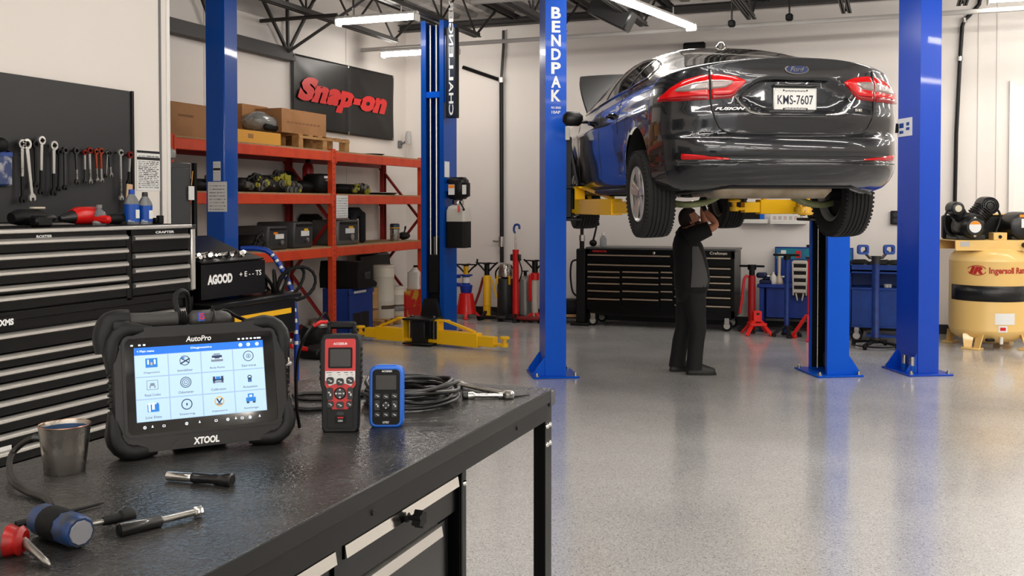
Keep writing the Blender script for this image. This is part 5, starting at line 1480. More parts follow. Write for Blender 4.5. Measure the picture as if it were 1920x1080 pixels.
for k, (px_, h_, cap, lb) in enumerate(((247, .205, mat('blue_cap', (.05, .28, .68), .4), 'blue-capped bottle with blue and white label on the tool chest'), (272, .19, mat('dark_cap', (.2, .2, .21), .5), 'dark-capped bottle with blue label, next to the blue-capped one'))):
    q = ontop(px_, TX - .16)
    t = T('bottle', lb, 'bottle', q, group='blue label bottles on the tool chest')
    MB().lathe([(.038, 0), (.042, .008), (.042, h_ * .60), (.038, h_ * .68), (.018, h_ * .85), (.016, h_ * .88)], n=20).build('body', BOTP, t)
    MB().lathe([(.0425, h_ * .08), (.0425, h_ * .58)], n=20, caps=False).build('label', LBL, t)
    MB().lathe([(.017, h_ * .86), (.018, h_ * .88), (.016, h_), (.0001, h_ * 1.005)], n=14).build('cap', cap, t)
    for a in (0.1, ):
        MB().box((.043, .0, h_ * .3), (.004, .03, .05), .001).build('label_patch', PAPER, t)
for px_, nm, lb, rr_ in ((216, 'grinder', 'black small grinder lying behind the blue-capped bottle', .035), (300, 'socket', 'black large socket standing near the tool chest corner', .022), (291, 'socket', 'dark little socket beside the black large one', .016)):
    q = ontop(px_, TX - .2)
    t = T(nm, lb, 'tool', q)
    if nm == 'grinder':
        g = MB(); g.tube([(0, -.10, .03), (0, -.02, .035), (0, .06, .035), (0, .09, .03)], [.018, .03, .034, .026], 12); g.cyl((0, .07, .002), (0, .07, .02), .05, n=18); g.build('housing', BLKM, t)
        MB().cyl((0, -.13, .03), (0, -.1, .03), .012, n=8).build('fitting', STEEL, t)
    else:
        MB().lathe([(rr_ * .8, 0), (rr_, .004), (rr_, rr_ * 2.2), (rr_ * .7, rr_ * 2.3), (rr_ * .6, rr_ * 1.4)], n=14).build('body', BLKS, t)
# grey locker behind the end of the near wall
q0, q1 = onx(322, 303, -4.78), onx(362, 303, -4.78)
t = T('locker', 'tall dark grey steel locker behind the end of the near wall', 'locker', (-5.08, (q0.y + q1.y) / 2, 0))
lw = q1.y - q0.y; lh = q0.z
LK = mat('dark_grey_locker', (.26, .265, .27), .45)
g = MB(); g.box((0, 0, lh / 2 + .01), (.56, lw, lh - .02), .006); g.build('cabinet_body', LK, t)
g = MB(); g.box((.285, -.005, lh / 2), (.016, lw - .03, lh - .08), .003); g.build('door', LK, t)
g = MB(); g.box((.30, lw / 2 + .012, lh / 2), (.03, .03, lh), .003); g.build('door_edge', BLKS, t)
g = MB(); g.box((.31, lw / 2 - .035, lh - .22), (.008, .06, .1), .001); g.build('hanging_tag', PAPER, t); MB().cyl((.312, lw / 2 - .035, lh - .165), (.312, lw / 2 - .02, lh - .06), .004, n=6).build('tag_key', mat('brass', (.75, .58, .30), .35, .9), t)
g = MB()
rd = random.Random(5)
g.ball((0, 0, .06), (.12, .13, .065), 12, 8)
g.v = [(x * (1 + rd.uniform(-.12, .12)), y * (1 + rd.uniform(-.1, .1)), z) for x, y, z in g.v]
g.build('plastic_bag', mat('crinkled_clear_bag', (.66, .65, .63), .2, trans=.35, bump=(30, .8, .01)), label='crumpled clear plastic bag on top of the dark grey locker', cat='bag', loc=(-4.98, (q0.y + q1.y) / 2 - .02, lh))
# black tool cart with white lettering
cy0_, cy1_ = onx(367, 520, TX).y + .05, onx(497, 520, TX).y
zA, zB_, zC_ = onx(430, 478, TX).z, onx(430, 493, TX).z, onx(430, 556, TX).z
t = T('tool_cart', 'black tool cart with white block lettering and a tray of loose chrome sockets', 'cart', (TX, (cy0_ + cy1_) / 2, 0))
cw = cy1_ - cy0_
g = MB(); g.prism([(-.5, zC_), (0, zC_), (0, zB_), (-.02, zB_ + .004), (-.14, zB_ + .035), (-.46, zB_ + .16), (-.5, zB_ + .16)], -cw / 2, cw / 2, Matrix(((1, 0, 0, 0), (0, 0, 1, 0), (0, 1, 0, 0), (0, 0, 0, 1)))); g.build('upper_bin', PANEL, t)
g = MB(); g.prism([(-.16, zB_ + .045), (-.005, zB_ + .006), (-.0, zB_ + .014), (-.155, zB_ + .056)], -cw / 2 + .01, cw / 2 - .01, Matrix(((1, 0, 0, 0), (0, 0, 1, 0), (0, 1, 0, 0), (0, 0, 0, 1)))); g.build('tray_lip', BLKS, t)
text('cart_letters', 'AGOOD', .25, .062, WT, t, (.002, -.15, zC_ + .12), FX, bold=.06)
text('cart_letters', '+ E - - TS', .24, .035, WT, t, (.002, .17, zC_ + .135), FX, bold=.01)
g = MB(); g.bb(-.5, .10, -cw / 2 - .02, cw / 2 + .30, zC_ - .06, zC_ - .02, .01); g.build('work_shelf', PANEL, t)
g = MB(); g.bb(-.5, .07, -cw / 2, cw / 2 + .26, zC_ - .30, zC_ - .06, .006); g.bb(-.5, .05, -cw / 2, cw / 2 + .22, .14, zC_ - .3, .006); g.build('lower_cabinet', PANEL, t)
MB().bb(.071, .076, -.1, cw / 2 + .2, zC_ - .16, zC_ - .125).build('yellow_stripe', YELS, t)
for k in range(4): drawer(t, -cw / 2 + .02, cw / 2 + .2, .2 + .16 * k, .35 + .16 * k, .06)
for y in (-cw / 2 + .1, cw / 2 + .1):
    for x in (-.08, -.42):
        g = MB(); g.cyl((x, y - .02, .07), (x, y + .02, .07), .07, n=16); g.build('caster', RUB, t)
rd = random.Random(11)
cartM = Vector((TX, (cy0_ + cy1_) / 2, 0))
sk = {}
for k in range(16):
    y = -cw / 2 + .06 + (cw - .12) * k / 15; r_ = rd.choice((.012, .015, .018)); L = rd.choice((.05, .07, .09))
    x = -.09 + rd.uniform(-.03, .03)
    z = zB_ + .022 - .25 * (x + .08) + r_
    if (r_, L) not in sk: sk[r_, L] = MB().lathe([(r_ * .7, -L / 2), (r_, -L / 2 + .004), (r_, 0), (r_ * .85, .004), (r_ * .85, L / 2)], n=10).mesh('chrome_socket', CHROME)
    o = link('chrome_socket', sk[r_, L], None, cartM + Vector((x, y, z + .004)), (rd.uniform(.3, .5), PI / 2 - .24, rd.uniform(-.7, .7)), label='loose chrome socket in the tilted tray of the black tool cart', cat='socket', group='loose sockets in the cart tray')
# bundle of cables and clamps hanging at the end of the cart
g = MB()
rd = random.Random(21)
q = onx(520, 540, TX)
for k in range(7):
    c0 = Vector((TX - .2 + .04 * k, q.y + .03 * k, q.z + .02))
    g.tube([c0 + Vector((.05 * math.cos(a) * (1 + .1 * k), (.085 + .006 * k) * math.cos(a + k), (.075 + .007 * k) * math.sin(a))) for a in [2 * PI * i / 18 for i in range(18)]], .012, 6, closed=True)
g.build('cable_bundle', RUB, label='tangle of black cables resting on the end shelf of the black tool cart', cat='cable')

# ================================================================ orange pallet rack along the left wall
XR0 = -6.78                                   # front face of the rack
XRB = XR0 - .72
FY_ = [8.15, 11.26, 13.85]
LVZ = [onx(622, 282, XR0).z, onx(622, 363, XR0).z, onx(622, 462, XR0).z]     # shelf tops
ZT_ = LVZ[0] + .02
t = T('pallet_rack', 'orange-red steel pallet rack with three shelf levels along the left wall', 'rack', (0, 0, 0))
up = MB()
P = [(-.038, -.04), (.038, -.04), (.038, .04), (-.038, .04)]
up.prism([(.035, -.042), (.035, .042), (-.035, .042), (-.035, .034), (.027, .034), (.027, -.034), (-.035, -.034), (-.035, -.042)], .006, ZT_); up.bb(-.06, .06, -.06, .06, 0, .006)
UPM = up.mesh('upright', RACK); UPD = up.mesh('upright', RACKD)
sl = MB().box((.0355, 0, 0), (.002, .012, .022)).mesh('slot', LPIT)
for iy, y in enumerate(FY_):
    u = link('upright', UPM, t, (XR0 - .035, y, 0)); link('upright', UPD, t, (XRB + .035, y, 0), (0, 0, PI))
    if iy == 1:
        for k in range(34): link('slot', sl, u, (0, 0, .12 + .07 * k))
    for k, (za, zc2) in enumerate(((.15, .85), (.85, 1.55), (1.55, 2.25))):
        p0, p1 = (XR0 - .06, y, za), (XRB + .06, y, zc2)
        if k % 2: p0, p1 = (XRB + .06, y, za), (XR0 - .06, y, zc2)
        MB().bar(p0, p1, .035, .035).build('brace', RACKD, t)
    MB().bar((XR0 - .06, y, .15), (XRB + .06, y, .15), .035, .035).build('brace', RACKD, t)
beam = {}
for i in range(2):
    y0, y1 = FY_[i] + .042, FY_[i + 1] - .042
    for lv, z in enumerate(LVZ):
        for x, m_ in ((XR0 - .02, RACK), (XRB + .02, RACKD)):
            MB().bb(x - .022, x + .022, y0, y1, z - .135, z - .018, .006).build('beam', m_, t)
            for ye in (y0 + .012, y1 - .012): MB().bb(x - .026, x + .028, ye - .014, ye + .014, z - .16, z + .0, .003).build('beam_bracket', m_, t)
        n_ = 5
        for k in range(n_):
            a_, c2 = y0 + (y1 - y0) * k / n_, y0 + (y1 - y0) * (k + 1) / n_
            MB().bb(XRB + .01, XR0 - .004, a_ + .003, c2 - .003, z - .018, z, .001).build('shelf_board', BOARD, t)
def ry(px_, x=XR0 - .3): return onx(px_, 385, x).y
def carton(name, lab, px0, px1, x0, x1, z0, py_top, m=CARD, open_=False, tape=True, group=None):
    xm = x1
    y0, y1 = ry(px0, xm), ry(px1, xm); h = onx((px0 + px1) / 2, py_top, xm).z - z0
    t = T(name, lab, 'box', ((x0 + x1) / 2, (y0 + y1) / 2, z0), 0, group)
    w_, d_ = x1 - x0, y1 - y0; th = .008
    g = MB(); g.bb(-w_ / 2, w_ / 2, -d_ / 2, d_ / 2, 0, th)
    g.bb(-w_ / 2, -w_ / 2 + th, -d_ / 2, d_ / 2, th, h); g.bb(w_ / 2 - th, w_ / 2, -d_ / 2, d_ / 2, th, h); g.bb(-w_ / 2 + th, w_ / 2 - th, -d_ / 2, -d_ / 2 + th, th, h); g.bb(-w_ / 2 + th, w_ / 2 - th, d_ / 2 - th, d_ / 2, th, h)
    g.build('carton', m, t)
    if open_:
        g = MB(); g.bar((-w_ / 2, 0, h), (-w_ / 2 - .12, 0, h + .1), d_ * .96, .005); g.build('flap', m, t)
        g = MB(); g.bar((0, -d_ / 2, h), (0, -d_ / 2 - .1, h + .08), w_ * .9, .005); g.build('flap', m, t)
    else:
        g = MB(); g.bb(-w_ / 2 + .001, w_ / 2 - .001, -d_ / 2 + .001, -.002, h - .004, h + .002); g.build('flap', m, t)
        g = MB(); g.bb(-w_ / 2 + .001, w_ / 2 - .001, .002, d_ / 2 - .001, h - .004, h + .002); g.build('flap', m, t)
        if tape: MB().bb(-w_ / 2, w_ / 2, -.025, .025, h + .0021, h + .003).build('tape', mat('clear_tape', (.72, .58, .42), .3), t)
    return t, w_, d_, h
ZS = LVZ[0] + .001
t, w_, d_, h = carton('cardboard_box', 'large open cardboard box at the near end of the rack top', 300, 396, XR0 - .62, XR0 - .05, ZS + .0, 193, open_=True)
MB().box((w_ / 2 + .0008, 0, h * .62), (.0014, d_ * .3, .025)).build('box_print', CARDD, t)
t, w_, d_, h = carton('yellow_box', 'flat yellow cardboard box beneath the clear bag on the rack top', 420, 527, XR0 - .55, XR0 - .03, ZS, 245, m=mat('yellow_card', (.86, .62, .24), .7))
g = MB(); g.box((w_ / 2 + .0008, -.05, h * .55), (.0014, .1, .05)); g.build('box_print', CARD, t)
ytop = ZS + h + .003; yc = (ry(455) + ry(522)) / 2
t = T('wrapped_part', 'black car part wrapped in clear plastic on the flat yellow box', 'bag', (XR0 - .3, yc, ytop))
rd = random.Random(8)
BAGM = mat('cloudy_clear_film', (.58, .58, .57), .16, trans=.25, bump=(22, .9, .012), coat=.5)
g = MB(); g.ball((0, .02, .1), (.2, .30, .1), 16, 10); g.v = [(x * (1 + rd.uniform(-.08, .08)), y * (1 + rd.uniform(-.05, .05)), max(0, z * (1.25 - .8 * y) * (1 + rd.uniform(-.1, .1)))) for x, y, z in g.v]; g.build('film', BAGM, t)
g = MB(); g.box((.17, .03, .07), (.06, .40, .08), .025); g.build('part', BLKM, t)
# pallet and long carton
y0, y1 = ry(524), ry(621)
t = T('pallet', 'small wooden pallet on the rack top under the long cardboard box', 'pallet', (XR0 - .32, (y0 + y1) / 2, ZS))
pw = y1 - y0
zpt = onx(570, 252, XR0 - .03).z - ZS
pbo = MB().box((0, 0, 0), (.6, .1, .02), .002).mesh('deck_board', WOOD)
pst = MB().box((0, 0, 0), (.08, pw, zpt - .04), .002).mesh('bearer', WOOD)
for k in range(6):
    yy = -pw / 2 + .05 + (pw - .1) * k / 5
    link('deck_board', pbo, t, (0, yy, zpt - .01))
for k in range(3): link('deck_board', pbo, t, (0, -pw / 2 + .05 + (pw - .1) * k / 2, .01))
blk = MB().box((0, 0, 0), (.1, .1, zpt - .04), .003).mesh('block', WOOD)
for x in (-.25, 0, .25):
    for k in range(3): link('block', blk, t, (x, -pw / 2 + .05 + (pw - .1) * k / 2, zpt / 2))
MB().bb(.298, .306, -pw / 2, pw / 2, zpt - .05, zpt - .02).build('edge_board', WOOD, t)
t, w_, d_, h = carton('cardboard_box', 'long closed cardboard box on the wooden pallet on the rack top', 529, 612, XR0 - .6, XR0 - .05, ZS + zpt + .001, 209)
g = MB()
for k in range(9): g.box((w_ / 2 + .0008, -d_ * .36 + d_ * .085 * k, h * .45), (.0014, d_ * .06, .02))
g.build('box_print', CARDD, t)
t, w_, d_, h = carton('cardboard_box', 'low cardboard box behind the wrapped part on the rack top', 455, 503, XRB + .05, XRB + .3, ZS, 198)
t = T('tray', 'thin black tray lying on the far bay of the rack top', 'tray', (XR0 - .25, ry(695, XR0 - .25), ZS))
g = MB(); g.lathe([(.14, 0), (.2, .025), (.205, .025), (.145, .006)], n=20); g.build('dish', BLKM, t)
# second level
Z2 = LVZ[1] + .001
GRIT = [mat('oily_cast_dark', (.13, .125, .12), .55, .3), mat('oily_cast_grey', (.40, .39, .37), .45, .6), mat('oily_yellow_tag', (.58, .55, .16), .5), mat('cast_aluminium', (.55, .54, .52), .4, .7)]
def engine_part(name, lab, px_, x, z0, sx, sy, sz, seed, mats=(0, 1, 1, 2)):
    """a rough casting: housing, pulleys, ports and tagged plugs"""
    rd = random.Random(seed)
    t = T(name, lab, 'car part', (x, ry(px_, x), z0))
    g = MB(); g.box((0, 0, sz * .42), (sx, sy, sz * .8), sx * .2); g.build('casting', GRIT[0], t, ang=60)
    for k in range(12):
        g = MB(); m_ = GRIT[rd.choice(mats)]
        y, z = rd.uniform(-.45, .45) * sy, rd.uniform(.15, .9) * sz; x0 = sx * .45
        r_ = rd.uniform(.025, .06)
        if rd.random() < .6: g.lathe([(r_, 0), (r_, .03), (r_ * .6, .035), (r_ * .6, .055), (.0001, .056)], (x0, y, z), 'x', 12); nm = 'port'
        else: g.box((x0 + .01, y, z), (.05, r_ * 1.6, r_ * 1.4), .008); nm = 'lug'
        g.build(nm, m_, t)
    g = MB(); g.tube(spline([(x0, -sy * .3, sz * .7), (x0 + .03, 0, sz * 1.02), (x0, sy * .3, sz * .65)], 5), .014, 7); g.build('coolant_pipe', GRIT[0], t)
    return t
engine_part('gearbox', 'oily gearbox with yellow tags on the middle shelf, nearest the square post', 462, XR0 - .25, Z2, .3, .55, .20, 1)
engine_part('gearbox', 'oily grey gearbox in the middle of the near bay, middle shelf', 503, XR0 - .28, Z2, .34, .62, .25, 2)
engine_part('alternator_cluster', 'small heap-like cast part at the end of the oily gearboxes', 533, XR0 - .2, Z2, .22, .3, .13, 3)
engine_part('gearbox', 'dark cast part half hidden behind the square blue post, middle shelf', 384, XR0 - .2, Z2, .25, .5, .16, 13)
def seatpad(name, lab, px_, x, z0, w_, h_, m=BLKM, cat='car seat'):
    t = T(name, lab, cat, (x, ry(px_, x), z0))
    g = MB(); g.box((0, 0, h_ * .28), (.5, w_, h_ * .5), .06); g.build('cushion', m, t, ang=60)
    g = MB(); g.box((-.16, 0, h_ * .6), (.14, w_ * .94, h_ * .75), .06, Matrix.Rotation(-.15, 3, 'Y')); g.build('backrest', m, t, ang=60)
    return t
seatpad('seat_part', 'black padded car seat part on the middle shelf under the red bottle', 556, XR0 - .42, Z2, .46, .30)
q = ry(580, XR0 - .45)
t = T('power_unit_box', 'black moulded unit with a pale label and red plug on the middle shelf', 'machine', (XR0 - .22, ry(596, XR0 - .22), Z2))
g = MB(); g.box((0, 0, .13), (.3, .32, .25), .05); g.build('housing', BLKM, t, ang=60)
g = MB(); g.box((.152, -.05, .21), (.004, .08, .03)); g.build('label', PAPER, t)
g = MB(); g.box((.152, .05, .17), (.006, .22, .018), .002); g.build('stripe', mat('grey_green_stripe', (.52, .55, .42), .5), t)
MB().box((.155, .02, .05), (.02, .05, .05), .006).build('red_plug', RED, t)
t = T('red_bottle', 'red plastic bottle with dark cap standing behind the black seat part', 'bottle', (XR0 - .55, ry(578, XR0 - .55), Z2))
g = MB(); g.lathe([(.07, 0), (.075, .01), (.075, .34), (.06, .39), (.03, .42)], n=18); g.build('body', mat('red_translucent_bottle', (.60, .08, .09), .35), t)
MB().lathe([(.034, .41), (.034, .45), (.02, .46), (.0001, .46)], n=12).build('cap', BLKM, t)
MB().lathe([(.0755, .14), (.0755, .27)], n=18, caps=False).build('label', mat('red_label', (.72, .16, .14), .5), t)
seatpad('seat_part', 'black rounded seat part behind the rack upright, middle shelf', 628, XR0 - .4, Z2, .5, .26)
engine_part('cast_housing', 'yellowish cast housing on the middle shelf right of the rack upright', 665, XR0 - .22, Z2, .22, .42, .14, 5, (1, 2, 3, 0))
t = T('metal_tray', 'flat dark tray with white papers on the middle shelf of the far bay', 'tray', (XR0 - .22, ry(712, XR0 - .22), Z2))
g = MB(); g.lathe([(.0001, .004), (.2, .004), (.26, .03), (.27, .03), (.21, 0), (.0001, 0)], n=20); g.build('dish', BLKS, t); MB().box((.02, .02, .03), (.2, .26, .012), .002, Matrix.Rotation(.3, 3, 'Z')).build('papers', PAPER, t)
# third level: battery chargers and cases
Z3 = LVZ[2] + .001
CHG = mat('charger_grey', (.24, .24, .24), .45)
def charger(name, lab, px0, px1, py_, dep, seed, lid=BLKM, case=CHG):
    rd = random.Random(seed); x1 = XR0 - .06
    y0, y1 = ry(px0, x1), ry(px1, x1); h_ = onx((px0 + px1) / 2, py_, x1).z - Z3
    t = T(name, lab, 'machine', (x1 - dep / 2, (y0 + y1) / 2, Z3)); w_ = y1 - y0
    g = MB(); g.box((0, 0, h_ / 2), (dep, w_, h_), .02); g.build('case', case, t, ang=60)
    g = MB(); g.box((dep / 2 + .002, 0, h_ * .55), (.006, w_ * .86, h_ * .72), .01); g.build('front_panel', DGREY, t)
    MB().box((dep / 2 + .006, 0, h_ * .88), (.02, w_ * .8, h_ * .1), .006).build('handle', lid, t)
    MB().box((dep / 2 + .006, w_ * .05, h_ * .56), (.004, w_ * .42, h_ * .2)).build('white_label', PAPER, t)
    MB().box((dep / 2 + .007, -w_ * .15 if seed % 2 else w_ * .1, h_ * .7), (.004, w_ * .2, h_ * .09)).build('warning_label', ORG if seed % 2 else YELS, t)
    MB().lathe([(w_ * .08, 0), (w_ * .08, .02), (.0001, .024)], (dep / 2 + .005, w_ * .12, h_ * .3), 'x', 12).build('dial', STEEL, t)
    for sx in (-1, 1): MB().box((sx * dep * .4, 0, .004), (.03, w_ * .9, .008)).build('foot', RUB, t)
    return t
charger('battery_charger', 'grey battery charger with orange label on the lower shelf', 502, 540, 424, .5, 1)
charger('battery_charger', 'grey battery charger with yellow label on the lower shelf, near bay middle', 551, 587, 416, .55, 2)
charger('parts_washer', 'silver-grey boxed machine beside the rack upright, lower shelf', 633, 673, 412, .4, 4, case=mat('grey_hammer_case', (.42, .42, .415), .4, .3))
seatpad('seat_part', 'big black seat part leaning behind the battery chargers', 602, XR0 - .52, Z3, .56, .42)
engine_part('cast_part', 'black cast parts in the dark beside the square blue post, lower shelf', 472, XR0 - .3, Z3, .35, .42, .22, 7, (0, 0, 1, 0))
t = T('work_trousers', 'dark work clothes hanging over the boxed machine on the lower shelf', 'clothes', (XR0 - .3, ry(672, XR0 - .3), Z3))
g = MB(); g.box((.0, -.12, .42), (.12, .35, .16), .05); g.box((.05, .02, .22), (.07, .13, .44), .03); g.box((.03, -.2, .3), (.07, .14, .3), .03); g.build('cloth', mat('dark_navy_cloth', (.06, .065, .09), .85), t, ang=60)
t = T('steel_canister', 'small steel canister with blue band on the far lower shelf', 'canister', (XR0 - .2, ry(740, XR0 - .2), Z3))
MB().lathe([(.07, 0), (.072, .006), (.072, .19)], n=20).build('body', STEEL, t); MB().lathe([(.073, .17), (.073, .24), (.06, .255), (.0001, .255)], n=20).build('lid', mat('blue_grey_band', (.25, .29, .36), .4, .5), t); MB().lathe([(.0735, .185), (.0735, .2)], n=20, caps=False).build('label', YELS, t)
t = T('chain_hoist', 'dark small hoist resting at the far end of the lower shelf', 'tool', (XR0 - .3, ry(757, XR0 - .3), Z3))
g = MB(); g.ball((0, 0, .06), (.1, .1, .06), 12, 8); g.build('body', GRIT[0], t); MB().tube(spline([(0, 0, .1), (.02, .02, .18), (0, .05, .2), (-.01, .05, .16)], 4), .012, 6).build('hook', DSTEEL, t)
a_, b_ = onx(630, 366, XR0 + .01), onx(652, 408, XR0 + .01)
paper('shelf_notice', 'white notice sheet hung below the beam at the rack upright', b_.y - a_.y, a_.z - b_.z, frame((XR0 + .012, (a_.y + b_.y) / 2, (a_.z + b_.z) / 2), PI / 2), 8, seed=6)
# floor level under the rack
def fl(px_, x): return Vector((x, onx(px_, 385, x).y, 0))
q = fl(652, XR0 - .1)
t = T('blue_crate', 'blue plastic parts crate on the floor under the rack', 'crate', q)
CRB = mat('blue_crate_plastic', (.05, .20, .50), .45)
hc = onx(652, 543, XR0 + .1).z; wc = ry(677, XR0 + .1) - ry(630, XR0 + .1); 
g = MB(); g.box((0, 0, .02), (.4, wc, .04), .008)
for sx in (-1, 1): g.box((sx * .19, 0, hc / 2), (.02, wc, hc), .006)
for sy in (-1, 1): g.box((0, sy * (wc / 2 - .01), hc / 2), (.4, .02, hc), .006)
g.build('tub', CRB, t)
MB().box((.205, 0, hc - .05), (.014, wc + .02, .06), .005).build('rim', CRB, t)
for y in (-.12, .1): MB().box((.202, y, hc * .3), (.01, wc * .32, hc * .4), .004).build('hand_hole', LPIT, t)
MB().box((.213, -.05, hc - .05), (.004, wc * .5, .03)).build('label', PAPER, t)
t = T('seat_part', 'black moulded seat shell standing on the blue crate', 'car seat', q + Vector((0, 0, hc)))
hs = onx(652, 490, XR0).z - hc
g = MB(); g.prism([(-.24, 0), (.26, 0), (.28, .05), (.12, .12), (.04, hs * .8), (-.06, hs), (-.22, hs), (-.26, hs * .5)], -wc * .45, wc * .45, Matrix(((0, 0, 1, 0), (1, 0, 0, 0), (0, 1, 0, 0), (0, 0, 0, 1)))); g.build('shell', BLKM, t, ang=50)
g = MB(); g.box((wc * .45 + .0, .02, hs * .45), (.02, .14, .1), .01); g.build('side_trim', DGREY, t)
def drum(name, lab, px_, x, z0, r_, py_, m, bands=(), lid=None):
    c = fl(px_, x); h_ = onx(px_, py_, x + r_).z - z0
    t = T(name, lab, 'drum', (x, c.y, z0))
    MB().lathe([(r_ * .97, 0), (r_, .01), (r_, h_ * .32), (r_ * 1.02, h_ * .335), (r_, h_ * .35), (r_, h_ * .78), (r_ * 1.02, h_ * .79), (r_, h_ * .80), (r_, h_ - .01), (r_ * .95, h_)], n=26).build('shell', m, t)
    MB().lathe([(r_ * 1.03, h_ - .03), (r_ * 1.04, h_ - .005), (r_ * .97, h_ + .006), (.0001, h_ + .006)], n=26).build('lid', lid or m, t)
    for z1, z2, mm in bands: MB().lathe([(r_ * 1.006, h_ * z1), (r_ * 1.006, h_ * z2)], n=26, caps=False, a0=-1.3, a1=1.3).build('label', mm, t)
    return t
WDR = mat('off_white_drum', (.78, .75, .69), .5)
BROWNL = mat('dark_drum_label', (.28, .22, .15), .6)
drum('fibre_drum', 'tan fibre drum on the floor beside the blue crate', 691, XR0 - .35, .11, .145, 543, mat('tan_fibre_drum', (.70, .54, .34), .65), ((.3, .36, BROWNL),))
t = T('pallet', 'low wooden pallet on the floor under the drums', 'pallet', (XR0 - .35, (ry(690) + ry(722)) / 2, 0))
for k in range(4): link('deck_board', pbo, t, (0, -.28 + .187 * k, .10))
for k in range(3): link('block', MB().box((0, 0, 0), (.58, .09, .085), .003).mesh('bearer', WOOD), t, (0, -.25 + .25 * k, .0475))
zt_ = .11
drum('tall_drum', 'tall off-white drum standing on the floor pallet', 719, XR0 - .2, zt_, .155, 500, WDR, ((.18, .25, BROWNL),))
drum('paint_drum', 'short off-white drum with a printed label right of the tall drum', 743, XR0 - .2, .001, .15, 541, WDR, ((.32, .52, BROWNL), (.36, .48, PAPER)))
for k, (p0, p1, z0, pt, lb) in enumerate(((761, 786, .001, 577, 'red printed carton on the floor below the yellow and red one'), (761, 786, None, 545, 'yellow and red printed carton on top of the floor carton'))):
    x1 = XR0 - .02
    if z0 is None: z0 = zq
    m_ = mat('red_printed_card', (.66, .10, .08), .5, noise=(7, (.75, .55, .15), .58, .66)) if k == 0 else mat('yellow_red_card', (.72, .55, .12), .5, noise=(5, (.70, .10, .08), .42, .5))
    t, w_, d_, h = carton('printed_carton', lb, p0, p1, x1 - .42, x1, z0, pt, m=m_, tape=False); zq = z0 + h + .004
t = T('white_jug', 'white plastic jug with a dark cap on the printed cartons', 'jug', (XR0 - .12, ry(779, XR0 - .12), zq))
g = MB(); g.prism(rrect(.2, .2, .03, 4), 0, .26); g.lathe([(.1, .26), (.04, .33)], n=14); g.build('body', WPLAS, t); MB().lathe([(.035, .32), (.035, .36), (.0001, .36)], n=12).build('cap', BLKM, t); MB().box((.102, 0, .13), (.003, .15, .14)).build('label', mat('pale_red_label', (.80, .70, .68), .5), t)
t = T('black_panel', 'large black car panel leaning in the dark behind the drums', 'car part', (XRB + .24, 13.2, .0))
g = MB(); g.box((0, .05, .53), (.08, .95, 1.0), .03, Matrix.Rotation(-.12, 3, 'Y')); g.build('panel', BLKS, t)
t = T('floor_machine', 'small silver-topped machine on the floor under the near bay', 'machine', fl(592, XR0 + .05))
g = MB(); g.box((0, 0, .14), (.3, .38, .26), .06); g.build('housing', BLKM, t, ang=60); g = MB(); g.lathe([(.16, .24), (.17, .27), (.13, .33), (.0001, .35)], n=18); g.build('dome', STEEL, t); MB().tube(spline([(.1, -.15, .3), (.12, 0, .42), (.1, .15, .3)], 5), .015, 7).build('handle', DSTEEL, t)
t = T('floor_jack', 'black trolley jack with a red handle on the floor before the rack', 'jack', fl(600, XR0 + .55))
g = MB(); g.box((0, 0, .07), (.3, .62, .1), .02); g.build('frame', BLKS, t); MB().bar((0, -.3, .12), (0, -.62, .2), .05, .05, .01).build('red_handle', RED, t); MB().lathe([(.05, .12), (.06, .15), (.0001, .155)], (0, .2, 0), n=12).build('saddle', DSTEEL, t)
for sx in (-1, 1):
    for sy in (-1, 1): MB().cyl((sx * .13, sy * .25, .045), (sx * .17, sy * .25, .045), .045, n=12).build('wheel', RUB, t)
# ---- vinyl banner on the left wall
c00, c10, c11, c01 = onx(547, 99, XL + .05), onx(738, 142, XL + .05), onx(738, 264, XL + .05), onx(549, 238, XL + .05)
BAN = mat('black_vinyl_banner', (.05, .05, .052), .42, spec=.35)
t = T('banner', 'black vinyl banner with red italic lettering hung high on the left wall', 'banner', (XL + .05, 0, 0))
def bpt(u, v):
    y = lerp(lerp(c00.y, c10.y, u), lerp(c01.y, c11.y, u), v); z = lerp(lerp(c00.z, c10.z, u), lerp(c01.z, c11.z, u), v)
    x = .45 * (.012 * math.sin(9 * u + 5 * v) * math.sin(PI * v) + .02 * math.exp(-((u - v * .55) / .06) ** 2) * (1 - v) + .018 * math.exp(-((u - .5) / .012) ** 2) + .014 * math.sin(14 * (u - .35 * v)) * v + .01 * math.exp(-((u - .95 + .4 * (1 - v)) / .05) ** 2))
    return (x, y, z)
g = MB(); g.grid([[bpt(i / 60, j / 30) for i in range(61)] for j in range(31)], flip=True)
bo_ = g.build('sheet', BAN, t, ang=80); sm_ = bo_.modifiers.new('s', 'SOLIDIFY'); sm_.thickness = .004
cyb = (c00.y + c10.y) / 2; czb = sum(q.z for q in (c00, c10, c11, c01)) / 4
BRED = mat('banner_red', (.80, .10, .10), .4)
a_, b_ = onx(562, 175, XL + .1), onx(729, 200, XL + .1)
bl_ = text('banner_letters', 'Snap-on', b_.y - a_.y, (onx(600, 150, XL + .1).z - onx(640, 214, XL + .1).z) * 1.0, BRED, t, bold=.07, shear=.3)
for v in bl_.data.vertices:
    yy = v.co.x + (a_.y + b_.y) / 2; zz = czb + v.co.y
    u_ = (yy - c00.y) / (c10.y - c00.y); v_ = max(0, min(1, (lerp(c00.z, c10.z, u_) - zz) / (lerp(c00.z, c10.z, u_) - lerp(c01.z, c11.z, u_))))
    v.co = (.018, yy, zz)
ey = MB().lathe([(.012, 0), (.02, .004), (.022, 0)], ax='x', n=10).mesh('eyelet', STEEL)
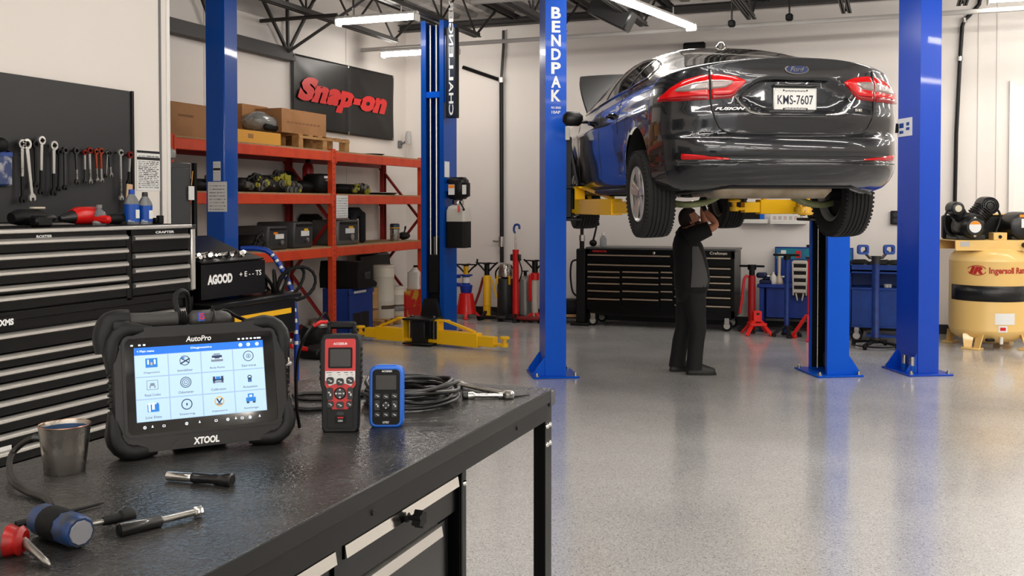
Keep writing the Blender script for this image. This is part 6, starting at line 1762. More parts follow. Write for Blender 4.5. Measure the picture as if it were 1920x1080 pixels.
for (u, v) in ((.01, .02), (.5, .02), (.99, .02), (.01, .98), (.5, .98), (.99, .98)): link('eyelet', ey, t, (bpt(u, v)[0] + .004, bpt(u, v)[1], bpt(u, v)[2]))
# wall lamp near the corner
q = onx(782, 275, XL)
t = T('wall_lamp', 'grey bulkhead lamp with bracket on the wall near the corner by the empty lift', 'lamp', (XL, q.y if q.y < YB - .2 else YB - .25, q.z))
g = MB(); g.box((.02, 0, 0), (.04, .1, .12), .01); g.bar((.04, 0, .0), (.16, 0, .06), .03, .03, .006); g.build('bracket', GREY, t)
g = MB(); g.lathe([(.05, -.1), (.055, .0), (.04, .1), (.0001, .12)], (.17, 0, .1), 'z', 14); g.build('shade', LGREY, t)
# ================================================================ equipment along the back wall
def fz(px_, py_): q = onz(px_, py_, 0); q.z = 0; return q
def fw(px_, Y=14.3): q = ony(px_, 500, Y); q.z = 0; return q
def hz(px_, py_, p):
    """height seen at this row above floor point p"""
    return ony(px_, py_, p.y).z
CRAD = BLKS
def cradle(root, z, w_=.3, up=.09):
    g = MB(); g.cyl((0, 0, z - .05), (0, 0, z), .03, .05, n=10); g.bar((-w_ / 2, 0, z), (w_ / 2, 0, z), .04, .02, .004); g.bar((0, -w_ * .35, z), (0, w_ * .35, z), .04, .02, .004)
    for s_ in (-1, 1): g.tube(spline([(s_ * w_ * .1, 0, z - .12), (s_ * w_ * .3, 0, z - .05), (s_ * w_ / 2, 0, z + .01), (s_ * w_ * .52, 0, z + up)], 4), .014, 6)
    g.build('cradle', CRAD, root)
def legs(root, n, r_, h_, m, a0=0.):
    for k in range(n):
        a = a0 + 2 * PI * k / n
        g = MB(); g.bar((.03 * math.cos(a), .03 * math.sin(a), h_), (r_ * math.cos(a), r_ * math.sin(a), .03), .05, .035, .004); g.bar((r_ * .8 * math.cos(a), r_ * .8 * math.sin(a), .02), (r_ * 1.08 * math.cos(a), r_ * 1.08 * math.sin(a), .02), .07, .035, .006)
        g.build('leg', m, root)
p = fw(874, 14.2); t = T('transmission_jack', 'red and blue transmission jack with black cradle, nearest the empty lift', 'jack', p)
z1, z2, z3, z4 = hz(874, 550, p), hz(874, 535, p), hz(874, 512, p), hz(874, 496, p)
MB().lathe([(.16, .08), (.14, .2), (.105, z1), (.09, z1 + .01)], n=20).build('base_cone', RED, t)
legs(t, 4, .21, .2, RED, .4)
MB().lathe([(.075, z1), (.085, z1 + .02), (.1, z2), (.06, z2 + .02), (.06, z3 - .05), (.1, z3 - .04), (.1, z3 - .02)], n=18).build('ram', mat('jack_blue', (.05, .20, .60), .4), t)
MB().lathe([(.062, z2 + .04), (.062, z3 - .06)], n=16, caps=False).build('label', PAPER, t)
MB().cyl((0, 0, z3 - .02), (0, 0, z4 - .02), .04, n=12).build('neck', YELS, t)
g = MB(); g.tube(spline([(-.06, 0, z2), (-.2, .0, z2 + .02), (-.22, 0, z2 + .12), (-.1, 0, z3 - .05)], 4), .03, 8); g.build('pump_arm', mat('jack_blue', (.05, .20, .60), .4), t)
cradle(t, z4, .36)
p = fw(913, 14.3); t = T('high_stand', 'yellow upright support stand with a black forked top', 'stand', p)
z1, z2 = hz(913, 516, p), hz(913, 496, p)
MB().lathe([(.05, .02), (.06, .03), (.06, z1 * .3), (.066, z1 * .31), (.066, z1 * .34), (.06, z1 * .35), (.06, z1 - .02), (.045, z1)], n=16).build('tube', YELS, t)
MB().cyl((0, 0, z1), (0, 0, z2), .04, n=12).build('screw', BLKS, t); cradle(t, z2 + .02, .34, .02); legs(t, 3, .22, .12, BLKS, .5)
MB().tube([(-.06, 0, z1 * .95), (-.12, -.02, z1 * .6), (-.22, -.05, .12)], .02, 8).build('handle', mat('dark_red_handle', (.45, .08, .08), .5), t)
MB().tube([(.06, 0, z1 * .95), (.12, -.02, z1 * .8), (.17, -.03, z1 * .5)], .014, 8).build('lever', YELS, t)
p = fw(948, 14.35); t = T('oil_drainer', 'black oil drain canister with a shiny domed top and yellow clips', 'canister', p)
z1, z2 = hz(948, 522, p), hz(948, 495, p)
MB().lathe([(.125, .03), (.13, .04), (.13, z1 - .02), (.12, z1)], n=22).build('tank', mat('dark_grey_tank', (.13, .135, .14), .45), t)
MB().lathe([(.06, z1), (.11, z1 + .03), (.115, z1 + .09), (.10, z2 - .03), (.08, z2), (.0001, z2 + .01)], n=20).build('pump_head', STEEL, t)
for s_ in (-1, 1): g = MB(); g.box((s_ * .1, -.09, z1 - .02), (.03, .04, .14), .006); g.build('clip', YELS, t)
g = MB(); g.tube(spline([(.09, 0, z2 - .02), (.14, -.02, z1 + .1), (.13, -.03, z1 * .6), (.12, -.02, .1)], 5), .013, 7); g.tube(spline([(-.09, 0, z2 - .03), (-.16, 0, z1 + .1), (-.14, -.05, z1)], 5), .013, 7); g.build('hoses', RUB, t)
for s_ in (-1, 1): MB().cyl((s_ * .1, .03, .05), (s_ * .14, .03, .05), .05, n=12).build('wheel', RUB, t)
p = fw(967, 14.15); t = T('telescopic_jack', 'tall slim red telescopic jack with a steel rod and blue hook top', 'jack', p)
z1, z2, z3 = hz(967, 468, p), hz(967, 437, p), hz(967, 422, p)
MB().lathe([(.05, .02), (.048, z1 * .5), (.046, z1 - .03), (.05, z1 - .02), (.05, z1)], n=16).build('cylinder', RED, t)
MB().cyl((0, 0, z1), (0, 0, z2), .013, n=8).build('rod', STEEL, t)
g = MB(); g.tube(spline([(-.01, 0, z2), (-.03, 0, z2 + .05), (-.01, 0, z3), (.05, 0, z3), (.06, 0, z2 + .06)], 4), .018, 8); g.build('hook', mat('hook_blue', (.08, .22, .5), .4), t)
for s_ in (-1, 1): MB().box((s_ * .06, 0, z1 - .12), (.05, .05, .1), .01).build('valve', DSTEEL, t)
MB().tube(spline([(.05, 0, z1 - .15), (.1, 0, z1 * .7), (.06, -.02, z1 * .55)], 4), .01, 6).build('hose', RUB, t); legs(t, 4, .24, .10, BLKS, .3)
p = fw(985, 14.45); t = T('gas_cylinder', 'plain grey gas cylinder between the red stands', 'cylinder', p)
z1 = hz(985, 517, p); MB().lathe([(.09, 0), (.1, .01), (.1, z1 - .08), (.08, z1 - .03), (.03, z1)], n=20).build('tank', mat('cylinder_grey', (.55, .55, .54), .4, .3), t); MB().lathe([(.025, z1), (.025, z1 + .06), (.05, z1 + .065), (.05, z1 + .08), (.0001, z1 + .08)], n=12).build('valve', BLKS, t)
p = fw(1003, 14.25); t = T('high_stand', 'red and white support stand with black top next to the white-lettered post', 'stand', p)
z1, z2 = hz(1003, 512, p), hz(1003, 490, p)
MB().lathe([(.065, z1 - .1), (.065, z1), (.04, z1 + .01)], n=16).build('collar', RED, t); MB().lathe([(.05, .06), (.052, z1 - .1)], n=16).build('tube', mat('worn_white_tube', (.75, .72, .68), .5), t)
MB().bb(-.09, -.04, -.05, .05, .3, z1 - .02, .01).build('release_leg', RED, t); MB().cyl((0, 0, z1), (0, 0, z2), .045, n=12).build('screw', BLKS, t); cradle(t, z2 + .01, .34, .01); legs(t, 4, .2, .12, RED, .8)
pa_, pb_ = fw(893, 13.95), fw(1014, 13.95)
t = T('floor_dolly', 'low dark floor dolly with red ends lying before the row of jacks', 'dolly', (pa_ + pb_) / 2, math.atan2(pb_.y - pa_.y, pb_.x - pa_.x))
L_ = (pb_ - pa_).length
for y in (.04, .16): MB().bb(-L_ / 2, L_ / 2, y - .02, y + .02, .03, .07, .006).build('rail', BLKS, t)
MB().bb(L_ * .12, L_ * .46, .0, .2, .045, .085, .008).build('red_plate', mat('dark_red_plate', (.48, .10, .10), .5), t)
MB().bb(-L_ * .2, -L_ * .05, .0, .2, .045, .08, .008).build('steel_plate', DSTEEL, t)
for s_ in (-1, -.3, .3, 1):
    g = MB(); g.cyl((s_ * L_ * .47, .02, .03), (s_ * L_ * .47, .05, .03), .03, n=12); g.build('wheel', RUB, t)
# black case with yellow handle on a wooden block
p = fz(1074, 606); t = T('tool_case', 'black tool case with a yellow handle, on the floor behind the white-lettered post', 'case', p, R(10))
zc1 = hz(1074, 562, p)
g = MB(); g.bb(-.22, .16, -.1, .25, .14, zc1, .03); g.build('case', BLKM, t, ang=60); g = MB(); g.bb(-.2, .14, -.08, .22, .1, .14); g.build('board', WOOD, t); g = MB()
g = MB(); g.bb(-.2, -.14, -.08, .22, 0, .1, .006); g.build('foot', BLKS, t); g = MB(); g.bb(.08, .14, -.08, .22, 0, .1, .006); g.build('foot', BLKS, t)
g = MB(); g.tube(spline([(.13, -.11, .2), (.11, -.14, .22), (.11, -.15, .32), (.13, -.14, .36), (.17, -.11, .38)], 4), .022, 7); g.build('handle', YELS, t)
p = ony(1091, 600, 14.05); p.z = 0; t = T('floor_pump', 'tall black floor pump column with a hanging hose, left of the black roll cabinet', 'pump', p)
z1, z2 = hz(1091, 466, p), hz(1091, 425, p)
g = MB(); g.bb(-.07, .07, -.07, .1, .03, z1, .015); g.build('column', BLKM, t); g = MB(); g.bb(-.14, .14, -.14, .16, 0, .04, .01); g.build('base', BLKS, t)
g = MB(); g.cyl((0, 0, z1), (0, 0, z1 + .14), .035, n=10); g.cyl((0, 0, z1 + .08), (0, 0, z2), .025, n=10); g.build('piston', BLKS, t)
MB().cyl((0, 0, z1 + .11), (0, 0, z1 + .2), .045, n=12).build('coupling', STEEL, t)
MB().tube(spline([(-.05, -.06, z1 - .16), (-.13, -.08, z1 - .2), (-.15, -.08, z1 * .65), (-.12, -.08, z1 * .45), (-.06, -.07, z1 * .38)], 5), .014, 7).build('hose', RUB, t)
# black roll cabinet
YC = 13.98
qa, qb = ony(1100, 463, YC), ony(1377, 466, YC)
W2 = qb.x - qa.x; zt_ = qa.z
t = T('roll_cabinet', 'wide black roll cabinet with many drawers on casters against the back wall', 'tool chest', ((qa.x + qb.x) / 2, YC, 0))
zbm = hz(1240, 592, Vector((0, YC, 0)))
g = MB(); g.bb(-W2 / 2, W2 / 2, .03, .62, zbm, zt_ - .03, .008); g.bb(-W2 / 2, W2 / 2, 0, .03, zbm, zbm + .1); g.bb(-W2 / 2, W2 / 2, 0, .03, zt_ - .13, zt_ - .03)
for x in (-W2 / 2 + .02, W2 / 2 - .02): g.bb(x - .02, x + .02, 0, .03, zbm, zt_ - .03)
g.build('cabinet_body', BLK, t)
g = MB(); g.bb(-W2 / 2 - .015, W2 / 2 + .015, -.012, .64, zt_ - .03, zt_, .006); g.build('top', mat('dark_steel_top', (.33, .33, .33), .35, .6), t)
def bdrawer(px0, px1, py0, py1):
    a_, b_ = ony(px0, py0, YC), ony(px1, py1, YC); cx = (qa.x + qb.x) / 2
    d = MB().bb(a_.x - cx, b_.x - cx, -.004, .03, b_.z, a_.z, .003).build('drawer', BLK, t)
    MB().prism([(0, 0), (-.016, .004), (-.016, .018), (0, .024)], a_.x - cx + .01, b_.x - cx - .01, Matrix(((0, 0, 1, 0), (1, 0, 0, -.004), (0, 1, 0, a_.z - .026), (0, 0, 0, 1)))).build('drawer_pull', mat('champagne_pull', (.80, .72, .62), .3, .9), d)
for y0, y1 in ((476, 494), (494, 506)): bdrawer(1101, 1258, y0, y1)
for c0, c1 in ((1101, 1163), (1166, 1236), (1238, 1262)):
    for y0, y1 in ((507, 517), (517, 529), (529, 543), (543, 558), (558, 583)): bdrawer(c0, c1, y0 + (c0 - 1101) * .012, y1 + (c0 - 1101) * .012)
for y0, y1 in ((481, 500), (500, 515), (515, 527), (527, 539), (539, 554), (554, 570), (570, 588)): bdrawer(1264, 1371, y0, y1)
text('maker_letters', 'TERMINATOR', .22, .028, mat('red_print', (.75, .12, .12), .5), t, (ony(1124, 471, YC).x - (qa.x + qb.x) / 2, -.002, ony(1124, 471, YC).z), FY, bold=.03)
text('maker_letters', 'Craftman', .24, .04, mat('cream_print', (.80, .76, .70), .5), t, (ony(1347, 475, YC).x - (qa.x + qb.x) / 2, -.002, ony(1347, 475, YC).z), FY, bold=.02)
MB().lathe([(.012, -.006), (.02, 0)], (ony(1226, 473, YC).x - (qa.x + qb.x) / 2, -.001, zt_ - .075), 'y', 12).build('lock', STEEL, t)
for px_ in (1110, 1362):
    for y in (.06, .54):
        x = ony(px_, 600, YC).x - (qa.x + qb.x) / 2
        r_ = .075; g = MB(); g.cyl((x, y - .02, r_), (x, y + .02, r_), r_, n=18); w = g.build('caster', RUB, t)
        g = MB(); g.cyl((x, y - .024, r_), (x, y + .024, r_), r_ * .6, n=14); g.build('hub', mat('pale_hub', (.70, .69, .66), .4, .4), w)
        g = MB(); g.bar((x, y, r_ + .02), (x, y, zbm), .06, .07, .004); g.build('fork', STEEL, w)
MB().bb(-W2 / 2 + .05, W2 / 2 - .05, .05, .58, zbm - .03, zbm + .01).build('chassis', BLKS, t)
top = Vector(((qa.x + qb.x) / 2, YC + .25, zt_))
def oncab(px_, y=.25): return Vector((ony(px_, 460, YC + y).x, YC + y, zt_))
t = T('spray_bottle', 'clear bottle standing on the black roll cabinet behind the wheel', 'bottle', oncab(1131))
MB().lathe([(.045, 0), (.05, .01), (.05, .11), (.02, .16), (.02, .17)], n=16).build('body', BOTP, t); MB().lathe([(.022, .165), (.024, .20), (.0001, .205)], n=12).build('cap', WPLAS, t)
t = T('bench_clamp', 'black clamp tool standing upright on the roll cabinet near its end', 'tool', oncab(1112))
g = MB(); g.ball((0, 0, .05), (.06, .05, .05), 10, 7); g.tube(spline([(0, 0, .08), (.03, 0, .2), (.05, 0, .3), (.03, 0, .36)], 4), .015, 7); g.box((.06, 0, .33), (.07, .04, .05), .01); g.build('body', BLKS, t)
# red stand, jack stand
p = fw(1410, 14.12); t = T('high_stand', 'tall red support stand with a black crossbar top beside the roll cabinet', 'stand', p)
z1, z2 = hz(1413, 517, p), hz(1413, 499, p)
MB().lathe([(.055, .03), (.05, z1 * .5), (.05, z1), (.035, z1 + .01)], n=16).build('tube', mat('dark_red_tube', (.62, .06, .07), .4, coat=.2), t); MB().cyl((0, 0, z1), (0, 0, z2 - .03), .04, n=12).build('screw', BLKS, t)
g = MB(); g.bar((-.17, 0, z2), (.17, 0, z2), .05, .03, .008); g.cyl((0, 0, z2 - .05), (0, 0, z2 + .02), .06, n=12); g.build('crossbar', BLKS, t); legs(t, 4, .17, .12, BLKS, .2)
MB().tube(spline([(-.05, -.02, z1), (-.10, -.03, z1 - .05), (-.13, -.03, z1 * .6), (-.16, -.03, .25)], 5), .02, 7).build('handle', mat('pink_red_handle', (.78, .15, .18), .45), t)
p = fz(1419, 628); t = T('axle_stand', 'small bright red A-frame axle stand on the floor by the roll cabinet', 'stand', p, YAW)
z1 = hz(1419, 583, p); zm_ = hz(1419, 600, p); RB = mat('bright_red_enamel', (.90, .10, .06), .4, coat=.2)
MB().bb(-.055, .055, -.055, .055, zm_ - .02, z1, .006).build('neck', RB, t)
MB().bb(-.02, .02, -.058, -.054, z1 - .05, z1 - .02).build('pawl_hole', LPIT, t)
for sx in (-1, 1):
    for sy in (-1, 1): MB().bar((sx * .045, sy * .045, zm_ - .01), (sx * .17, sy * .15, .01), .055, .02, .003, up=(sx, sy, 0)).build('leg', RB, t)
for sy in (-1, 1): MB().bar((-.105, sy * .1, .15), (.105, sy * .1, .15), .015, .035, .002).build('cross_rib', RB, t)
for sx in (-1, 1): MB().bar((sx * .105, -.1, .15), (sx * .105, .1, .15), .015, .035, .002).build('cross_rib', RB, t)
# blue workbench with tool board
YW = 14.2
def wx(px_, Y=YW): return ony(px_, 500, Y).x
def wz(py_, Y=YW, px_=1480): return ony(px_, py_, Y).z
BB = mat('workshop_blue', (.02, .17, .48), .45, noise=(6, (.03, .20, .54), .4, .7))
x0, x1 = wx(1420), wx(1600); cx = (x0 + x1) / 2; zt_ = wz(534)
t = T('blue_workbench', 'dark blue steel workbench with a panelled front by the back wall', 'workbench', (cx, YW, 0)); hw = (x1 - x0) / 2
g = MB(); g.bb(-hw, hw, -.02, .52, zt_ - .05, zt_, .008); g.build('top', BB, t)
g = MB(); g.bb(-hw + .12, hw - .05, .03, .06, wz(597), zt_ - .05, .004); g.build('front_panel', BB, t)
for x in (-hw + .06, hw - .06):
    for y in (.03, .48): MB().bb(x - .03, x + .03, y - .03, y + .03, 0, zt_ - .05, .004).build('leg', BB, t)
MB().bb(-hw + .1, hw - .1, .1, .45, .14, .18, .004).build('shelf', DSTEEL, t)
MB().bb(-hw + .1, hw - .1, .44, .46, .18, .4, .004).build('back_rail', GREY, t)
zt_b = zt_
xb0, xb1 = wx(1453, 14.70), wx(1600, 14.70)
t = T('tool_board', 'teal and blue tool panel standing on the blue workbench', 'board', ((xb0 + xb1) / 2, 14.70, zt_b)); bw = (xb1 - xb0) / 2; zh = wz(463, 14.7) - zt_b
g = MB(); g.bb(-bw, bw, -.02, .02, 0, zh, .006); g.build('panel', BB, t); g = MB(); g.bb(-bw + .02, bw - .02, -.024, -.02, zh * .66, zh - .02); g.build('teal_field', mat('teal_field', (.05, .48, .55), .5, noise=(9, (.15, .40, .55), .5, .6)), t)
rd = random.Random(4)
for k in range(5):
    q = MB(); q.box((-bw + .12 + .2 * k, -.027, zh * .84 + rd.uniform(-.03, .03)), (.07, .006, .10), .003); q.build('sticker', (PAPER, RED, PAPER, ORG, PAPER)[k], t)
MB().bb(-.1, .1, -.01, .03, zh, zh + .035, .008).build('hook_bar', BLKS, t)
def wbt(px_, y=.2): return Vector((wx(px_, YW + y), YW + y, zt_b))
t = T('bench_vise', 'dark blue bench vise on the end of the blue workbench', 'vise', wbt(1438, .2)); z1 = wz(512, YW + .2) - zt_b
VB = mat('vise_dark_blue', (.07, .12, .26), .45)
g = MB(); g.bb(-.09, .09, -.12, .12, 0, .05, .01); g.bb(-.05, .05, -.08, .06, .05, z1 * .55, .02); g.build('base', VB, t); g = MB(); g.bb(-.14, .0, -.07, .07, z1 * .5, z1, .02); g.build('fixed_jaw', VB, t); g = MB(); g.bb(.05, .16, -.06, .06, z1 * .5, z1 * .95, .02); g.build('moving_jaw', VB, t); g = MB(); g.cyl((0, 0, z1 * .65), (.24, 0, z1 * .6), .02, n=8); g.build('screw', STEEL, t)
t = T('cream_bottle', 'small cream plastic bottle beside the dark blue vise', 'bottle', wbt(1450, .12)); MB().lathe([(.04, 0), (.045, .02), (.045, .10), (.015, .14), (.015, .16), (.0001, .16)], n=14).build('body', WPLAS, t)
t = T('grease_gun', 'pale grease gun standing on the blue workbench before the tool panel', 'tool', wbt(1461, .15)); MB().lathe([(.05, 0), (.055, .03), (.04, .08), (.02, .12), (.025, .3), (.02, .42), (.0001, .43)], n=14).build('body', mat('cream_metal', (.75, .70, .62), .4, .3), t)
p = ony(1475, 622, 13.75); p.z = 0; t = T('high_stand', 'dark blue support stand with a wide black top before the blue workbench', 'stand', p)
z1 = hz(1475, 478, p); MB().lathe([(.05, .06), (.035, .1), (.03, z1 - .03)], n=14).build('pole', BLUEC, t); g = MB(); g.bar((-.18, 0, z1), (.16, 0, z1), .05, .03, .008); g.cyl((0, 0, z1 - .06), (0, 0, z1), .05, n=10); g.build('crossbar', BLKS, t); legs(t, 4, .18, .14, BLKS, .3)
# roll of wrenches hanging in front of the bench
q = ony(1500, 495, YW - .04)
t = T('wrench_roll', 'white and black striped tool roll hanging over the blue workbench front', 'tool roll', (q.x, YW - .03, zt_b))
zt2 = wz(487, YW - .03) - zt_b; zb2 = wz(556, YW - .03) - zt_b
ROLLW = mat('dirty_white_canvas', (.74, .71, .66), .7)
g = MB(); g.box((0, -.015, (zt2 + zb2) / 2), (.17, .02, zt2 - zb2), .004); g.build('strip', BLKM, t)
for k in range(5): MB().box((.0, -.03, lerp(zb2 + .08, zt2 - .03, k / 4)), (.19 - .012 * (k % 2), .02, .05), .012).build('pocket', ROLLW, t)
for s_ in (-1, 1): MB().bar((s_ * .085, -.028, zb2 + .02), (s_ * .095, -.028, zt2 - .02), .025, .02, .006).build('edge_tape', ROLLW, t)
for s_ in (-1, 1): MB().bar((s_ * .03, -.026, zb2 - .05), (s_ * .05, -.026, zb2 + .05), .025, .02, .006).build('tie', ROLLW, t)
p = ony(1517, 632, 13.55); p.z = 0; t = T('high_stand', 'slim red support stand half hidden by the blue post behind the car wheel', 'stand', p)
z1 = hz(1517, 482, p); MB().lathe([(.035, .1), (.028, .2), (.022, z1)], n=12).build('pole', RED, t); MB().lathe([(.05, z1 - .02), (.06, z1), (.0001, z1 + .01)], n=12).build('saddle', BLKS, t)
legs(t, 3, .24, .32, RB, .6)
# trays on the back wall
def wallw(px_): return ony(px_, 400, YB - .02).x
for (a_, b_, y0, y1, lb, dk) in ((1388, 1442, 397, 419, 'white wall tray holding a black and blue box, seen beneath the car', True), (1447, 1513, 395, 420, 'white wall tray with papers, seen beneath the car beside the boxed one', False)):
    xa, xb = wallw(a_), wallw(b_); za, zb3 = ony(1450, y0 - 12, YB - .1).z, ony(1450, y1, YB - .1).z
    t = T('wall_tray', lb, 'tray', ((xa + xb) / 2, YB, zb3)); hw = (xb - xa) / 2
    g = MB(); g.bb(-hw, hw, -.2, -.002, 0, .03, .006); g.bb(-hw, hw, -.02, -.002, .03, za - zb3, .004); g.bb(-hw, hw, -.2, -.19, .03, .06 if dk else .16, .003); g.build('tray', WPLAS, t)
    if dk:
        c = T('glove_box', 'black and blue box lying in the white wall tray', 'box', ((xa + xb) / 2, YB - .1, zb3 + .03)); g = MB(); g.bb(-hw * .7, hw * .7, -.06, .06, 0, .15, .004); g.build('box', BLKM, c); g = MB(); g.bb(hw * .45, hw * .72, -.062, .062, .02, .152, .002); g.build('blue_end', BCASE, c)
    else:
        for k in range(6): MB().box((-hw * .75 + hw * .3 * k, -.203, .09), (hw * .18, .002, .05)).build('label', LGREY if k % 2 else mat('pale_red_label', (.80, .70, .68), .5), t)
# blue tool trolley
YT_ = 13.55
def tx(px_): return ony(px_, 520, YT_).x
def tz(py_): return ony(1640, py_, YT_).z
x0, x1 = tx(1594), tx(1720); cx = (x0 + x1) / 2; hw = (x1 - x0) / 2
t = T('tool_trolley', 'blue two-shelf tool trolley on casters behind the blue jack', 'trolley', (cx, YT_, 0))
zt_, zsh, zb1, zb0 = tz(497), tz(540), tz(612), tz(628)
BT = mat('trolley_blue', (.02, .19, .48), .42, noise=(8, (.04, .23, .54), .4, .7))
g = MB(); g.bb(-hw, hw, 0, .5, zt_ - .09, zt_ - .06, .004); g.bb(-hw, hw, 0, .02, zt_ - .11, zt_, .004); g.bb(-hw, -hw + .02, 0, .5, zt_ - .11, zt_, .004); g.bb(hw - .02, hw, 0, .5, zt_ - .11, zt_, .004); g.bb(-hw, hw, .48, .5, zt_ - .11, zt_, .004); g.build('top_tray', BT, t)
MB().bb(-hw + .01, hw - .01, .0, .5, zsh - .03, zsh, .004).build('shelf', BT, t)
MB().bb(-hw + .01, hw - .01, .46, .48, zb1, zt_ - .1, .002).build('back_panel', BT, t)
for x in (-hw + .005, hw - .005): MB().bb(x - .006, x + .006, .01, .49, zb1, zt_ - .1, .002).build('side_panel', BT, t)
MB().bb(-hw + .02, hw - .02, .01, .03, zb1, zsh - .03, .003).build('door', BT, t)
MB().bb(-hw + .015, hw - .015, .0, .5, zb1 - .02, zb1, .003).build('bottom_panel', BT, t)
MB().bb(-hw + .2, hw - .02, .0, .48, zb0 - .03, zb0, .004).build('low_shelf', BT, t)
for x in (-hw + .08, hw - .08):
    for y in (.06, .44):
        g = MB(); g.cyl((x, y - .02, .075), (x, y + .02, .075), .075, n=16); w = g.build('caster', RUB, t); g = MB(); g.cyl((x, y - .024, .075), (x, y + .024, .075), .045, n=12); g.build('hub', mat('pale_hub', (.70, .69, .66), .4, .4), w); g = MB(); g.bar((x, y, .1), (x, y, zb1 - .02), .05, .06, .004); g.build('fork', STEEL, w)
for k, (px_, lb, ln) in enumerate(((1612, 'black air ratchet lying on the blue trolley top', .25), (1652, 'dark power tool lying on the blue trolley top behind the jack', .3), (1676, 'small dark tool at the far end of the blue trolley top', .16))):
    q = Vector((ony(px_, 490, YT_ + .2).x, YT_ + .2, zt_ - .06))
    o = T('air_tool', lb, 'tool', q, .2 * k)
    g = MB(); g.tube([(-ln / 2, 0, .06), (-ln / 4, 0, .07), (ln / 4, 0, .07), (ln / 2, 0, .06)], [.03, .05, .055, .03], 10); g.build('body', BLKM, o); g = MB(); g.bar((ln * .2, 0, .06), (ln * .3, -.1, .04), .04, .04, .01); g.build('handle', DGREY, o)
for k, px_ in enumerate((1662, 1668)):
    q = Vector((ony(px_, 530, YT_ + .15).x, YT_ + .15, zsh))
    o = T('bolt_tin', ('round pale tin on the blue trolley shelf' if k == 0 else 'smaller pale tin beside the round one on the trolley shelf'), 'tin', q); MB().lathe([(.03 - .008 * k, 0), (.035 - .008 * k, .04), (.02, .045), (.0001, .045)], n=12).build('body', LGREY, o)
# blue jack with two padded heads
p = fz(1641, 652); t = T('transmission_jack', 'blue pole jack with two padded blue heads on a black round base', 'jack', p, YAW)
z1, z2 = hz(1641, 486, p), hz(1641, 471, p); z0_ = hz(1641, 632, p)
MB().lathe([(.05, .10), (.05, z0_), (.045, z0_ + .01), (.045, z1 - .05), (.03, z1 - .04), (.03, z1)], n=16).build('pole', BLUEC, t)
g = MB(); g.tube([(-.15, 0, z2), (-.08, 0, z1 + .02), (.08, 0, z1 + .02), (.15, 0, z2)], .02, 8); g.cyl((0, 0, z1 - .06), (0, 0, z1 + .04), .045, .06, n=12); g.build('yoke', DSTEEL, t)
for s_ in (-1, 1):
    g = MB(); g.ring(rrect(.13, .12, .03, 4), rrect(.075, .065, .02, 4), -.03, .03, Matrix.Translation((s_ * .16, 0, z2 + .02)) @ Matrix.Rotation(PI / 2, 4, 'X')); g.build('pad', mat('pad_blue', (.08, .26, .58), .45), t)
g = MB(); g.lathe([(.27, .03), (.285, .04), (.27, .05), (.25, .04), (.27, .03)], n=28, caps=False)
for k in range(4): a = PI / 4 + k * PI / 2; g.bar((0, 0, .085), (.25 * math.cos(a), .25 * math.sin(a), .06), .05, .03, .004)
g.build('base', BLKS, t)
for k in range(4): a = PI / 4 + k * PI / 2; MB().cyl((.28 * math.cos(a) - .015, .28 * math.sin(a), .035), (.28 * math.cos(a) + .015, .28 * math.sin(a), .035), .035, n=12).build('wheel', RUB, t)
MB().lathe([(.06, .06), (.07, .10), (.055, .13)], n=12).build('collar', BLKS, t)
# socket on the back wall
q = ony(1679, 408, YB); t = T('wall_socket', 'black double socket box on the back wall behind the rightmost blue post', 'socket', (q.x, YB, q.z))
g = MB(); g.box((0, -.03, 0), (.13, .06, .19), .01); g.build('box', BLKS, t)
for z in (-.04, .04): MB().lathe([(.03, -.066), (.035, -.06)], (0, 0, z), 'y', 12).build('outlet', DGREY, t)
# ---------------------------------------------------------------- air compressor
p = fz(1852, 648); CR = .455
cpd = (Vector((p.x, p.y, 0))).dot(Vector((-math.sin(YAW), math.cos(YAW), 0)))
def cz(py_): return CAMZ + (HOR - py_) * (cpd - .25) / FPX
def cxo(px_): return ((px_ - 1852) / FPX) * (cpd - .25)
t = T('air_compressor', 'tan upright air compressor with a black pump and red lettering on its tank', 'compressor', p, YAW - R(2))
zt_, zbt = cz(492), cz(626)
MB().lathe([(.0001, cz(648)), (CR * .35, cz(647)), (CR * .7, cz(641)), (CR * .93, cz(631)), (CR, cz(620)), (CR * 1.003, cz(619)), (CR, cz(618)), (CR, cz(491)), (CR * 1.004, cz(490)), (CR, cz(489)), (CR * .95, cz(478)), (CR * .78, cz(468)), (CR * .5, cz(461)), (.0001, cz(458))], n=44).build('tank', TAN, t)
for k in range(4):
    a = -PI / 2 + PI / 4 + k * PI / 2
    Mx = Matrix.Rotation(a - PI / 2 * 0, 4, 'Z')
    g = MB(); g.M = Mx
    h0 = cz(626)
    for sy in (-1, 1): g.add([(CR * .82, sy * .02, h0), (CR * .98, sy * .13, h0), (CR * 1.05, sy * .10, .02), (CR * .98, sy * .02, .02), (CR * .84, sy * .012, h0), (CR * 1.0, sy * .12, h0), (CR * 1.07, sy * .09, .02), (CR * 1.0, sy * .012, .02)], [(0, 1, 2, 3), (4, 7, 6, 5), (0, 4, 5, 1), (1, 5, 6, 2), (2, 6, 7, 3), (3, 7, 4, 0)])
    g.prism([(0, 0), (0, 0)], 0, 0) if False else None
    g.box((CR * 1.02, 0, .012), (.14, .22, .024), .004)
    g.build('foot', TAN, t)
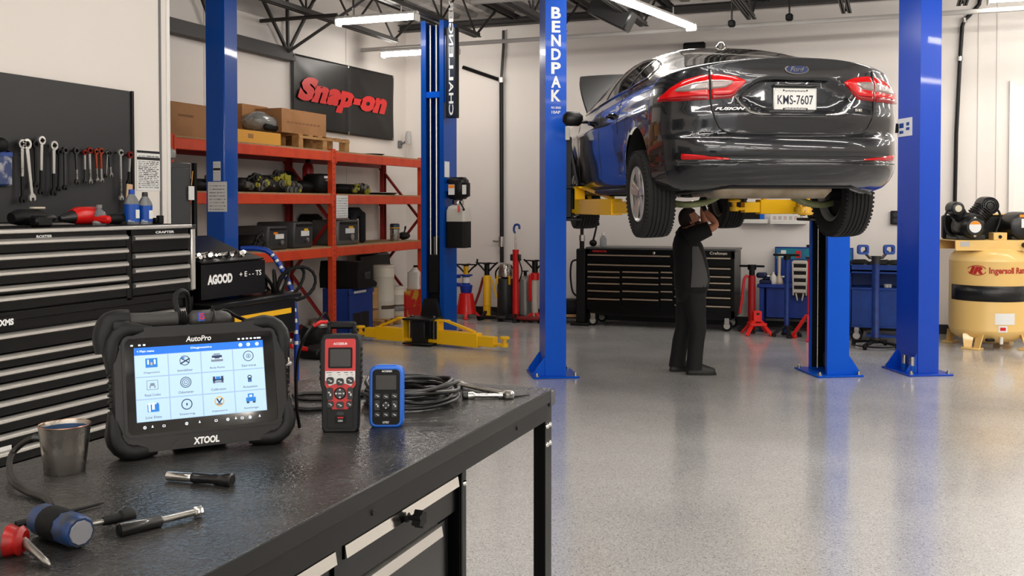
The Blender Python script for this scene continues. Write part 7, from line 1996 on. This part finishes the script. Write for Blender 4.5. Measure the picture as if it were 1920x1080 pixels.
# platform, pump, motor
zp = cz(450); zp0 = cz(470)
g = MB(); g.bb(cxo(1770), cxo(1770) + 1.25, -.30, .30, zp - .015, zp, .004); g.bb(cxo(1770), cxo(1770) + 1.25, -.31, -.29, zp0, zp, .004); g.bb(cxo(1770), cxo(1770) + 1.25, .29, .31, zp0, zp, .004); g.build('platform', TAN, t)
g = MB(); g.bb(-.22, .22, -.2, .2, cz(470), zp - .015); g.build('saddle', TAN, t)
BGO = mat('black_cast_pump', (.055, .055, .058), .4, coat=.15)
pc = (cxo(1803), -.12, cz(425)); 
g = MB(); g.lathe([(.0001, -.24), (.10, -.235), (.135, -.2), (.15, -.12), (.15, .12), (.12, .18)], (pc[0], pc[1], pc[2]), 'y', 26); g.bb(pc[0] - .17, pc[0] + .17, -.26, .1, zp, zp + .06, .01); g.bar((pc[0], pc[1], pc[2] + .05), (pc[0], pc[1], pc[2] + .17), .2, .3, .02, up=(0, 1, 0))
pump = g.build('crankcase', BGO, t)
MB().lathe([(.0001, -.004), (.072, -.003), (.072, 0)], (pc[0] + .0, pc[1] - .236, pc[2] - .0), 'y', 24).build('round_label', PAPER, pump)
g = MB(); g.prism([(.07 * math.cos(a), .07 * math.sin(a)) for a in [R(25) + R(130) * i / 12 for i in range(13)]], 0, .004, Matrix.Translation((pc[0], pc[1] - .237, pc[2])) @ Matrix.Rotation(PI / 2, 4, 'X')); g.build('yellow_segment', ORG, pump)
for (dx, dz) in ((0, .105), (0, -.11)): MB().lathe([(.0001, -.008), (.016, -.006), (.016, 0)], (pc[0] + dx, pc[1] - .226, pc[2] + dz), 'y', 10).build('bolt', STEEL, pump)
for s_, (px_, py_), r_ in ((-1, (1778, 391), .085), (1, (1837, 386), .115)):
    e = Vector((cxo(px_), -.16, cz(py_))); s0 = Vector((pc[0] + s_ * .05, -.14, pc[2] + .05)); d = e - s0
    g = MB(); g.tube([s0, s0 + d * .8], [r_ * .8, r_ * .85], 14)
    g.build('cylinder_head', BGO, t)
    g = MB()
    for k in range(5): g.cyl(s0 + d * (.35 + .11 * k), s0 + d * (.37 + .11 * k), r_ * 1.12, n=18)
    g.build('cooling_fins', BGO, t)
    g = MB(); g.lathe([(.0001, -.1), (r_ * .6, -.1), (r_ * .95, -.08), (r_, .0), (r_, .1), (.0001, .1)], (e.x, e.y, e.z), 'y', 22); ff = g.build('air_filter', BGO, t)
    if s_ < 0: MB().lathe([(.0001, -.106), (r_ * .48, -.104), (r_ * .5, -.098)], (e.x, e.y, e.z), 'y', 18).build('filter_cap', mat('cream_cap', (.80, .77, .68), .5), ff)
    else:
        for rr_ in (.35, .6, .8): MB().lathe([(r_ * rr_, -.1), (r_ * (rr_ + .06), -.108), (r_ * (rr_ + .12), -.1)], (e.x, e.y, e.z), 'y', 22, caps=False).build('filter_ring', BLKS, ff)
g = MB(); e = Vector((cxo(1778), -.16, cz(391)))
g.tube(spline([e + Vector((-.09, 0, -.02)), e + Vector((-.13, 0, -.12)), e + Vector((-.12, 0, -.25)), e + Vector((-.05, 0, -.33)), (pc[0] - .12, -.15, zp + .06)], 5), .014, 7)
e = Vector((cxo(1837), -.16, cz(386))); g.tube(spline([e + Vector((.09, 0, -.02)), e + Vector((.15, 0, -.08)), e + Vector((.16, 0, -.18)), e + Vector((.12, 0, -.3)), e + Vector((.1, 0, -.36))], 5), .014, 7)
g.tube(spline([(cxo(1790), -.15, cz(388)), (cxo(1797), -.15, cz(400)), (cxo(1805), -.15, cz(404)), (cxo(1815), -.15, cz(402)), (cxo(1822), -.15, cz(388))], 4), .012, 7)
g.build('air_lines', BLKS, t)
# belt guard and motor
g = MB(); g.bb(cxo(1776), cxo(1776) + 1.15, .16, .26, zp, cz(404), .02); g.build('belt_guard', BLKS, t); MB().bb(cxo(1836), cxo(1776) + 1.15, .15, .27, cz(404), cz(401), .004).build('guard_edge', TAN, t)
mx_, mz_ = cxo(1902), cz(424)
g = MB(); g.lathe([(.0001, -.2), (.12, -.2), (.165, -.17), (.175, -.1), (.175, .14), (.0001, .15)], (mx_, -.06, mz_), 'y', 26); g.bb(mx_ - .14, mx_ + .14, -.2, .1, zp, zp + .05, .006); mo = g.build('motor', BGO, t)
MB().bb(mx_ - .05, mx_ + .05, -.265, -.258, mz_ - .02, mz_ + .09).build('white_label', PAPER, mo); MB().bb(mx_ - .07, mx_ + .06, -.262, -.24, mz_ + .11, mz_ + .14).build('orange_label', ORG, mo)
g = MB(); g.bb(cxo(1842), cxo(1867), -.28, -.14, zp, cz(436), .004); jb = g.build('junction_box', TAN, t); MB().lathe([(.0001, -.006), (.022, -.005), (.022, 0)], (cxo(1854), -.28, cz(444)), 'y', 12).build('knob', BLKS, jb)
g = MB(); g.cyl((cxo(1896), -.36, cz(459)), (cxo(1896), -.3, cz(459)), .032, n=14); g.bar((cxo(1896), -.34, cz(459)), (cxo(1918), -.34, cz(461)), .03, .04, .006); g.build('pressure_switch', BLKS, t)
MB().bb(cxo(1779), cxo(1796), -.3125, -.3105, cz(462), cz(453)).build('maker_label', LGREY, t)
def ontank(name, px0, px1, py0, py1, m, off=.003, par=t):
    a0, a1 = math.asin(max(-.999, cxo(px0) / CR * 1.0)), math.asin(min(.999, cxo(px1) / CR))
    rows = [[((CR + off) * math.sin(lerp(a0, a1, i / 14)), -(CR + off) * math.cos(lerp(a0, a1, i / 14)), z) for i in range(15)] for z in (cz(py1), cz(py0))]
    g = MB(); g.grid(rows); o = g.build(name, m, par); return o
so = ontank('black_band', 1780, 1923, 535, 564, mat('black_tape', (.05, .05, .052), .35, bump=(25, .4, .01)), .006); s_ = so.modifiers.new('s', 'SOLIDIFY'); s_.thickness = .006
ontank('white_label', 1835, 1871, 585, 606, PAPER); ontank('small_label', 1841, 1857, 608, 620, PAPER); ontank('red_mark', 1844, 1854, 611, 617, RED, .005)
RINK = mat('compressor_red_print', (.66, .13, .10), .45)
def tanktext(body, px0, px1, py0, py1, shear=0., bold=.02):
    o = text('tank_lettering', body, cxo(px1) - cxo(px0), cz(py0) - cz(py1), RINK, t, bold=bold, shear=shear)
    me = o.data; cxm = (cxo(px0) + cxo(px1)) / 2; zm2 = (cz(py0) + cz(py1)) / 2
    for v in me.vertices:
        x = max(-CR * .99, min(CR * .99, v.co.x + cxm)); z = v.co.y + zm2
        v.co = (x * 1.005, -math.sqrt(CR * CR - x * x) - .004, z)
tanktext('Ingersoll Rand.', 1825, 1902, 500, 515, .0, .03)
tanktext('IR', 1797, 1816, 499, 513, .25, .06)
g = MB(); ex, ez = (cxo(1793) + cxo(1823)) / 2, (cz(497) + cz(515)) / 2
for (ra, rb2, a0, a1) in ((.083, .058, .35, 2.9), (.083, .058, 3.5, 6.0)):
    pts = []
    for i in range(17):
        a = lerp(a0, a1, i / 16); x = ex + ra * math.cos(a); z = ez + rb2 * math.sin(a)
        pts.append((x, -math.sqrt(CR * CR - x * x) - .001, z))
    g.tube(pts, .005, 6)
g.build('logo_ring', RINK, t)
g = MB(); g.box((cxo(1828), -CR * .92, cz(635)), (.1, .06, .035), .01); g.build('drain_port', BLKS, t)
g = MB(); g.cyl((cxo(1847), -CR * .98, cz(629)), (cxo(1847), -CR * .98, cz(642)), .02, n=10); g.build('drain_valve', WPLAS, t)
# ---------------------------------------------------------------- pipes on the back wall
yw = YB - .06
g = MB(); pts = [ony(1838, -6, yw), ony(1836, 8, yw), ony(1822, 24, yw), ony(1808, 38, yw), ony(1804, 50, yw), ony(1800, 110, yw), ony(1793, 250, yw), ony(1790, 392, yw)]
q0 = pts[0].copy(); q0.z = 4.6
t = T('air_pipe', 'thin black air pipe bending down the back wall to the tan compressor', 'pipe', (0, 0, 0)); g = MB(); g.tube([q0] + pts, .026, 8); g.build('pipe', BLKS, t)
for k in (3, 5): MB().lathe([(.035, -.03), (.035, .03)], tuple(pts[k]), 'z', 10).build('clamp', STEEL, t)
t = T('drop_pipe', 'black vertical air pipe with a valve on the back wall, between the two lifts', 'pipe', (0, 0, 0))
a_, b_, c_, v_ = ony(944, 88, yw), ony(940, 150, yw), ony(941, 492, yw), ony(940, 453, yw)
MB().tube([(a_.x, yw, 4.5), a_, b_], .024, 8).build('thin_pipe', DSTEEL, t); MB().tube([b_, c_], .034, 8).build('main_pipe', BLKS, t)
MB().tube([b_, (b_.x - .02, yw, b_.z), ony(868, 126, yw)], .03, 8).build('branch_pipe', BLKS, t)
g = MB(); g.lathe([(.05, -.04), (.05, .04)], tuple(b_), 'z', 10); g.build('elbow', STEEL, t)
g = MB(); g.lathe([(.045, -.08), (.045, .08)], tuple(v_), 'z', 10); g.bar(v_ + Vector((0, -.02, 0)), v_ + Vector((-.13, -.04, .01)), .03, .03, .006); g.build('valve', STEEL, t)
g = MB(); q = ony(1303, 96, yw - .1)
t = T('hose_reel', 'black hose reel on the back wall peeking over the car roof', 'reel', (q.x, YB, q.z))
g = MB(); g.lathe([(.17, -.30), (.17, -.28), (.1, -.27), (.1, -.15), (.17, -.14), (.17, -.12)], (0, 0, -.07), 'y', 18); g.bb(-.16, .16, -.25, -.17, .02, .12, .02); g.build('drum', BLKM, t); g = MB(); g.bb(-.05, .05, -.13, -.002, -.2, .05, .01); g.build('bracket', BLKS, t)
# ================================================================ the mechanic under the car
mp_ = onz(1292, 699, 0)
FW = YAW + R(4)
man = T('person', 'man in black work clothes standing under the raised car, arms up to its underside', 'person', (mp_.x, mp_.y, 0), FW)
def skin(name, nodes, edges, m, par, lv=2, root=0):
    """nodes: (x, y, z, rx, ry)"""
    me = bpy.data.meshes.new(name); me.from_pydata([n[:3] for n in nodes], edges, []); me.materials.append(m)
    o = bpy.data.objects.new(name, me); C.objects.link(o); o.parent = par
    s_ = o.modifiers.new('skin', 'SKIN'); s_.use_smooth_shade = True; s_.branch_smoothing = .4
    lay_ = me.skin_vertices[0].data if len(me.skin_vertices) else None
    if lay_ is None:
        me.attributes
    for i, n in enumerate(nodes):
        lay_[i].radius = (n[3], n[4] if len(n) > 4 else n[3]); lay_[i].use_root = (i == root)
    o.modifiers.new('sub', 'SUBSURF').levels = lv; o.modifiers['sub'].render_levels = lv
    return o
def skinmesh(name, nodes, edges, m, par, lv=2):
    me = bpy.data.meshes.new(name); me.from_pydata([n[:3] for n in nodes], edges, [])
    bm = bmesh.new(); bm.from_mesh(me); bm.verts.layers.skin.verify(); bm.to_mesh(me); bm.free(); me.materials.append(m)
    o = bpy.data.objects.new(name, me); C.objects.link(o); o.parent = par
    for i, n in enumerate(nodes):
        sv = me.skin_vertices[0].data[i]; sv.radius = (n[3], n[4] if len(n) > 4 else n[3]); sv.use_root = (i == 0)
    s_ = o.modifiers.new('skin', 'SKIN'); s_.use_smooth_shade = True; s_.branch_smoothing = .5
    u_ = o.modifiers.new('sub', 'SUBSURF'); u_.levels = lv; u_.render_levels = lv
    return o
# x forward, y to his left, z up; joints
HIP, WST, CHE, NEC = (.02, 0, .90), (.03, 0, 1.06), (-.015, 0, 1.30), (-.055, 0, 1.475)
SR, SL = (-.02, -.185, 1.44), (-.02, .185, 1.44)
ER, WR_ = (.235, -.20, 1.545), (.130, -.115, 1.70)
EL, WL_ = (.215, .19, 1.56), (.15, .06, 1.735)
HD = (-.005, 0, 1.60)
body = [HIP + (.13, .12), WST + (.13, .12), CHE + (.14, .125), NEC + (.055, .055), (-.035, 0, 1.54, .052, .052),
        SR + (.06,), tuple(lerp(a, b, .5) for a, b in zip(SR, ER)) + (.052,), ER + (.046,), tuple(lerp(a, b, .4) for a, b in zip(ER, WR_)) + (.044,), WR_ + (.028,),
        SL + (.06,), tuple(lerp(a, b, .5) for a, b in zip(SL, EL)) + (.052,), EL + (.046,), tuple(lerp(a, b, .4) for a, b in zip(EL, WL_)) + (.044,), WL_ + (.028,),
        (.03, -.10, .82, .09), (.06, -.11, .48, .058), (.04, -.115, .26, .05), (.02, -.11, .09, .04), (.10, -.115, .035, .035), (.2, -.12, .03, .028),
        (.0, .10, .82, .09), (-.03, .105, .48, .058), (-.09, .11, .26, .05), (-.10, .11, .09, .04), (-.02, .115, .035, .035), (.07, .12, .03, .028)]
ed = [(0, 1), (1, 2), (2, 3), (3, 4), (2, 5), (5, 6), (6, 7), (7, 8), (8, 9), (2, 10), (10, 11), (11, 12), (12, 13), (13, 14), (0, 15), (15, 16), (16, 17), (17, 18), (18, 19), (19, 20), (0, 21), (21, 22), (22, 23), (23, 24), (24, 25), (25, 26)]
skinmesh('body', body, ed, SKIN, man)
# head: shaped from a ball, tipped back to look up
g = MB(); g.ball((0, 0, 0), (1, 1, 1), 24, 18)
vs = []
for x, y, z in g.v:
    # skull and jaw, nose ridge, brow
    X = x * .098; Y = y * .076; Z = z * .122
    if z < -.1:
        k = (-.1 - z) / .9; Y *= 1 - .32 * k; X = X * (1 - .12 * k) + .016 * k
    if x > .55 and abs(y) < .28:
        f = max(0, 1 - abs(y) / .28)
        n_ = math.exp(-((z + .10) / .16) ** 2) * .022 + math.exp(-((z + .22) / .08) ** 2) * .012; X += n_ * f
        X += math.exp(-((z + .48) / .07) ** 2) * .007 * f + math.exp(-((z + .82) / .12) ** 2) * .010 * f
    if x > .5 and .15 < abs(y) < .55: X -= .008 * math.exp(-((z - .06) / .1) ** 2)
    vs.append((X, Y, Z))
g.v = vs
HM = Matrix.Translation(HD) @ Matrix.Rotation(R(-22), 4, 'Y')
def hp(o): o.matrix_local = HM; return o
hd = g.build('head', SKIN, man, ang=80); hp(hd)
HAIR = mat('dark_brown_hair', (.10, .07, .055), .75, bump=(150, .5, .003)); BEARD = mat('brown_beard', (.20, .13, .09), .8, bump=(180, .5, .003))
def shell(name, m, test, off):
    b = MB(); keep = []
    gg = MB(); gg.ball((0, 0, 0), (1, 1, 1), 24, 18)
    for f in gg.f:
        if all(test(*gg.v[i]) for i in f): keep.append(f)
    ids = sorted({i for f in keep for i in f}); mp2 = {i: k for k, i in enumerate(ids)}
    b.add([(vs[i][0] * off, vs[i][1] * off * 1.01, vs[i][2] * off) for i in ids], [tuple(mp2[i] for i in f) for f in keep])
    o = b.build(name, m, man, ang=80); hp(o); sd = o.modifiers.new('s', 'SOLIDIFY'); sd.thickness = .012; sd.offset = 1
shell('hair', HAIR, lambda x, y, z: (z > .42 and x < .95) or (x < .05 and z > -.45), 1.01)
shell('beard', BEARD, lambda x, y, z: z < -.30 and x > .05 and not (abs(y) < .25 and z > -.40), 1.0)
for s_ in (-1, 1):
    e = MB(); e.lathe([(.0001, .008), (.012, .012), (.026, .008), (.030, 0), (.022, -.004)], n=14); e.v = [(x * .75, z, y * 1.15) for x, y, z in e.v]; e.v = [(x - .008, s_ * (y + .075), z - .012) for x, y, z in e.v]
    hp(e.build('ear', SKIN, man))
    e = MB(); e.ball((.082, s_ * .032, .008), (.012, .014, .010), 10, 8); ey_ = hp(e.build('eye', mat('eye_white', (.82, .80, .78), .3), man))
    e = MB(); e.ball((.0925, s_ * .032, .008), (.004, .006, .006), 8, 6); hp(e.build('iris', mat('dark_iris', (.1, .08, .06), .2), man))
    e = MB(); e.bar((.091, s_ * .015, .030), (.083, s_ * .05, .032), .008, .006, .002); hp(e.build('eyebrow', HAIR, man))
e = MB(); e.bar((.092, -.022, -.060), (.092, .022, -.060), .010, .008, .003); hp(e.build('mouth', mat('lip', (.60, .34, .30), .5), man))
# hands in black gloves, fingers curled round a torch and a link
GLV = mat('black_work_glove', (.045, .045, .048), .7)
def hand(W_, dirv, palm_n, side, grip=1.0):
    d = Vector(dirv).normalized(); n = Vector(palm_n); n = (n - d * n.dot(d)).normalized(); a = d.cross(n) * side
    W_ = Vector(W_)
    nodes = [tuple(W_ - d * .02) + (.026, .026), tuple(W_ + d * .02) + (.030, .022), tuple(W_ + d * .055) + (.036, .017), tuple(W_ + d * .085) + (.035, .015)]
    o = skinmesh('glove', nodes, [(0, 1), (1, 2), (2, 3)], GLV, man, 2)
    for k, (off, ln) in enumerate(((.030, .070), (.010, .080), (-.010, .075), (-.029, .058))):
        b0 = W_ + d * .082 + a * off
        p1 = b0 + (d * .8 + n * .5 * grip).normalized() * ln * .45; p2 = p1 + (d * .15 + n * 1.0 * grip).normalized() * ln * .33; p3 = p2 + (n * .7 * grip - d * .6).normalized() * ln * .27
        skinmesh('finger', [tuple(b0 - d * .02) + (.0095,), tuple(b0) + (.0098,), tuple(p1) + (.0092,), tuple(p2) + (.0086,), tuple(p3) + (.0075,)], [(0, 1), (1, 2), (2, 3), (3, 4)], GLV, man, 1)
    t0 = W_ + d * .03 + a * .028
    skinmesh('thumb', [tuple(t0 - a * .012) + (.012,), tuple(t0 + a * .018 + d * .018 + n * .008) + (.0115,), tuple(t0 + a * .022 + d * .045 + n * .025) + (.0105,), tuple(t0 + a * .010 + d * .060 + n * .040) + (.009,)], [(0, 1), (1, 2), (2, 3)], GLV, man, 1)
hand(WR_, (-.25, .35, .9), (-.6, .6, -.2), 1)
hand(WL_, (-.1, -.25, .95), (.3, -.9, 0), -1)
# shirt: black with grey side panels
SHIRT = mat('black_work_shirt', (.032, .032, .035), .85, bump=(40, .25, .006)); SGREY = mat('grey_shirt_panel', (.30, .30, .305), .85)
def lp(a, b, t_): return tuple(lerp(x, y, t_) for x, y in zip(a, b))
def loft(g, secs, n=18):
    """closed sleeve of elliptical sections: (centre, radius along u, radius along v, u, v)"""
    rows = []
    for c, ru, rv, u, v in secs:
        c, u, v = Vector(c), Vector(u).normalized(), Vector(v).normalized()
        rows.append([c + u * ru * math.copysign(abs(math.cos(a)) ** .9, math.cos(a)) + v * rv * math.sin(a) for a in [2 * PI * k / n for k in range(n)]])
    g.grid(rows, closed=True); m_ = len(rows) - 1
    g.add(rows[0], [tuple(range(n))[::-1]]); g.add(rows[-1], [tuple(range(n))])
XV, YV = (1, 0, 0), (0, 1, 0)
rdm = random.Random(2)
g = MB()
loft(g, [((.020, 0, .855), .160, .175, XV, YV), ((.022, 0, .90), .178, .188, XV, YV), ((.025, 0, .98), .186, .192, XV, YV), ((.022, 0, 1.06), .182, .19, XV, YV), ((.012, 0, 1.15), .172, .188, XV, YV), ((-.005, 0, 1.25), .166, .192, XV, YV), ((-.022, 0, 1.34), .152, .195, XV, YV), ((-.035, 0, 1.41), .122, .185, XV, YV), ((-.045, 0, 1.455), .092, .14, XV, YV), ((-.05, 0, 1.48), .066, .085, XV, YV)], 22)
for S_, E_ in ((SR, ER), (SL, EL)):
    d = (Vector(E_) - Vector(S_)).normalized(); u = Vector((-d.z, 0, d.x)).normalized(); v = d.cross(u)
    s0 = Vector(S_); L9 = (Vector(E_) - s0).length
    loft(g, [(s0 - d * .06 + Vector((0, -math.copysign(.03, S_[1]), -.02)), .085, .07, u, v), (s0, .095, .082, u, v), (s0 + d * L9 * .3, .088, .08, u, v), (s0 + d * L9 * .6, .08, .075, u, v), (s0 + d * L9 * .68, .078, .073, u, v)], 14)
g.build('shirt', SHIRT, man, ang=70)
# grey side panel of the shirt, seen below each arm
for s_ in (-1, 1):
    rows = []
    for z, cx_, ru, rv, a0, a1 in ((.91, .022, .180, .189, 43, 107), (.98, .025, .189, .195, 45, 106), (1.06, .022, .185, .193, 48, 104), (1.15, .012, .175, .191, 52, 100), (1.25, -.005, .169, .195, 58, 96), (1.33, -.02, .157, .198, 66, 90)):
        rows.append([(cx_ + (ru + .002) * math.cos(R(lerp(a0, a1, k / 8))), s_ * (rv + .002) * math.sin(R(lerp(a0, a1, k / 8))), z) for k in range(9)])
    MB().grid(rows, flip=(s_ < 0)).build('side_panel', SGREY, man, ang=70)
MB().lathe([(.066, 1.465), (.076, 1.475), (.072, 1.51), (.062, 1.51), (.060, 1.47)], (-.05, 0, 0), 'z', 18, caps=False).build('collar', SHIRT, man)
PANTS = mat('black_work_trousers', (.05, .052, .056), .8, bump=(35, .35, .008))
g = MB()
loft(g, [((.018, 0, .95), .155, .165, XV, YV), ((.018, 0, .88), .160, .172, XV, YV), ((.014, 0, .80), .158, .175, XV, YV), ((.014, 0, .74), .13, .16, XV, YV)], 20)
for (hp_, kn, an) in (((.03, -.095), (.062, -.11), (.025, -.113)), ((.0, .095), (-.03, .105), (-.098, .112))):
    secs = []
    for z, t0_, r_ in ((.84, 0, .098), (.76, .1, .108), (.64, .5, .098), (.52, .95, .086), (.46, 1.05, .083), (.34, 1.5, .080), (.22, 1.75, .077), (.12, 1.95, .079), (.055, 2, .086)):
        a_, b_, f = (hp_, kn, t0_) if t0_ <= 1 else (kn, an, t0_ - 1)
        secs.append(((lerp(a_[0], b_[0], f), lerp(a_[1], b_[1], f), z), r_ * (1.06 + rdm.uniform(-.03, .03)), r_ * .96, XV, YV))
    loft(g, secs, 16)
g.build('trousers', PANTS, man, ang=70)
MB().lathe([(.160, .885), (.166, .888), (.166, .92), (.160, .923)], (.018, 0, 0), 'z', 24, caps=False).build('belt', BLKS, man)
SHOE = mat('black_leather_shoe', (.05, .048, .046), .45); SOLE = mat('shoe_sole', (.09, .085, .08), .7)
for (ax, ay, yaw_) in ((.025, -.115, -.1), (-.10, .113, .12)):
    M_ = Matrix.Translation((ax, ay, 0)) @ Matrix.Rotation(yaw_, 4, 'Z')
    rows = []
    for x, w1, h1 in ((-.075, .028, .06), (-.06, .038, .085), (-.02, .042, .115), (.03, .046, .115), (.09, .049, .092), (.15, .051, .070), (.195, .043, .055), (.215, .022, .042)):
        rows.append([(x, w1 * math.cos(a), .02 + h1 * max(0, math.sin(a)) ** .7) for a in [PI * k / 10 for k in range(11)]])
    g = MB(); g.M = M_; g.grid(rows); g.add(rows[0], [tuple(range(11))]); g.add(rows[-1], [tuple(range(11))[::-1]]); g.build('shoe', SHOE, man, ang=60)
    ol = [(-.08, -.025), (-.05, -.042), (.03, -.046), (.12, -.053), (.19, -.046), (.224, -.02), (.224, .02), (.19, .046), (.12, .053), (.03, .046), (-.05, .042), (-.08, .025)]
    g = MB(); g.prism(ol, 0, .024, M_); g.build('sole', SOLE, man)

# torch held in the right hand
hpos = Vector(WR_) + Vector((-.25, .35, .9)).normalized() * .09 + Vector((-.02, .015, 0))
to = T('torch', 'small lit inspection torch held up in the gloved hand of the man', 'torch', M=man.matrix_basis @ Matrix.Translation(hpos))
to.matrix_world = Matrix.Translation((mp_.x, mp_.y, 0)) @ Matrix.Rotation(FW, 4, 'Z') @ Matrix.Translation(hpos)
MB().tube([(-.06, -.02, 0), (.05, .02, 0)], .012, 10).build('barrel', BLKM, to); MB().tube([(-.085, -.029, 0), (-.06, -.02, 0)], [.017, .013], 12).build('lamp_head', mat('lit_torch_lens', (1, .95, .85), .4, emis=4), to)
# fine print and grit too small to pick apart
for o in list(S.objects):
    if o.type == 'MESH' and o.parent and o.name.split('.')[0] in ('print', 'box_print', 'key_print', 'band_print', 'notice_print', 'hoses', 'air_lines', 'cooling_fins', 'white_wrap', 'strain_relief', 'icon', 'boards'):
        o['kind'] = 'stuff'
